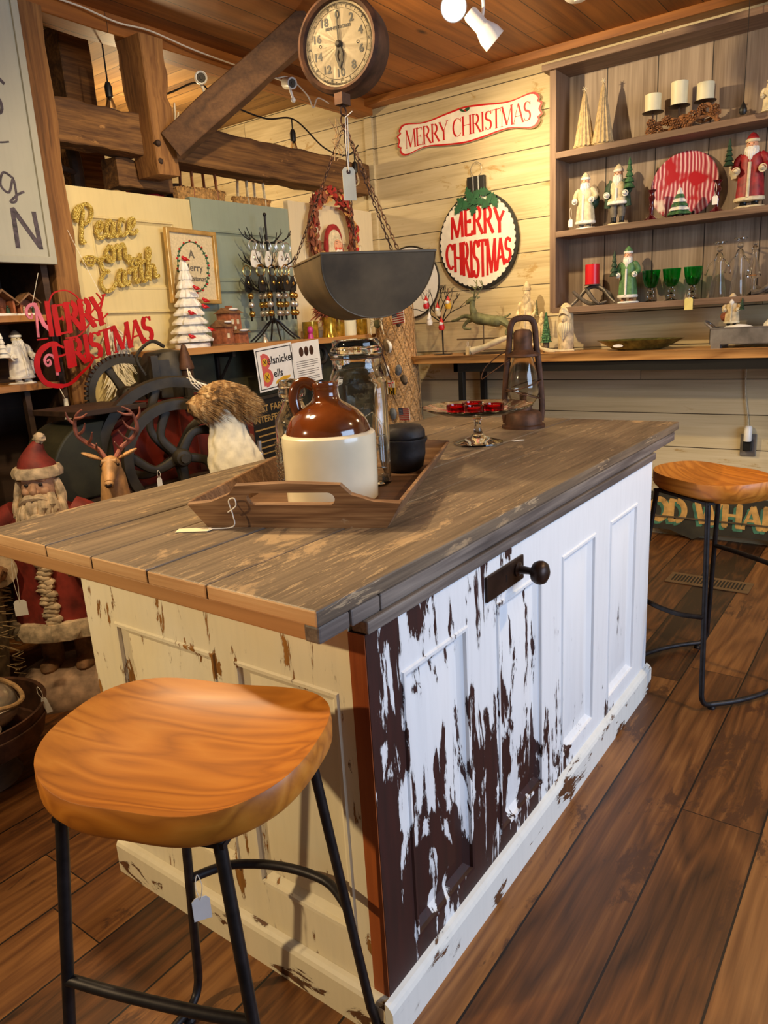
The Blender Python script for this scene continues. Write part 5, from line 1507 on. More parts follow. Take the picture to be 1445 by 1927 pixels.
# leaping reindeer on a rod
rd = thing('reindeer_figure', 'mossy green leaping reindeer weathervane figure on the console table', 'figurine', (3.43, 1.52, ZB))
X_ = 3.365
def P3(y, z):
    return Vector((X_, y, ZB + z))
mb = MB()
mb.tube(cat([P3(1.60, 0.235), P3(1.56, 0.215), P3(1.50, 0.205), P3(1.44, 0.195), P3(1.395, 0.205)], 5), [0.030, 0.036, 0.034, 0.032, 0.034, 0.018], 12, flat=1.0)
mb.tube(cat([P3(1.59, 0.24), P3(1.605, 0.285), P3(1.60, 0.325)], 4), [0.026, 0.018, 0.015], 10)
mb.tube(cat([P3(1.585, 0.335), P3(1.61, 0.33), P3(1.645, 0.312)], 4), [0.014, 0.018, 0.009], 10)
mb.tube(cat([P3(1.60, 0.22), P3(1.66, 0.235), P3(1.72, 0.215), P3(1.755, 0.21)], 4), [0.018, 0.010, 0.007], 8)
mb.tube(cat([P3(1.595, 0.215), P3(1.645, 0.20), P3(1.67, 0.165), P3(1.62, 0.155)], 4), [0.016, 0.010, 0.006], 8)
mb.tube(cat([P3(1.41, 0.20), P3(1.37, 0.175), P3(1.35, 0.135), P3(1.30, 0.105)], 4), [0.028, 0.014, 0.007], 8)
mb.tube(cat([P3(1.40, 0.195), P3(1.355, 0.16), P3(1.375, 0.12), P3(1.33, 0.09)], 4), [0.026, 0.012, 0.007], 8)
mb.tube(cat([P3(1.385, 0.215), P3(1.36, 0.225), P3(1.345, 0.235)], 3), [0.008, 0.004], 6)
mb.build('body', M['verdigris'], rd)
mb = MB()
for sx in (-1, 1):
    s0 = Vector((X_ + sx * 0.008, 1.585, ZB + 0.345))
    mb.tube(cat([s0, s0 + Vector((sx * 0.02, -0.015, 0.03)), s0 + Vector((sx * 0.03, -0.035, 0.065)), s0 + Vector((sx * 0.02, -0.03, 0.10))], 4), [0.005, 0.004, 0.0025], 6)
    for t_, dy in ((0.02, 0.03), (0.045, 0.035), (0.07, 0.02)):
        b = s0 + Vector((sx * 0.02, -t_ * 0.5, t_))
        mb.tube([b, b + Vector((sx * 0.008, dy, 0.028))], [0.0035, 0.002], 5)
mb.tube([(X_ + 0.01, 1.578, ZB + 0.34), (X_ + 0.02, 1.56, ZB + 0.345)], [0.008, 0.003], 6)
mb.build('antlers', M['verdigris'], rd)
MB().tube([P3(1.53, 0.02), P3(1.53, 0.20)], 0.004, 6).tube([P3(1.72, 0.095), P3(1.36, 0.095)], 0.005, 6).box(X_ - 0.03, X_ + 0.03, 1.40, 1.66, ZB, ZB + 0.014).build('stand', M['galv'], rd)
price_tag((3.29, 1.60, ZB + 0.028), 0.05, FB, 'tan price tag standing below the reindeer figure', 'card', 0.036, 0.052, 0.03)
hr = thing('deer_antler', 'bleached antler lying on the table edge below the reindeer', 'antler', (3.36, 1.42, ZB))
MB().tube(cat([(3.272, 1.565, ZB + 0.026), (3.290, 1.49, ZB + 0.045), (3.30, 1.41, ZB + 0.075), (3.31, 1.33, ZB + 0.10)], 6), [0.024, 0.017, 0.020, 0.012], 12).build('beam', M['bone'], hr)
MB(T(3.270, 1.57, ZB + 0.028) @ RZ(0.4) @ RX(-PI / 2)).lathe([(0, 0), (0.026, 0), (0.027, 0.006), (0.018, 0.010), (0, 0.010)], 14, wob=lambda a, z, i: 1 + 0.05 * math.sin(a * 9)).build('burr', M['bone'], hr)
aw = thing('deer_antler', 'long white forked antler lying before the carved figures', 'antler', (3.34, 1.1, ZB))
MB().tube(cat([(3.36, 1.20, ZB + 0.05), (3.34, 1.13, ZB + 0.022), (3.33, 1.03, ZB + 0.010), (3.33, 0.93, ZB + 0.012)], 6), [0.010, 0.010, 0.005], 8).tube(cat([(3.36, 1.17, ZB + 0.045), (3.30, 1.09, ZB + 0.012), (3.29, 1.03, ZB + 0.008)], 5), [0.009, 0.004], 8).build('beam', M['bone'], aw)
MB().tube(cat([(3.35, 1.15, ZB + 0.03), (3.38, 1.18, ZB + 0.07), (3.38, 1.21, ZB + 0.085)], 4), [0.007, 0.003], 6).build('tine', M['bone'], aw)
santa('carved_santa', 'tall slender carved pale wooden santa on the console table', (3.50, 1.300, ZB), RB, 0.42, mono='drift', base=None, width=0.68, sack=None, tree=(0.28, 0.52, 0.6, 'verdigris'))
santa('carved_santa', 'small pinkish carved figure beside the little green tree', (3.46, 1.185, ZB), RB, 0.235, mono='drift', base=None, width=0.8)
gt = thing('bottle_brush_tree', 'small green bottle brush tree on the console table', 'decoration', (3.42, 1.14, ZB))
MB(T(3.42, 1.14, ZB)).lathe([(0, 0), (0.018, 0), (0.018, 0.055), (0.012, 0.06), (0, 0.06)], 12).build('trunk', M['bark'], gt)
mb = MB(T(3.42, 1.14, ZB))
for k in range(12):
    r = 0.030 - k * 0.0021
    z = 0.06 + k * 0.014
    mb.lathe([(0, z), (r, z - 0.004), (r * 0.7, z + 0.012), (0, z + 0.018)], 18, wob=lambda a, z_, i_: 1 + 0.3 * math.sin(a * 9 + z_ * 90))
mb.build('foliage', M['fir_tree'], gt)
dsn = thing('driftwood_santa', 'carved driftwood log with bearded face at the shelf unit corner', 'carving', (3.43, 1.022, ZB))
m = T(3.43, 1.022, ZB) @ RZ(RB)
MB(m).lathe([(0, 0), (0.042, 0), (0.044, 0.06), (0.046, 0.12), (0.044, 0.19), (0.040, 0.235), (0.026, 0.262), (0.010, 0.275), (0, 0.276)], 24, wob=lambda a, z, i: 1 + 0.05 * mn.noise(Vector((math.cos(a) * 2, math.sin(a) * 2, z * 9)))).build('log', M['drift'], dsn)
fb_ = MB(m)
fb_.ball((0, -0.028, 0.185), (0.026, 0.022, 0.030), 12, 8).ball((0, -0.052, 0.180), (0.007, 0.009, 0.010), 8, 6)
fb_.build('face', M['drift'], dsn)
fb_ = MB(m)
for k in range(9):
    a = (k - 4) * 0.28
    fb_.tube(cat([(math.sin(a) * 0.036, -0.040 * math.cos(a), 0.165), (math.sin(a) * 0.040, -0.052 * math.cos(a), 0.12), (math.sin(a) * 0.018, -0.050 * math.cos(a), 0.065 + abs(k - 4) * 0.008)], 4), [0.007, 0.009, 0.003], 6)
for k in range(5):
    fb_.tube(cat([(-0.03 + 0.003 * k, -0.036, 0.206 + k * 0.006), (0, -0.05, 0.222 + k * 0.006), (0.03 - 0.003 * k, -0.036, 0.206 + k * 0.006)], 4), 0.005, 6)
fb_.build('beard', M['bone'], dsn)
op = thing('oval_platter', 'shallow gilt and green oval platter on the console table', 'platter', (3.42, 0.59, ZB))
MB(T(3.42, 0.59, ZB) @ Matrix.Scale(0.62, 4, (1, 0, 0))).lathe([(0, 0.0), (0.11, 0.0), (0.15, 0.010), (0.215, 0.046), (0.235, 0.056), (0.213, 0.052), (0.15, 0.018), (0.11, 0.010), (0, 0.008)], 48, wob=lambda a, z, i: 1 + (0.02 * math.cos(a * 8) if z > 0.03 else 0)).build('dish', M['platter'], op)
MB(T(3.275, 0.66, ZB + 0.030) @ FB).prism([(0.028 * math.cos(t * PI / 8), 0.008 * math.sin(t * PI / 8)) for t in range(16)], 0, 0.002).build('label_sticker', M['paper'], op, smooth=False)
gv = thing('metal_tray', 'long galvanised metal tray with turned-up handle at the right end of the table', 'tray', (3.38, 0.0, ZB))
mb = MB()
x0, x1, y0, y1 = 3.32, 3.52, -0.45, 0.205
mb.box(x0, x0 + 0.003, y0, y1, ZB + 0.022, ZB + 0.100).box(x1, x1 + 0.003, y0, y1, ZB + 0.022, ZB + 0.100).box(x0, x1, y1 - 0.003, y1, ZB + 0.022, ZB + 0.100).box(x0, x1, y0, y0 + 0.003, ZB + 0.022, ZB + 0.100).box(x0, x1, y0, y1, ZB + 0.020, ZB + 0.023)
mb.tube([(x0, y0, ZB + 0.1), (x0, y1, ZB + 0.1), (x1, y1, ZB + 0.1), (x1, y0, ZB + 0.1)], 0.0035, 6, closed=True)
mb.build('trough', M['galv_light'], gv, smooth=False)
for y in (0.175, -0.42):
    for x in (x0 + 0.02, x1 - 0.02):
        MB().box(x - 0.022, x + 0.022, y - 0.022, y + 0.022, ZB, ZB + 0.022 if y < 0 else ZB + 0.034).build('foot', M['galv_light'], gv, smooth=False)
MB().tube(cat([(x0 + 0.06, y1, ZB + 0.095), (x0 + 0.06, y1 + 0.035, ZB + 0.125), (x0 + 0.10, y1 + 0.045, ZB + 0.135), (x0 + 0.14, y1 + 0.035, ZB + 0.125), (x0 + 0.14, y1, ZB + 0.095)], 5), 0.006, 8).build('handle', M['galv_light'], gv)
sn = tag(MB(T(3.42, 0.09, ZB + 0.0238)).ball((0, 0, 0.045), (0.075, 0.095, 0.045), 20, 10, lump=0.15).build('snow_cushion', M['snow'], loc=(3.42, 0.07, ZB + 0.0238)), 'white fake snow pad under the small santa in the metal tray', 'decoration')
lc = thing('lace_ornament', 'large white filigree dome in the metal tray at the right edge', 'decoration', (3.42, -0.13, ZB + 0.024))
MB(T(3.42, -0.13, ZB + 0.024)).lathe([(0.10, 0), (0.112, 0.03), (0.10, 0.09), (0.06, 0.135), (0.0, 0.15)], 40, wob=lambda a, z, i: 1 + 0.03 * math.sin(a * 12)).build('dome', M['plaster'], lc)
mb = MB(T(3.42, -0.13, ZB + 0.024))
for k in range(14):
    a = k * PI / 7
    mb.tube(cat([((0.112 - 0.09 * (j / 8) ** 2) * math.cos(a + 0.25 * math.sin(j * 1.6)), (0.112 - 0.09 * (j / 8) ** 2) * math.sin(a + 0.25 * math.sin(j * 1.6)), 0.035 + j * 0.0145) for j in range(8)], 3), 0.004, 5)
mb.build('filigree', M['snow'], lc)
santa('santa_figurine', 'small tan santa figurine standing on snow in the metal tray', (3.42, 0.125, ZB + 0.105), RB, 0.165, robe='drift', trim='creamc', hatc='drift', tree=(0.26, 0.5, 1.0, 'dkgreen'), base=None, sack=(-0.2, 0.3, 'wreathbrown'), width=1.15)

# outlet, cord, sign and floor register low on the wall
ou = thing('outlet', 'grey wall outlet with plugged-in white night light under the console table', 'outlet', (3.617, 0.04, 0.56))
MB(T(3.617, 0.04, 0.565) @ FB).prism([(-0.04, -0.062), (0.04, -0.062), (0.04, 0.062), (-0.04, 0.062)], 0, 0.006).build('cover_plate', M['galv_light'], ou, smooth=False, bevel=0.002)
MB(T(3.617, 0.04, 0.565) @ FB).box(-0.022, 0.022, -0.03, 0.03, 0.006, 0.035).build('plug', M['black'], ou, smooth=False, bevel=0.004)
MB(T(3.585, 0.04, 0.59)).lathe([(0, 0), (0.020, 0.0), (0.020, 0.075), (0.014, 0.084), (0, 0.086)], 16).build('night_light', M['white'], ou)
cbl = MB().tube(cat([(3.607, 0.075, 1.0), (3.609, 0.070, 0.85), (3.609, 0.05, 0.72), (3.609, 0.045, 0.665)], 6), 0.0035, 6).build('lamp_cord', M['creamc'], loc=(3.607, 0.07, 0.85))
tag(cbl, 'thin cream cord running down the wall above the outlet', 'cord')
ws = thing('painted_sign', 'dark wooden sign with gold letters OD WHA leaning at the foot of the wall', 'sign', (3.55, 0.1, 0.0))
wm = T(3.545, 0.56, 0.02) @ FB @ RX(-0.10)
zz = []
zz = [(0, 0.03), (0.0, 0.25), (1.15, 0.25), (1.15, 0.03), (0.98, 0.03), (0.93, 0.0), (0.82, -0.015), (0.74, 0.0), (0.66, 0.03), (0.42, 0.03), (0.34, 0.02), (0.27, -0.012), (0.20, 0.01), (0.14, 0.03)]
MB(wm).prism(zz, -0.018, 0).build('sign_board', M['tealsign'], ws, smooth=False)
MB(wm).box(0.0, 1.15, 0.105, 0.113, 0.0, 0.010).build('rope_rail', M['galv'], ws, smooth=False)
for nm, mt, dx, dy, z in (('letter_shade', 'tealpaint', -0.014, -0.016, 0.0005), ('lettering', 'goldpaint', 0, 0, 0.0016)):
    mb = MB(wm)
    roman(mb, 'OD WHAR', lambda x, y: (x + 0.02 + dx, y + 0.085 + dy), 0.125, 0.26, 0.13, z, z + 0.001, 0.98, 0.10, 0.95)
    mb.build(nm, M[mt], ws, smooth=False)
fr_ = thing('floor_register', 'tan metal floor register with dark slots set in the plank floor', 'vent', (2.876, 0.05, 0.0))
MB().box(2.80, 2.95, -0.14, 0.24, 0.0005, 0.005).build('frame', M['register'], fr_, smooth=False, bevel=0.001)
mb = MB()
for k in range(22):
    y = -0.11 + k * 0.0152
    mb.box(2.83, 2.92, y, y + 0.008, 0.0045, 0.0058)
mb.build('slots', M['black'], fr_, smooth=False)

# ------------------------------------------------------------------ netting column left of the console table
nc = thing('netting_column', 'tall burlap and netting column covered with shells and flags', 'display', (3.28, 2.13, 0))
def colw(a, z, i):
    return 1 + 0.10 * mn.noise(Vector((math.cos(a) * 1.5, math.sin(a) * 1.5, z * 3))) + 0.05 * mn.noise(Vector((a * 5, z * 20, 2)))
MB(T(3.28, 2.14, 0)).lathe([(0, 0), (0.16, 0.0)] + [(0.165 - 0.045 * (z / 1.42), z) for z in [0.1 * k for k in range(1, 15)]] + [(0.09, 1.46), (0, 1.47)], 28, wob=colw).build('burlap_core', M['net'], nc)
mb = MB(T(3.28, 2.14, 0))
for d_ in (1, -1):
    for k in range(14):
        pts = []
        for j in range(40):
            z = 0.05 + j * 0.036
            a = k * 2 * PI / 14 + d_ * j * 0.10
            r = (0.172 - 0.045 * (z / 1.42)) * colw(a, z, 0)
            pts.append((r * math.cos(a), r * math.sin(a), z))
        mb.tube(pts, 0.0022, 4)
mb.build('netting', M['twine'], nc)
def stick(par, name, mats, y, z, outline, x=3.105, rot=0.0, d=0.008):
    mb = MB(T(x, y, z) @ RZ(-0.45) @ FB @ RZ(rot))
    mb.prism(outline, 0, d)
    return mb.build(name, M[mats], par, smooth=False)
random.seed(9)
for k in range(26):
    z = 0.05 + random.random() * 0.62
    a = PI + random.uniform(-1.3, 1.3)
    r = 0.175 - 0.045 * (z / 1.42)
    MB().ball((3.28 + r * math.cos(a), 2.14 + r * math.sin(a), z), (0.026, 0.04, 0.045), 10, 7, lump=0.5, fr=50).build('oyster_shell', M['bark'] if k % 3 else M['shell'], nc)
for (y, z, s_, mt, rt) in ((2.10, 1.19, 1.0, 'shell', 0.3), (2.22, 1.10, 0.9, 'shell', -0.4), (2.13, 1.04, 0.9, 'shell', 0.2), (2.02, 1.03, 0.8, 'shellgrey', -0.5), (1.98, 0.97, 0.8, 'bark', 0.6), (2.08, 0.75, 0.9, 'shellgrey', 0.1), (2.17, 0.72, 0.8, 'bark', 0.9), (2.0, 1.33, 0.7, 'bark', 0.1)):
    MB(T(3.125, y, z) @ RZ(-0.3) @ FB @ RZ(rt)).ball((0, 0, 0), (0.036 * s_, 0.044 * s_, 0.016), 14, 8, lump=0.3).build('mussel_shell', M[mt], nc)
    if mt == 'shell':
        MB(T(3.115, y - 0.038, z - 0.005) @ RZ(-0.3) @ FB @ RZ(rt)).tube(cat([(-0.012, 0.035, 0.01), (0.010, 0.015, 0.014), (0.010, -0.015, 0.014), (-0.012, -0.035, 0.01)], 4), [0.007, 0.012, 0.007], 8).build('shell_lip', M['plaster'], nc)
def flag(label, y, z, w_, h_, x, rz):
    t = thing('flag', label, 'flag', (x, y, z))
    m = T(x, y, z) @ RZ(rz) @ FB @ RZ(0.08)
    MB(m).box(-w_ / 2, w_ / 2, -h_ / 2, h_ / 2, -0.003, 0.0).build('cloth', M['paper'], t, smooth=False)
    mb = MB(m)
    for k in range(7):
        y0 = -h_ / 2 + k * 2 * h_ / 13
        mb.box(-w_ / 2, w_ / 2, y0, y0 + h_ / 13, 0.0, 0.0012)
    mb.build('red_stripes', M['flagred'], t, smooth=False)
    MB(m).box(-w_ / 2, -w_ * 0.08, -h_ * 0.04, h_ / 2, 0.0012, 0.0022).build('blue_canton', M['flagblue'], t, smooth=False)
    mb = MB(m)
    for i in range(5):
        for j in range(4):
            mb.box(-w_ * 0.46 + i * w_ * 0.08, -w_ * 0.46 + i * w_ * 0.08 + w_ * 0.02, h_ * 0.03 + j * h_ * 0.115, h_ * 0.03 + j * h_ * 0.115 + h_ * 0.03, 0.0022, 0.0028)
    mb.build('stars', M['paper'], t, smooth=False)
flag('small american flag at the top of the netting column', 1.985, 1.365, 0.125, 0.09, 3.10, -0.35)
flag('small american flag low on the netting column beside the cake stand', 1.975, 0.755, 0.115, 0.08, 3.10, -0.35)
mf = thing('state_flag', 'yellow, black, red and white patterned flag on the netting column', 'flag', (3.09, 2.10, 0.92))
m = T(3.09, 2.085, 0.925) @ RZ(-0.3) @ FB
MB(m).box(-0.075, 0.075, -0.045, 0.045, -0.003, 0).build('cloth', M['yellow'], mf, smooth=False)
q1, q2, q3 = MB(m), MB(m), MB(m)
for (sx, sy) in ((-1, 1), (1, -1)):
    for k in range(3):
        x0 = sx * 0.0375 - 0.03 + k * 0.022
        q1.box(x0, x0 + 0.010, sy * 0.0225 - 0.0215, sy * 0.0225 + (0.0 if k % 2 else 0.0215), 0, 0.001)
    q1.prism([(sx * 0.0375 - 0.036, sy * 0.0225 + 0.02), (sx * 0.0375 - 0.028, sy * 0.0225 + 0.02), (sx * 0.0375 + 0.036, sy * 0.0225 - 0.02), (sx * 0.0375 + 0.028, sy * 0.0225 - 0.02)], 0.001, 0.0016)
for (sx, sy) in ((1, 1), (-1, -1)):
    q2.box(sx * 0.0375 - 0.037, sx * 0.0375 + 0.037, sy * 0.0225 - 0.022, sy * 0.0225 + 0.022, 0, 0.001)
    q3.box(sx * 0.0375 - 0.037, sx * 0.0375, sy * 0.0225, sy * 0.0225 + 0.008, 0.001, 0.0018)
    q3.box(sx * 0.0375 - 0.004, sx * 0.0375 + 0.004, sy * 0.0225 - 0.02, sy * 0.0225 + 0.02, 0.001, 0.0018)
    q3.ball((sx * 0.0375 + 0.02, sy * 0.0225 + 0.01, 0.001), 0.006, 8, 4).ball((sx * 0.0375 - 0.02, sy * 0.0225 - 0.01, 0.001), 0.006, 8, 4)
q1.build('black_bars', M['black'], mf, smooth=False)
q2.build('white_quarters', M['paper'], mf, smooth=False)
q3.build('red_crosses', M['red'], mf, smooth=False)
cr_ = thing('crab_ornament', 'pale wooden crab ornament at the top left of the netting column', 'ornament', (3.11, 2.20, 1.32))
m = T(3.11, 2.155, 1.325) @ RZ(-0.2) @ FB
MB(m).ball((0, 0, 0), (0.034, 0.028, 0.010), 16, 8).build('shell', M['verdigris'], cr_)
mb = MB(m)
for sx in (-1, 1):
    for k in range(4):
        a = -0.9 + k * 0.38
        mb.tube(cat([(sx * 0.028, -0.006 + k * 0.005, 0.002), (sx * (0.055 - k * 0.003), math.sin(a) * 0.04 + 0.008, 0.012), (sx * (0.060 - 0.004 * k), math.sin(a) * 0.07 - 0.012, 0.004)], 4), [0.005, 0.003], 6)
    mb.tube(cat([(sx * 0.025, 0.016, 0.002), (sx * 0.052, 0.035, 0.008), (sx * 0.045, 0.066, 0.006), (sx * 0.022, 0.070, 0.006)], 4), [0.007, 0.009, 0.010, 0.005], 8)
mb.build('legs_and_claws', M['creamc'], cr_)

# ------------------------------------------------------------------ old doors forming the partition
def old_door(name, label, x0, x1, ztop, mat, pans, h=2.0):
    c = ((x0 + x1) / 2, 2.5, 0)
    t = thing(name, label, 'door', c)
    z0 = ztop - h if h < ztop else 0.0
    mb = MB(T(x0, 2.5, z0) @ FP)
    panelled(mb, x1 - x0, ztop - z0, [(a, b, cc - z0, d - z0) for a, b, cc, d in pans], depth=0.010, mould=0.02, thick=0.035)
    mb.build('door_leaf', M[mat], t, angle=20)
    return t
old_door('cream_door', 'cream panelled old door carrying the gold lettering, left of the sage door', 1.27, 1.985, 2.01, 'creamdoor', [(0.11, 0.60, 1.56, 1.89), (0.11, 0.60, 1.26, 1.46), (0.11, 0.60, 0.2, 1.2)], 2.01)
old_door('sage_door', 'sage green panelled old door behind the bell tree', 1.99, 2.735, 2.025, 'sage', [(0.11, 0.63, 1.60, 1.87), (0.11, 0.63, 1.40, 1.56), (0.11, 0.63, 0.2, 1.34)], 2.025)
old_door('pale_door', 'pale cream old door behind the fruit wreath beside the back wall', 2.74, 3.58, 2.075, 'whitedoor', [(0.12, 0.72, 1.55, 1.86), (0.12, 0.72, 1.30, 1.50), (0.12, 0.72, 0.2, 1.24)], 2.075)
ps = thing('partition_shelf', 'long pine shelf on dark brackets fixed across the old doors', 'shelf', (2.5, 2.38, 1.22))
ZS = 1.262
MB().box(1.50, 3.44, 2.27, 2.498, ZS - 0.034, ZS).build('shelf_board', M['shelfpine'], ps, smooth=False, bevel=0.003)
MB().box(1.50, 3.44, 2.44, 2.495, 0.55, ZS - 0.036).build('dark_backing', M['machgreen'], ps, smooth=False)
for x in (1.98, 3.1):
    MB().box(x, x + 0.02, 2.29, 2.44, ZS - 0.06, ZS - 0.034).box(x, x + 0.02, 2.42, 2.44, ZS - 0.22, ZS - 0.05).tube([(x + 0.01, 2.31, ZS - 0.055), (x + 0.01, 2.43, ZS - 0.20)], 0.008, 6).build('bracket', M['iron'], ps, smooth=False)

# ------------------------------------------------------------------ script lettering helper (pen paths on a unit em)
def pen(mb, paths, fn, w, z0, z1):
    for p in paths:
        q = cat([(a[0], a[1], 0) for a in p], 6)
        mb.stroke([fn(v.x, v.y) for v in q], w, z0, z1)
SCR = {
 'P': (0.75, [[(0.05, 0.72), (0.12, 0.98), (0.32, 1.12), (0.40, 0.95), (0.30, 0.55), (0.20, 0.1), (0.22, -0.05), (0.33, 0.0)], [(0.10, 0.62), (0.30, 1.05), (0.58, 1.15), (0.74, 0.95), (0.62, 0.66), (0.36, 0.52)]]),
 'e': (0.42, [[(0.0, 0.2), (0.20, 0.27), (0.32, 0.42), (0.24, 0.55), (0.10, 0.42), (0.08, 0.16), (0.22, 0.02), (0.42, 0.14)]]),
 'a': (0.52, [[(0.34, 0.46), (0.18, 0.56), (0.06, 0.32), (0.10, 0.06), (0.24, 0.06), (0.36, 0.5), (0.34, 0.12), (0.42, 0.02), (0.52, 0.14)]]),
 'c': (0.40, [[(0.32, 0.46), (0.18, 0.56), (0.06, 0.32), (0.10, 0.05), (0.26, 0.03), (0.40, 0.16)]]),
 'o': (0.46, [[(0.22, 0.55), (0.06, 0.36), (0.08, 0.06), (0.26, 0.02), (0.36, 0.26), (0.24, 0.54), (0.30, 0.42), (0.48, 0.44)]]),
 'n': (0.54, [[(0.0, 0.44), (0.08, 0.52), (0.10, 0.02), (0.14, 0.36), (0.28, 0.55), (0.36, 0.42), (0.36, 0.10), (0.44, 0.02), (0.54, 0.16)]]),
 'E': (0.70, [[(0.60, 0.92), (0.42, 1.12), (0.16, 0.98), (0.18, 0.68), (0.40, 0.60), (0.16, 0.52), (0.02, 0.24), (0.18, -0.04), (0.46, 0.0), (0.66, 0.22)]]),
 'r': (0.40, [[(0.0, 0.36), (0.10, 0.58), (0.14, 0.48), (0.30, 0.50), (0.24, 0.2), (0.28, 0.02), (0.42, 0.14)]]),
 't': (0.36, [[(0.20, 1.0), (0.14, 0.4), (0.16, 0.06), (0.26, 0.02), (0.38, 0.16)], [(0.0, 0.66), (0.36, 0.72)]]),
 'h': (0.56, [[(0.0, 0.2), (0.20, 0.75), (0.26, 1.08), (0.14, 1.0), (0.10, 0.02), (0.16, 0.36), (0.30, 0.52), (0.38, 0.38), (0.38, 0.08), (0.56, 0.12)]]),
 's': (0.36, [[(0.0, 0.1), (0.22, 0.55), (0.26, 0.2), (0.14, 0.0), (0.02, 0.1)]]),
 ' ': (0.3, [])}
def script(mb, s_, x, y, h, w, z0, z1, slope=0.0):
    for ch in s_:
        wd, ps_ = SCR[ch]
        pen(mb, ps_, lambda a, b: (x + a * h, y + b * h + slope * (x + a * h)), w, z0, z1)
        x += wd * h
    return x
pg = thing('glitter_sign', 'gold glitter lettering Peace on Earth hung on the cream door', 'sign', (1.42, 2.48, 1.7))
for wd_, x_, y_, h_, sl_ in (('Peace', 0.00, 0.250, 0.135, 0.16), ('on', 0.14, 0.150, 0.135, 0.12), ('Earth', 0.09, 0.02, 0.135, 0.18)):
    mb = MB(T(1.285, 2.484, 1.515) @ FP)
    script(mb, wd_, x_, y_, h_, 0.0155, 0, 0.008 + 0.0005 * len(wd_), sl_)
    mb.build('word', M['glitter'], pg, smooth=False)
for c_ in ((0.055, 0.17), (0.30, 0.17)):
    mb = MB(T(1.285, 2.484, 1.515) @ FP)
    mb.stroke([(c_[0] + 0.05 * math.cos(t * 0.6) * (1 - t / 14), c_[1] + 0.022 * math.sin(t * 0.6)) for t in range(11)], 0.009, 0, 0.008)
    for k in range(5):
        mb.prism([(c_[0] - 0.04 + k * 0.02, c_[1] - 0.012), (c_[0] - 0.028 + k * 0.02, c_[1] + 0.004), (c_[0] - 0.030 + k * 0.02, c_[1] + 0.018), (c_[0] - 0.044 + k * 0.02, c_[1] + 0.002)], 0, 0.007)
    mb.build('leaf_flourish', M['glitter'], pg, smooth=False)

rs = thing('metal_sign', 'red cut metal sign reading MERRY CHRISTMAS hung before the timber post', 'sign', (1.19, 2.37, 1.3))
rm = T(0.93, 2.36, 1.19) @ FP
mb = MB(rm)
sl = 0.22
hM, hC = 0.125, 0.115
roman(mb, 'ERRY', lambda x, y: (0.105 + x, 0.150 + y + sl * (0.10 + x) * 0.75), hM, 0.20, 0.07, 0, 0.004, 0.84, 0.10, 0.80)
mb.stroke([(0.088, 0.165), (0.092, 0.312)], 0.022, 0, 0.004)
mb.stroke([(0.02, 0.155), (0.07, 0.158)], 0.006, 0, 0.004)
roman(mb, 'HRISTMAS', lambda x, y: (0.075 + x, 0.005 + y + sl * (0.04 + x) * 0.95), hC, 0.20, 0.07, 0, 0.004, 0.90, 0.10, 0.86)
mb.stroke(cat([(0.135, 0.115, 0), (0.085, 0.135, 0), (0.025, 0.105, 0), (0.0, 0.045, 0), (0.02, -0.02, 0), (0.075, -0.045, 0), (0.14, -0.04, 0), (0.20, 0.0, 0), (0.245, 0.03, 0), (0.27, 0.065, 0), (0.235, 0.085, 0), (0.215, 0.06, 0)], 6), [0.010, 0.020, 0.024, 0.026, 0.024, 0.020, 0.014, 0.011, 0.009, 0.010, 0.008, 0.006], 0, 0.004)
mb.stroke(cat([(0.10, 0.305, 0), (0.13, 0.345, 0), (0.19, 0.355, 0), (0.235, 0.33, 0), (0.26, 0.29, 0)], 6), 0.006, 0, 0.004)
mb.stroke(cat([(0.335, 0.345, 0), (0.355, 0.31, 0), (0.325, 0.285, 0), (0.29, 0.25, 0), (0.33, 0.225, 0), (0.38, 0.255, 0)], 6), 0.006, 0, 0.004)
mb.stroke(cat([(0.15, 0.155, 0), (0.22, 0.165, 0), (0.30, 0.225, 0), (0.36, 0.21, 0)], 6), 0.006, 0, 0.004)
mb.build('lettering', M['redmetal'], rs, smooth=False)
sw = MB(rm).stroke([(0.028, 0.165), (0.040, 0.305)], 0.010, 0, 0.0045).stroke([(0.036, 0.300), (0.062, 0.215), (0.088, 0.19)], 0.018, 0, 0.0045)
sw.stroke(cat([(0.018, 0.262, 0), (0.012, 0.245, 0), (-0.003, 0.252, 0), (-0.005, 0.275, 0), (0.012, 0.295, 0), (0.038, 0.300, 0)], 5), [0.008, 0.010, 0.012, 0.014], 0, 0.0045)
plab(sw.build('worn_letter', M['pinkworn'], rs, smooth=False), 'rubbed pink first letter')
sw = MB(rm).stroke(cat([(0.048, 0.062, 0), (0.060, 0.070, 0), (0.062, 0.052, 0), (0.045, 0.045, 0), (0.038, 0.070, 0), (0.060, 0.090, 0), (0.085, 0.070, 0), (0.085, 0.0, 0)], 5), [0.007, 0.010, 0.012], 0, 0.0045)
plab(sw.build('worn_swash', M['pinkworn'], rs, smooth=False), 'rubbed pink swash')
MB(rm).tube([(0.022, 0.285, 0), (0.10, 0.43, -0.04)], 0.0012, 4).tube([(0.355, 0.345, 0), (0.30, 0.62, -0.09)], 0.0012, 4).build('hanging_string', M['string'], rs)

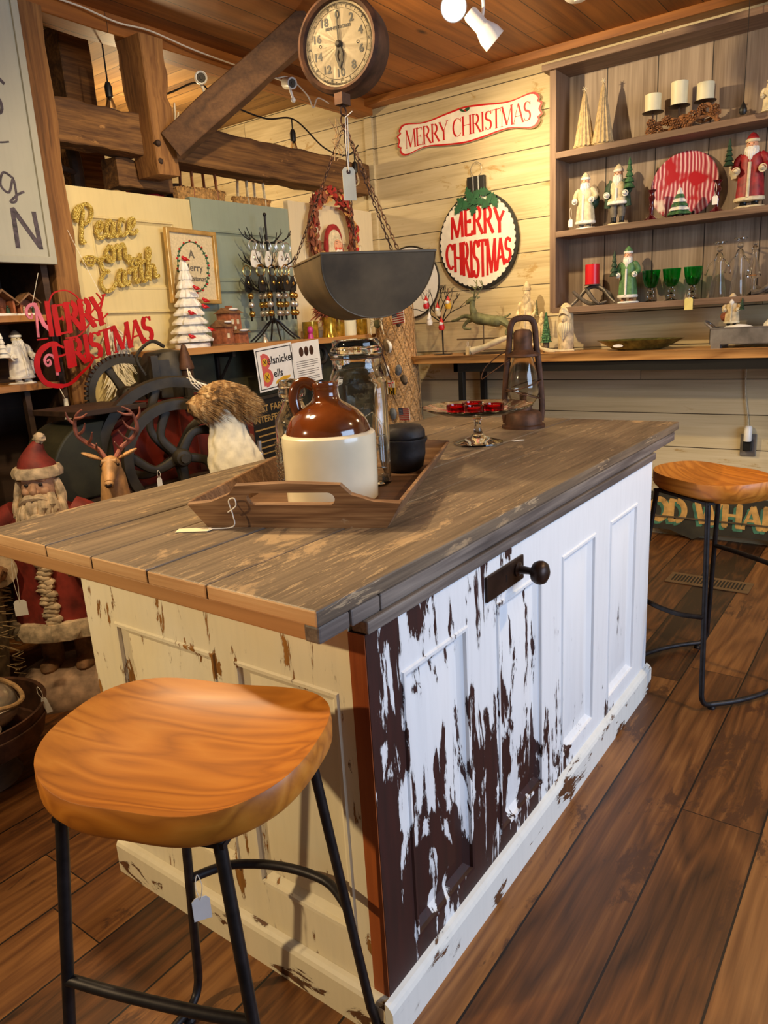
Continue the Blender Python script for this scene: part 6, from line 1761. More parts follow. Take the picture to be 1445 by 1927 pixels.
# ------------------------------------------------------------------ things on the partition shelf
wt = thing('ceramic_tree', 'tall white ceramic Christmas tree with red birds on the pine shelf', 'decoration', (1.80, 2.385, ZS))
m = T(1.80, 2.385, ZS)
MB(m).lathe([(0, 0), (0.10, 0), (0.10, 0.02), (0.03, 0.03), (0.03, 0.05), (0, 0.05)], 20, sy=0.75).build('base', M['plaster'], wt)
for k in range(9):
    r = 0.112 - 0.0108 * k
    z = 0.035 + k * 0.044
    ph_ = k * 0.7
    MB(m).lathe([(r * 0.5, z + 0.01), (r, z - 0.006), (r * 1.02, z + 0.004), (r * 0.8, z + 0.022), (r * 0.45, z + 0.050), (r * 0.3, z + 0.056), (0, z + 0.058)], 40, sy=0.8, wob=lambda a, z_, i_: 1 + 0.13 * abs(math.sin(a * 4 + ph_)) - 0.05 + 0.04 * math.sin(a * 19)).build('tier', M['plaster'], wt)
for (x, y, z) in ((-0.005, -0.085, 0.29), (-0.045, -0.075, 0.17), (0.055, -0.075, 0.23), (0.09, -0.05, 0.085), (-0.06, -0.075, 0.055), (0.0, -0.02, 0.435), (0.06, -0.06, 0.20)):
    MB(m @ T(x, y, z)).ball((0, 0, 0), (0.016, 0.010, 0.010), 10, 7).ball((-0.014, 0, 0.008), 0.008, 8, 6).tube([(0.012, 0, 0), (0.028, 0, -0.006)], [0.005, 0.002], 6).build('red_bird', M['red'], wt)
hs_ = thing('village_house', 'brown terracotta village house with snowy roofs on the pine shelf', 'decoration', (2.03, 2.37, ZS))
m = T(2.035, 2.37, ZS) @ RZ(0.15)
MB(m).box(-0.02, 0.075, -0.04, 0.05, 0.0, 0.165).box(-0.085, -0.02, -0.055, 0.04, 0, 0.095).box(0.0, 0.08, -0.075, -0.04, 0, 0.06).box(0.02, 0.05, -0.01, 0.02, 0.165, 0.205).build('walls', M['clay'], hs_, smooth=False, bevel=0.002)
mb = MB(m)
for (x0, x1, y0, y1, z, hgt) in ((-0.03, 0.085, -0.055, 0.062, 0.165, 0.03), (-0.095, -0.015, -0.068, 0.05, 0.095, 0.038), (-0.008, 0.09, -0.088, -0.038, 0.06, 0.02)):
    mb.add([(x0, y0, z), (x1, y0, z), (x1, y1, z), (x0, y1, z), (x0, (y0 + y1) / 2, z + hgt), (x1, (y0 + y1) / 2, z + hgt)], [(0, 1, 5, 4), (2, 3, 4, 5), (0, 4, 3), (1, 2, 5), (0, 3, 2, 1)])
mb.build('roof', M['brownrob'], hs_, smooth=False)
for sp2, sr2 in (((-0.05, -0.05, 0.120), 0.03), ((0.03, -0.03, 0.185), 0.04), ((0.04, -0.08, 0.073), 0.04)):
    MB(m).ball(sp2, (sr2, 0.013, 0.007), 10, 6).build('snow_patch', M['snow'], hs_)
mb = MB(m)
for (x, z) in ((0.0, 0.12), (0.045, 0.12), (0.02, 0.085), (-0.065, 0.05)):
    mb.box(x - 0.009, x + 0.009, -0.057 if x < -0.03 else -0.042, -0.05 if x < -0.03 else -0.038, z - 0.012, z + 0.012)
mb.build('windows', M['creamc'], hs_, smooth=False)
MB(m).lathe([(0, 0), (0.13, 0), (0.12, 0.008), (0, 0.008)], 20, sy=0.7).build('base', M['brownrob'], hs_)
fm = thing('framed_sampler', 'gold-framed embroidered sampler reading A Merry Christmas on the doors', 'picture', (1.93, 2.48, 1.68))
m = T(1.925, 2.455, 1.67) @ FP @ RZ(-0.03)
MB(m).ring([(-0.165, -0.185), (0.165, -0.185), (0.165, 0.185), (-0.165, 0.185)], [(-0.143, -0.163), (0.143, -0.163), (0.143, 0.163), (-0.143, 0.163)], -0.014, 0.012).build('frame', M['goldframe'], fm, smooth=False, bevel=0.004)
MB(m).box(-0.148, 0.148, -0.168, 0.168, -0.012, -0.004).build('linen', M['linen'], fm, smooth=False)
mb = MB(m)
mb.tube([(0.10 * math.cos(t * PI / 24), 0.125 * math.sin(t * PI / 24), -0.003) for t in range(48)], 0.0028, 5, closed=True)
for k in range(30):
    a = k * 2 * PI / 30
    if math.sin(a) < 0.92:
        mb.prism([(0.10 * math.cos(a) + 0.011 * math.cos(t) + 0.004 * math.sin(k), 0.125 * math.sin(a) + 0.006 * math.sin(t + a)) for t in [i * PI / 3 for i in range(6)]], -0.003, -0.001)
mb.build('green_garland', M['green'], fm, smooth=False)
mb = MB(m)
for k in range(16):
    a = k * 2 * PI / 16 + 0.1
    mb.ball((0.106 * math.cos(a), 0.131 * math.sin(a), -0.001), 0.0055, 7, 5)
mb.build('red_berries', M['red'], fm)
mb = MB(m)
mb.text('A', 0.055, T(-0.005, 0.062, -0.003), 0.001, 0.0008)
mb.text('Merry', 0.050, T(0, -0.004, -0.003), 0.0005, 0.0008)
mb.text('Christmas', 0.040, T(0, -0.058, -0.003), 0.0005, 0.0008)
mb.build('lettering', M['grey'], fm, smooth=False)

# wrought iron display tree hung with bells and openers
bt = thing('bell_display_tree', 'black wrought iron display tree crowded with hanging bells on the pine shelf', 'display stand', (2.40, 2.36, ZS))
m = T(2.40, 2.37, ZS)
MB(m).tube([(0, 0, 0.10), (0, 0, 0.68)], 0.006, 8).ball((0, 0, 0.69), 0.011, 10, 8).build('pole', M['iron'], bt)
for k in range(6):
    a = k * PI / 3 + 0.3
    MB(m).tube(cat([(0, 0, 0.13), (0.05 * math.cos(a), 0.03 * math.sin(a), 0.10), (0.12 * math.cos(a), 0.055 * math.sin(a), 0.05), (0.20 * math.cos(a), 0.085 * math.sin(a), 0.006)], 5), 0.005, 6).build('foot', M['iron'], bt)
random.seed(21)
hang = []
for (z, L, n) in ((0.56, 0.19, 9), (0.43, 0.21, 11), (0.30, 0.22, 12)):
    for k in range(n):
        a = k * 2 * PI / n + z * 5
        ca, sa = math.cos(a), math.sin(a) * 0.45
        mb = MB(m)
        mb.tube(cat([(0, 0, z - 0.02), (L * 0.5 * ca, L * 0.5 * sa, z - 0.015), (L * 0.85 * ca, L * 0.85 * sa, z + 0.012), (L * ca, L * sa, z + 0.05)], 4), [0.004, 0.0035, 0.002], 5)
        mb.tube([(L * 0.75 * ca, L * 0.75 * sa, z + 0.002), (L * 0.9 * ca + 0.02, L * 0.9 * sa, z + 0.03)], [0.003, 0.0015], 5)
        mb.build('branch', M['iron'], bt)
        f_ = 0.42 + 0.38 * (k % 2)
        hang.append((L * f_ * ca, L * f_ * sa - 0.005, z - 0.012, z))
cnt = 0
desc = {0.56: 'top', 0.43: 'middle', 0.30: 'lowest'}
for (x, y, z, zz_) in hang:
    if y > 0.03:
        continue
    cnt += 1
    side = 'left' if x < -0.03 else ('right' if x > 0.03 else 'centre')
    lab = {0.56: 'silver ring with pale fob, %s of the top tier of the bell tree', 0.43: 'brass ring with black fob, %s of the middle tier of the bell tree', 0.30: 'sleigh bell string, %s of the lowest tier of the bell tree'}[zz_] % side
    grp = {0.56: 'pale fobs on the bell tree', 0.43: 'black fobs on the bell tree', 0.30: 'sleigh bell strings on the bell tree'}[zz_]
    t = thing('bell_strap', lab, 'bells', (2.40 + x, 2.37 + y, ZS + z), 0, grp)
    c = m @ T(x, y, z)
    if zz_ > 0.31:
        MB(c @ FP).tube([(0.030 * math.cos(k * PI / 10), -0.030 + 0.030 * math.sin(k * PI / 10), 0) for k in range(20)], 0.003, 6, closed=True).build('ring', M['steel'] if zz_ > 0.5 else M['brass'], t)
        MB(c @ FP).prism([(-0.010, -0.055), (0.010, -0.055), (0.030, -0.105), (0.024, -0.138), (0, -0.146), (-0.024, -0.138), (-0.030, -0.105)], -0.003, 0.004).build('fob', M['plaster'] if zz_ > 0.5 else M['black'], t, smooth=False, bevel=0.002)
        MB(c).ball((0, -0.006, -0.095), (0.008, 0.004, 0.013), 8, 6).build('badge', M['brass'] if zz_ < 0.5 else M['steel'], t)
    else:
        MB(c).tube([(0, 0, 0), (0, 0, -0.17)], 0.008, 6, flat=0.3).build('strap', M['black'], t)
        for k in range(3):
            MB(c).ball((0, -0.008, -0.035 - k * 0.048), 0.018, 12, 8).build('bell', M['brass'] if (k + cnt) % 2 else M['steel'], t)
for i, (x, y) in enumerate(((-0.14, -0.05),)):
    t = thing('hand_bell', 'small silver bell standing at the left foot of the bell tree', 'bell', (2.40 + x, 2.37 + y, ZS))
    MB(T(2.40 + x, 2.37 + y, ZS)).lathe([(0.022, 0), (0.020, 0.006), (0.012, 0.022), (0.008, 0.030), (0, 0.032)], 16).build('cup', M['steel'], t)
    MB(T(2.40 + x, 2.37 + y, ZS)).ball((0, 0, 0.038), 0.006, 8, 6).build('loop', M['steel'], t)
# gold glass and bristle ornament at the right end of the shelf
for i, (x, h, mt, lb) in enumerate(((2.72, 0.10, 'goldglass', 'gold glass votive left of the rust bristle spray'), (2.98, 0.12, 'goldglass', 'gold glass votive right of the rust bristle spray'), (3.10, 0.15, 'candle', 'tall ivory votive under the scale pan on the pine shelf'), (3.22, 0.10, 'goldglass', 'low gold votive at the right end of the pine shelf'))):
    t = thing('votive_jar', lb, 'jar', (x, 2.38, ZS))
    MB(T(x, 2.38, ZS)).lathe([(0, 0), (0.045, 0), (0.048, 0.01), (0.050, h), (0.044, h), (0.042, 0.012), (0, 0.010)], 24).build('cup', M[mt], t)
    MB(T(x, 2.38, ZS)).lathe([(0, 0.012), (0.035, 0.012), (0.035, h * 0.6), (0, h * 0.6)], 16).build('candle', M['candle'], t)
bs = thing('bristle_spray', 'rust-coloured dried bristle spray hanging behind the scale pan', 'dried plant', (2.84, 2.33, ZS))
MB(T(2.84, 2.33, ZS)).lathe([(0, 0), (0.05, 0), (0.04, 0.05), (0.05, 0.12), (0, 0.12)], 16).build('vase', M['goldglass'], bs)
random.seed(5)
mb = MB(T(2.84, 2.33, ZS + 0.16))
for k in range(230):
    a = random.uniform(0, 2 * PI)
    p = random.uniform(-1, 1)
    d = Vector((math.cos(a) * math.sqrt(1 - p * p) * 1.5, math.sin(a) * math.sqrt(1 - p * p) * 0.5, p * 0.75 - 0.2))
    r1 = random.uniform(0.07, 0.125)
    mb.tube([d * 0.03, d * r1 * 0.7 + Vector((0, 0, 0.01)), d * r1], [0.003, 0.004, 0.001], 4)
mb.build('bristles', M['pinkflower'], bs)
pkk = tag(MB(T(2.66, 2.33, ZS)).ball((0, 0, 0.05), (0.018, 0.018, 0.024), 12, 8).lathe([(0, 0), (0.02, 0), (0.012, 0.03), (0, 0.03)], 12).build('pink_ornament', plain('magenta_glaze', (190, 50, 140), 0.4, 0, 0), loc=(2.66, 2.33, ZS)), 'tiny magenta ornament on the pine shelf beside the bristle spray', 'ornament')

# fruit wreath with santa head plaque on the pale door
wr = thing('fruit_wreath', 'oval wreath of red and gold autumn leaves on the pale door', 'wreath', (3.08, 2.45, 1.9))
random.seed(33)
mbs = {'wreathred': MB(), 'wreathgold': MB(), 'wreathbrown': MB()}
wc = T(3.075, 2.462, 1.90) @ FP
for k in range(420):
    a = random.uniform(0, 2 * PI)
    rr = 1 + random.uniform(-0.16, 0.16)
    x, y = 0.205 * rr * math.cos(a), 0.235 * rr * math.sin(a)
    key = 'wreathbrown' if (math.cos(a) < -0.2 and random.random() < 0.6) else random.choice(['wreathred', 'wreathred', 'wreathgold', 'wreathbrown'])
    l = random.uniform(0.018, 0.034)
    b = a + PI / 2 + random.uniform(-0.9, 0.9)
    z = random.uniform(0.0, 0.05)
    ca, sa = math.cos(b), math.sin(b)
    o = [(-1, 0), (-0.3, 0.45), (0.4, 0.35), (1, 0), (0.4, -0.35), (-0.3, -0.45)]
    vs = [(x + l * (p[0] * ca - p[1] * sa), y + l * (p[0] * sa + p[1] * ca), z + 0.012 * (1 - abs(p[0])) + random.uniform(0, 0.006)) for p in o]
    mbs[key].M = wc
    mbs[key].add(vs, [(0, 1, 2, 3, 4, 5)])
mb = MB(wc)
mb.tube([(0.205 * math.cos(t * PI / 20), 0.235 * math.sin(t * PI / 20), 0.018) for t in range(40)], 0.022, 8, closed=True)
mb.build('vine_ring', M['wreathbrown'], wr)
for k_, nm in (('wreathred', 'red_leaves'), ('wreathgold', 'gold_leaves'), ('wreathbrown', 'brown_leaves')):
    mbs[k_].build(nm, M[k_], wr)
sp_ = thing('santa_plaque', 'cut-out vintage santa head plaque inside the fruit wreath', 'plaque', (3.09, 2.45, 1.83))
m = T(3.085, 2.442, 1.835) @ FP
MB(m).prism([(p.x, p.y) for p in cat([(-0.085, -0.09, 0), (-0.09, -0.02, 0), (-0.075, 0.06, 0), (-0.03, 0.115, 0), (0.03, 0.115, 0), (0.07, 0.07, 0), (0.08, 0.0, 0), (0.085, -0.06, 0), (0.05, -0.11, 0), (-0.04, -0.12, 0)], 5, True)], -0.012, 0.004).build('hood', M['robe_red'], sp_, smooth=False)
MB(m).prism([(p.x, p.y) for p in cat([(-0.06, -0.11, 0), (-0.062, -0.02, 0), (-0.055, 0.05, 0), (-0.015, 0.085, 0), (0.035, 0.075, 0), (0.062, 0.03, 0), (0.068, -0.04, 0), (0.05, -0.11, 0)], 5, True)], 0.004, 0.010).build('fur_and_beard', M['creamc'], sp_, smooth=False)
MB(m).prism([(0.022 + 0.038 * math.cos(t * PI / 12), -0.012 + 0.042 * math.sin(t * PI / 12)) for t in range(24)], 0.010, 0.015).build('face', M['skin'], sp_, smooth=False)
MB(m).ball((0.000, -0.028, 0.013), (0.013, 0.012, 0.006), 10, 6).ball((0.048, -0.028, 0.013), (0.011, 0.012, 0.006), 10, 6).ball((0.028, -0.028, 0.017), (0.007, 0.009, 0.007), 8, 6).build('cheeks_and_nose', plain('rosy_paint', (206, 84, 66), 0.6, 0, 0), sp_)
mb = MB(m)
for x in (0.008, 0.040):
    mb.ball((x, 0.002, 0.015), (0.005, 0.003, 0.002), 8, 5)
    mb.stroke([(x - 0.009, 0.012), (x, 0.016), (x + 0.009, 0.012)], 0.003, 0.014, 0.017)
mb.build('eyes', M['ink'], sp_)
MB(m).tube(cat([(-0.008, -0.052, 0.014), (0.010, -0.040, 0.018), (0.027, -0.046, 0.018), (0.044, -0.040, 0.018), (0.062, -0.052, 0.014)], 4), [0.005, 0.009, 0.007, 0.009, 0.004], 7).build('moustache', M['plaster'], sp_)

# posters and dark signs under the shelf
po = thing('poster', 'white sheet headed Belsnickel Bells hung from the pine shelf edge', 'poster', (2.265, 2.26, 1.11))
m = T(2.268, 2.262, 1.118) @ FP @ RZ(0.075)
MB(m).box(-0.150, 0.150, -0.115, 0.125, -0.001, 0.0).build('sheet', M['paper'], po, smooth=False)
MB(m).ring([(-0.140, -0.105), (0.140, -0.105), (0.140, 0.112), (-0.140, 0.112)], [(-0.135, -0.100), (0.135, -0.100), (0.135, 0.107), (-0.135, 0.107)], 0.0002, 0.0008).build('border_line', M['ink'], po, smooth=False)
mb = MB(m)
mb.stroke([(-0.095, -0.085), (-0.095, 0.085)], 0.030, 0.0004, 0.001)
mb.stroke(arc(-0.095, 0.045, 0.045, 0.036, 90, -90), 0.022, 0.0004, 0.001)
mb.stroke(arc(-0.095, -0.040, 0.052, 0.042, 90, -90), 0.024, 0.0004, 0.001)
mb.build('big_red_initial', plain('poster_red', (206, 92, 84), 0.7, 0, 0), po, smooth=False)
mb = MB(m)
for (x, y, r) in ((-0.083, 0.043, 0.020), (-0.080, -0.040, 0.026)):
    mb.prism([(x + r * math.cos(t * PI / 10), y + r * 1.1 * math.sin(t * PI / 10)) for t in range(20)], 0.001, 0.0014)
mb.prism([(-0.02, -0.088), (0.10, -0.070), (0.11, -0.055), (0.05, -0.052), (-0.01, -0.070)], 0.0004, 0.001)
mb.build('yellow_marks', M['yellow'], po, smooth=False)
mb = MB(m)
MB(m).text('elsnickel', 0.062, T(0.042, 0.045, 0.0012), 0.0008, 0.0003).build('lettering', M['ink'], po, smooth=False)
MB(m).text('ells', 0.058, T(0.012, -0.030, 0.0012), 0.0008, 0.0003).build('lettering', M['ink'], po, smooth=False)
for (x, y, r) in ((-0.083, 0.043, 0.011), (-0.080, -0.040, 0.014)):
    mb.stroke([(x - r, y - r), (x + r, y + r)], 0.004, 0.0016, 0.002)
    mb.stroke([(x - r, y + r), (x + r, y - r)], 0.004, 0.0016, 0.002)
mb.build('crosses', M['ink'], po, smooth=False)
po = thing('poster', 'white text sheet with photo of bells hung beside the Belsnickel sheet', 'poster', (2.535, 2.26, 1.12))
m = T(2.535, 2.260, 1.127) @ FP @ RZ(0.055)
MB(m).box(-0.118, 0.118, -0.115, 0.125, -0.001, 0.0).build('sheet', M['paper'], po, smooth=False)
mb = MB(m)
for k in range(3):
    mb.ball((-0.045 + k * 0.045, 0.068, 0.0), (0.020, 0.028, 0.001), 14, 6)
mb.build('printed_bells', M['rust'], po)
mb = MB(m)
for k in range(10):
    mb.box(-0.095, 0.095 - (0.04 if k in (3, 6, 9) else 0), 0.012 - k * 0.012 - (0.006 if k > 3 else 0) - (0.006 if k > 6 else 0), 0.0155 - k * 0.012 - (0.006 if k > 3 else 0) - (0.006 if k > 6 else 0), 0.0, 0.0005)
mb.build('printed_lines', M['galv_light'], po, smooth=False)
bk_ = thing('chalkboard_sign', 'black sign with gold CREST FARM lettering behind the white stocking', 'sign', (2.18, 2.3, 0.6))
m = T(2.15, 2.25, 0.80) @ FP @ RZ(0.05)
MB(m).box(-0.20, 0.19, -0.22, 0.175, -0.02, 0.0).build('board', M['black'], bk_, smooth=False)
MB(m).ring([(-0.20, -0.22), (0.19, -0.22), (0.19, 0.175), (-0.20, 0.175)], [(-0.185, -0.205), (0.175, -0.205), (0.175, 0.160), (-0.185, 0.160)], 0.0, 0.010).build('frame', M['machdark'], bk_, smooth=False)
mb = MB(m)
mb.text('CREST FARM', 0.052, T(0.02, 0.105, 0.001), 0.0008, 0.0004)
mb.text('WINTERFEST', 0.050, T(-0.01, 0.048, 0.001), 0.0008, 0.0004)
for k in range(6):
    mb.box(-0.10 + 0.02 * (k % 2), 0.14 - 0.03 * (k % 3), -0.01 - k * 0.034, -0.002 - k * 0.034, 0, 0.0006)
mb.build('lettering', M['goldframe'], bk_, smooth=False)
mk_ = thing('black_bell_strap', 'black round metal hanger below the pine shelf beside the posters', 'hanger', (2.74, 2.28, 1.1))
mb = MB(T(2.735, 2.33, 1.10) @ FP)
mb.tube([(0.05 * math.cos(t * PI / 12), 0.06 + 0.05 * math.sin(t * PI / 12), 0) for t in range(24)], 0.018, 8, closed=True)
mb.tube(cat([(0.0, 0.01, 0), (-0.02, -0.08, 0), (0.02, -0.15, 0)], 5), 0.016, 8)
mb.build('ring', M['black'], mk_)
mk_.children[0].name = 'ring'

# ------------------------------------------------------------------ bags, hats and hangers above the doors
def tote(label, x, w_, z0, h, hm, dz):
    t = thing('straw_tote', label, 'bag', (x, 2.66, z0))
    vs, fs = [], []
    n = 24
    m = T(x, 2.66, z0)
    MB(m).lathe([(0, 0), (w_ * 0.42, 0.0), (w_ * 0.5, h * 0.5), (w_ * 0.52, h), (w_ * 0.50, h), (w_ * 0.48, h * 0.5), (0, 0.01)], 40, sy=0.38, wob=lambda a, z, i: 1 + 0.02 * math.sin(a * 24)).build('basket', M['straw'], t)
    for sy in (-1, 1):
        MB(m).tube(cat([(-w_ * 0.25, sy * w_ * 0.15, h * 0.75), (-w_ * 0.22, sy * w_ * 0.13, h + dz * 0.6), (0, sy * 0.02, h + dz), (w_ * 0.22, sy * w_ * 0.13, h + dz * 0.6), (w_ * 0.25, sy * w_ * 0.15, h * 0.75)], 6), 0.011, 8, flat=0.5).build('handle', M[hm], t)
    fr2 = MB(m)
    for k in range(60):
        a = k * 2 * PI / 60
        x_, y_ = w_ * 0.52 * math.cos(a), w_ * 0.52 * math.sin(a) * 0.38
        fr2.tube([(x_, y_, h), (x_ * 1.07, y_ * 1.2, h - 0.012 + random.uniform(-0.01, 0.015))], [0.003, 0.001], 4)
    fr2.build('fringe', M['straw'], t)
tote('straw tote bag with tan leather handles above the sage door', 2.20, 0.34, 1.86, 0.24, 'leather', 0.20)
tote('smaller straw tote bag with pale rope handles above the sage door', 2.60, 0.28, 1.86, 0.23, 'creamc', 0.20)
def cap(label, x, y, z, r, mt, brim=True):
    t = thing('cap', label, 'hat', (x, y, z))
    MB(T(x, y, z)).lathe([(r, 0), (r * 1.0, r * 0.35), (r * 0.82, r * 0.8), (r * 0.4, r * 1.02), (0, r * 1.06)], 28, sy=0.9).build('crown', M[mt], t)
    if brim:
        MB(T(x, y, z)).lathe([(r * 0.9, 0.0), (r * 1.35, -0.012), (r * 1.36, -0.008), (r * 0.95, 0.008)], 28, sy=0.95).build('brim', M[mt], t)
    return t
rh = cap('red hat on the stand behind the cream door, below the pegged post', 1.88, 2.72, 2.03, 0.10, 'redcloth', False)
MB(T(1.88, 2.72, 1.86)).lathe([(0, 0), (0.06, 0), (0.06, 0.01), (0.02, 0.02), (0.02, 0.17), (0.09, 0.175), (0, 0.18)], 16).build('stand', M['dark'], rh)
dsk = thing('display_counter', 'dark counter top behind the doors carrying bags and hats', 'counter', (2.3, 2.78, 0.0))
MB().box(1.60, 3.1, 2.58, 3.05, 1.825, 1.86).build('counter_top', M['dark'], dsk, smooth=False)
for x in (1.66, 3.04):
    for y in (2.62, 3.0):
        MB().box(x - 0.03, x + 0.03, y - 0.03, y + 0.03, 0, 1.825).build('leg', M['dark'], dsk, smooth=False)
def hat_stand(label, x, y, r, mt, zt):
    t = thing('hat_stand', label, 'hat', (x, y, 1.86))
    MB(T(x, y, 1.86)).lathe([(0, 0), (0.06, 0), (0.06, 0.01), (0.012, 0.02), (0.012, zt - 0.02), (0, zt - 0.02)], 16).build('stand', M['dark'], t)
    MB(T(x, y, 1.86 + zt - 0.05)).lathe([(r, 0), (r, r * 0.35), (r * 0.82, r * 0.8), (r * 0.4, r * 1.02), (0, r * 1.06)], 28).lathe([(r * 0.9, 0.0), (r * 1.5, -0.012), (r * 1.51, -0.006), (r * 0.95, 0.008)], 28).build('hat', M[mt], t)
hat_stand('black brimmed hat on a stand left of the leather-handled tote', 2.06, 2.90, 0.095, 'black', 0.22)
hat_stand('tall black hat on a stand behind the leather-handled tote', 2.26, 2.93, 0.085, 'blackcloth', 0.28)
hg = thing('hanging_garment', 'lavender and black garments on a hanger seen between the tote bags', 'clothes', (2.48, 2.85, 1.86))
mb = MB(T(2.48, 2.85, 1.86))
mb.lathe([(0.10, 0), (0.14, 0.05), (0.13, 0.14), (0.09, 0.20), (0.04, 0.23), (0, 0.235)], 28, sy=0.5, wob=lambda a, z, i: 1 + 0.05 * math.sin(a * 6))
mb.build('blouse', M['lavender'], hg)
MB(T(2.47, 2.80, 2.03)).ball((0, 0, 0), (0.10, 0.035, 0.05), 18, 10, lump=0.2).build('black_scarf', M['blackcloth'], hg)
mb = MB(T(2.48, 2.85, 2.07))
for k in range(4):
    mb.tube(cat([(k * 0.02 - 0.03, 0, 0.02), (k * 0.02 - 0.03, 0, 0.07), (k * 0.02 - 0.02, 0, 0.085), (k * 0.02 - 0.01, 0, 0.07)], 4), 0.0022, 5)
mb.build('hanger_hooks', M['steel'], hg)

# ------------------------------------------------------------------ cameras, cables and string lights
def camera_unit(label, loc, aim, up_):
    t = thing('security_camera', label, 'security camera', loc)
    d = Vector(aim).normalized()
    m = T(*loc) @ d.to_track_quat('Z', 'Y').to_matrix().to_4x4()
    MB(m).lathe([(0, -0.05), (0.026, -0.048), (0.030, -0.04), (0.030, 0.032), (0.026, 0.036), (0.026, 0.030), (0, 0.030)], 28).build('body', M['white'], t)
    MB(m).lathe([(0, 0.031), (0.022, 0.031), (0.020, 0.034), (0.009, 0.034), (0.008, 0.038), (0, 0.038)], 20).build('lens', M['machdark'], t)
    MB().tube([(loc[0], loc[1], loc[2] - 0.03), (loc[0] + 0.02, loc[1], loc[2] - 0.075)], 0.007, 8).tube([(loc[0], loc[1], loc[2]), (loc[0] + 0.02, loc[1] + up_[0], loc[2] + up_[1])], 0.005, 6).ball((loc[0] + 0.02, loc[1], loc[2] - 0.08), 0.014, 10, 8).build('bracket', M['white'], t)
    return t
camera_unit('white security camera on the diagonal brace', (2.03, 2.36, 2.56), (-0.6, -0.75, -0.25), (0.0, -0.09))
camera_unit('small white security camera under the ceiling header left of the scale', (2.62, 2.30, 2.64), (-0.3, -0.9, -0.25), (0.17, 0.08))
def cord(name, label, pts, r, mt):
    P = cat(pts, 8)
    o = MB().tube(P, r, 6).build(name, M[mt], loc=tuple(P[0]))
    tag(o, label, 'cable')
    return o
cord('camera_cable', 'white cable coiled from the camera down to the diagonal brace', [(2.04, 2.36, 2.47), (1.98, 2.38, 2.40), (1.91, 2.38, 2.36), (1.87, 2.40, 2.33), (1.86, 2.38, 2.42), (1.84, 2.36, 2.33), (1.85, 2.38, 2.27), (1.87, 2.37, 2.38)], 0.004, 'wire')
cord('ceiling_cable', 'long white cable draped along the ceiling header', [(1.28, 2.44, 2.74), (1.45, 2.43, 2.735), (1.62, 2.42, 2.715), (1.80, 2.42, 2.725), (2.05, 2.42, 2.705), (2.35, 2.43, 2.70), (2.62, 2.43, 2.695), (2.75, 2.42, 2.72), (2.9, 2.42, 2.66), (2.95, 2.42, 2.60), (3.0, 2.42, 2.66), (3.1, 2.42, 2.65)], 0.004, 'wire')
cord('string_light_cord', 'black string light cord sagging across the timber frame', [(1.75, 2.62, 2.60), (1.95, 2.60, 2.52), (2.2, 2.58, 2.62), (2.32, 2.56, 2.56), (2.6, 2.50, 2.50), (2.86, 2.50, 2.535), (3.1, 2.48, 2.41), (3.3, 2.46, 2.39), (3.4, 2.44, 2.46)], 0.005, 'black')
def bulb(label, x, y, z, top):
    t = thing('string_bulb', label, 'light bulb', (x, y, z))
    m = T(x, y, z)
    MB(m).tube([(0, 0, 0.06), (0, 0, top - z)], 0.004, 6).build('wire', M['black'], t)
    MB(m).lathe([(0, -0.005), (0.017, 0.0), (0.018, 0.045), (0.010, 0.065), (0, 0.066)], 14).build('socket', M['black'], t)
    MB(m).lathe([(0.013, 0.0), (0.018, -0.02), (0.026, -0.045), (0.024, -0.065), (0.012, -0.080), (0.0, -0.084)], 18).build('glass_bulb', M['smoke'], t)
bulb('clear light bulb hanging beside the pegged post', 1.67, 2.62, 2.46, 2.84)
bulb('clear light bulb hanging above the long dark beam left of the scale hook', 2.86, 2.52, 2.42, 2.54)
bulb('clear light bulb in the dark socket by the scale hook against the wall', 3.39, 2.47, 2.30, 2.46)

# ------------------------------------------------------------------ dark shelves and pale board at far left
ls = thing('dark_shelf_unit', 'dark wooden shelving left of the timber post', 'shelf unit', (0.9, 2.65, 0))
MB().box(1.085, 1.115, 2.47, 2.85, 0.0, 1.70).box(0.30, 0.33, 2.47, 2.85, 0, 1.70).build('side', M['dark'], ls, smooth=False)
MB().box(0.33, 1.085, 2.83, 2.85, 0.0, 1.70).build('back', M['dark'], ls, smooth=False)
for z in (1.132, 1.425, 0.45, 1.69):
    MB().box(0.33, 1.085, 2.47, 2.83, z, z + 0.026).build('shelf', M['shelfpine'] if z in (1.132, 1.425) else M['dark'], ls, smooth=False)
MB().box(0.93, 0.955, 2.50, 2.53, 0.47, 1.13).build('inner_post', M['dark'], ls, smooth=False)
wb = thing('painted_board', 'pale grey board with large charcoal brush letters at the left edge', 'sign', (0.98, 2.38, 1.68))
m = T(0.725, 2.40, 1.66) @ RZ(0.0) @ FP @ RZ(-0.01)
MB(m).box(-0.5, 0.395, 0.0, 1.06, -0.02, 0).build('board', M['boardsign'], wb, smooth=False)
MB(m).ring([(-0.5, 0), (0.395, 0), (0.395, 1.06), (-0.5, 1.06)], [(-0.47, 0.03), (0.365, 0.03), (0.365, 1.03), (-0.47, 1.03)], 0, 0.012).build('frame', M['boardsign'], wb, smooth=False, bevel=0.003)
mb = MB(m)
mb.stroke([(0.235, 0.06), (0.238, 0.215), (0.2381, 0.215), (0.335, 0.065), (0.3351, 0.06), (0.328, 0.21)], 0.019, 0.0005, 0.002)
mb.build('brush_letter', M['charcoal'], wb, smooth=False)
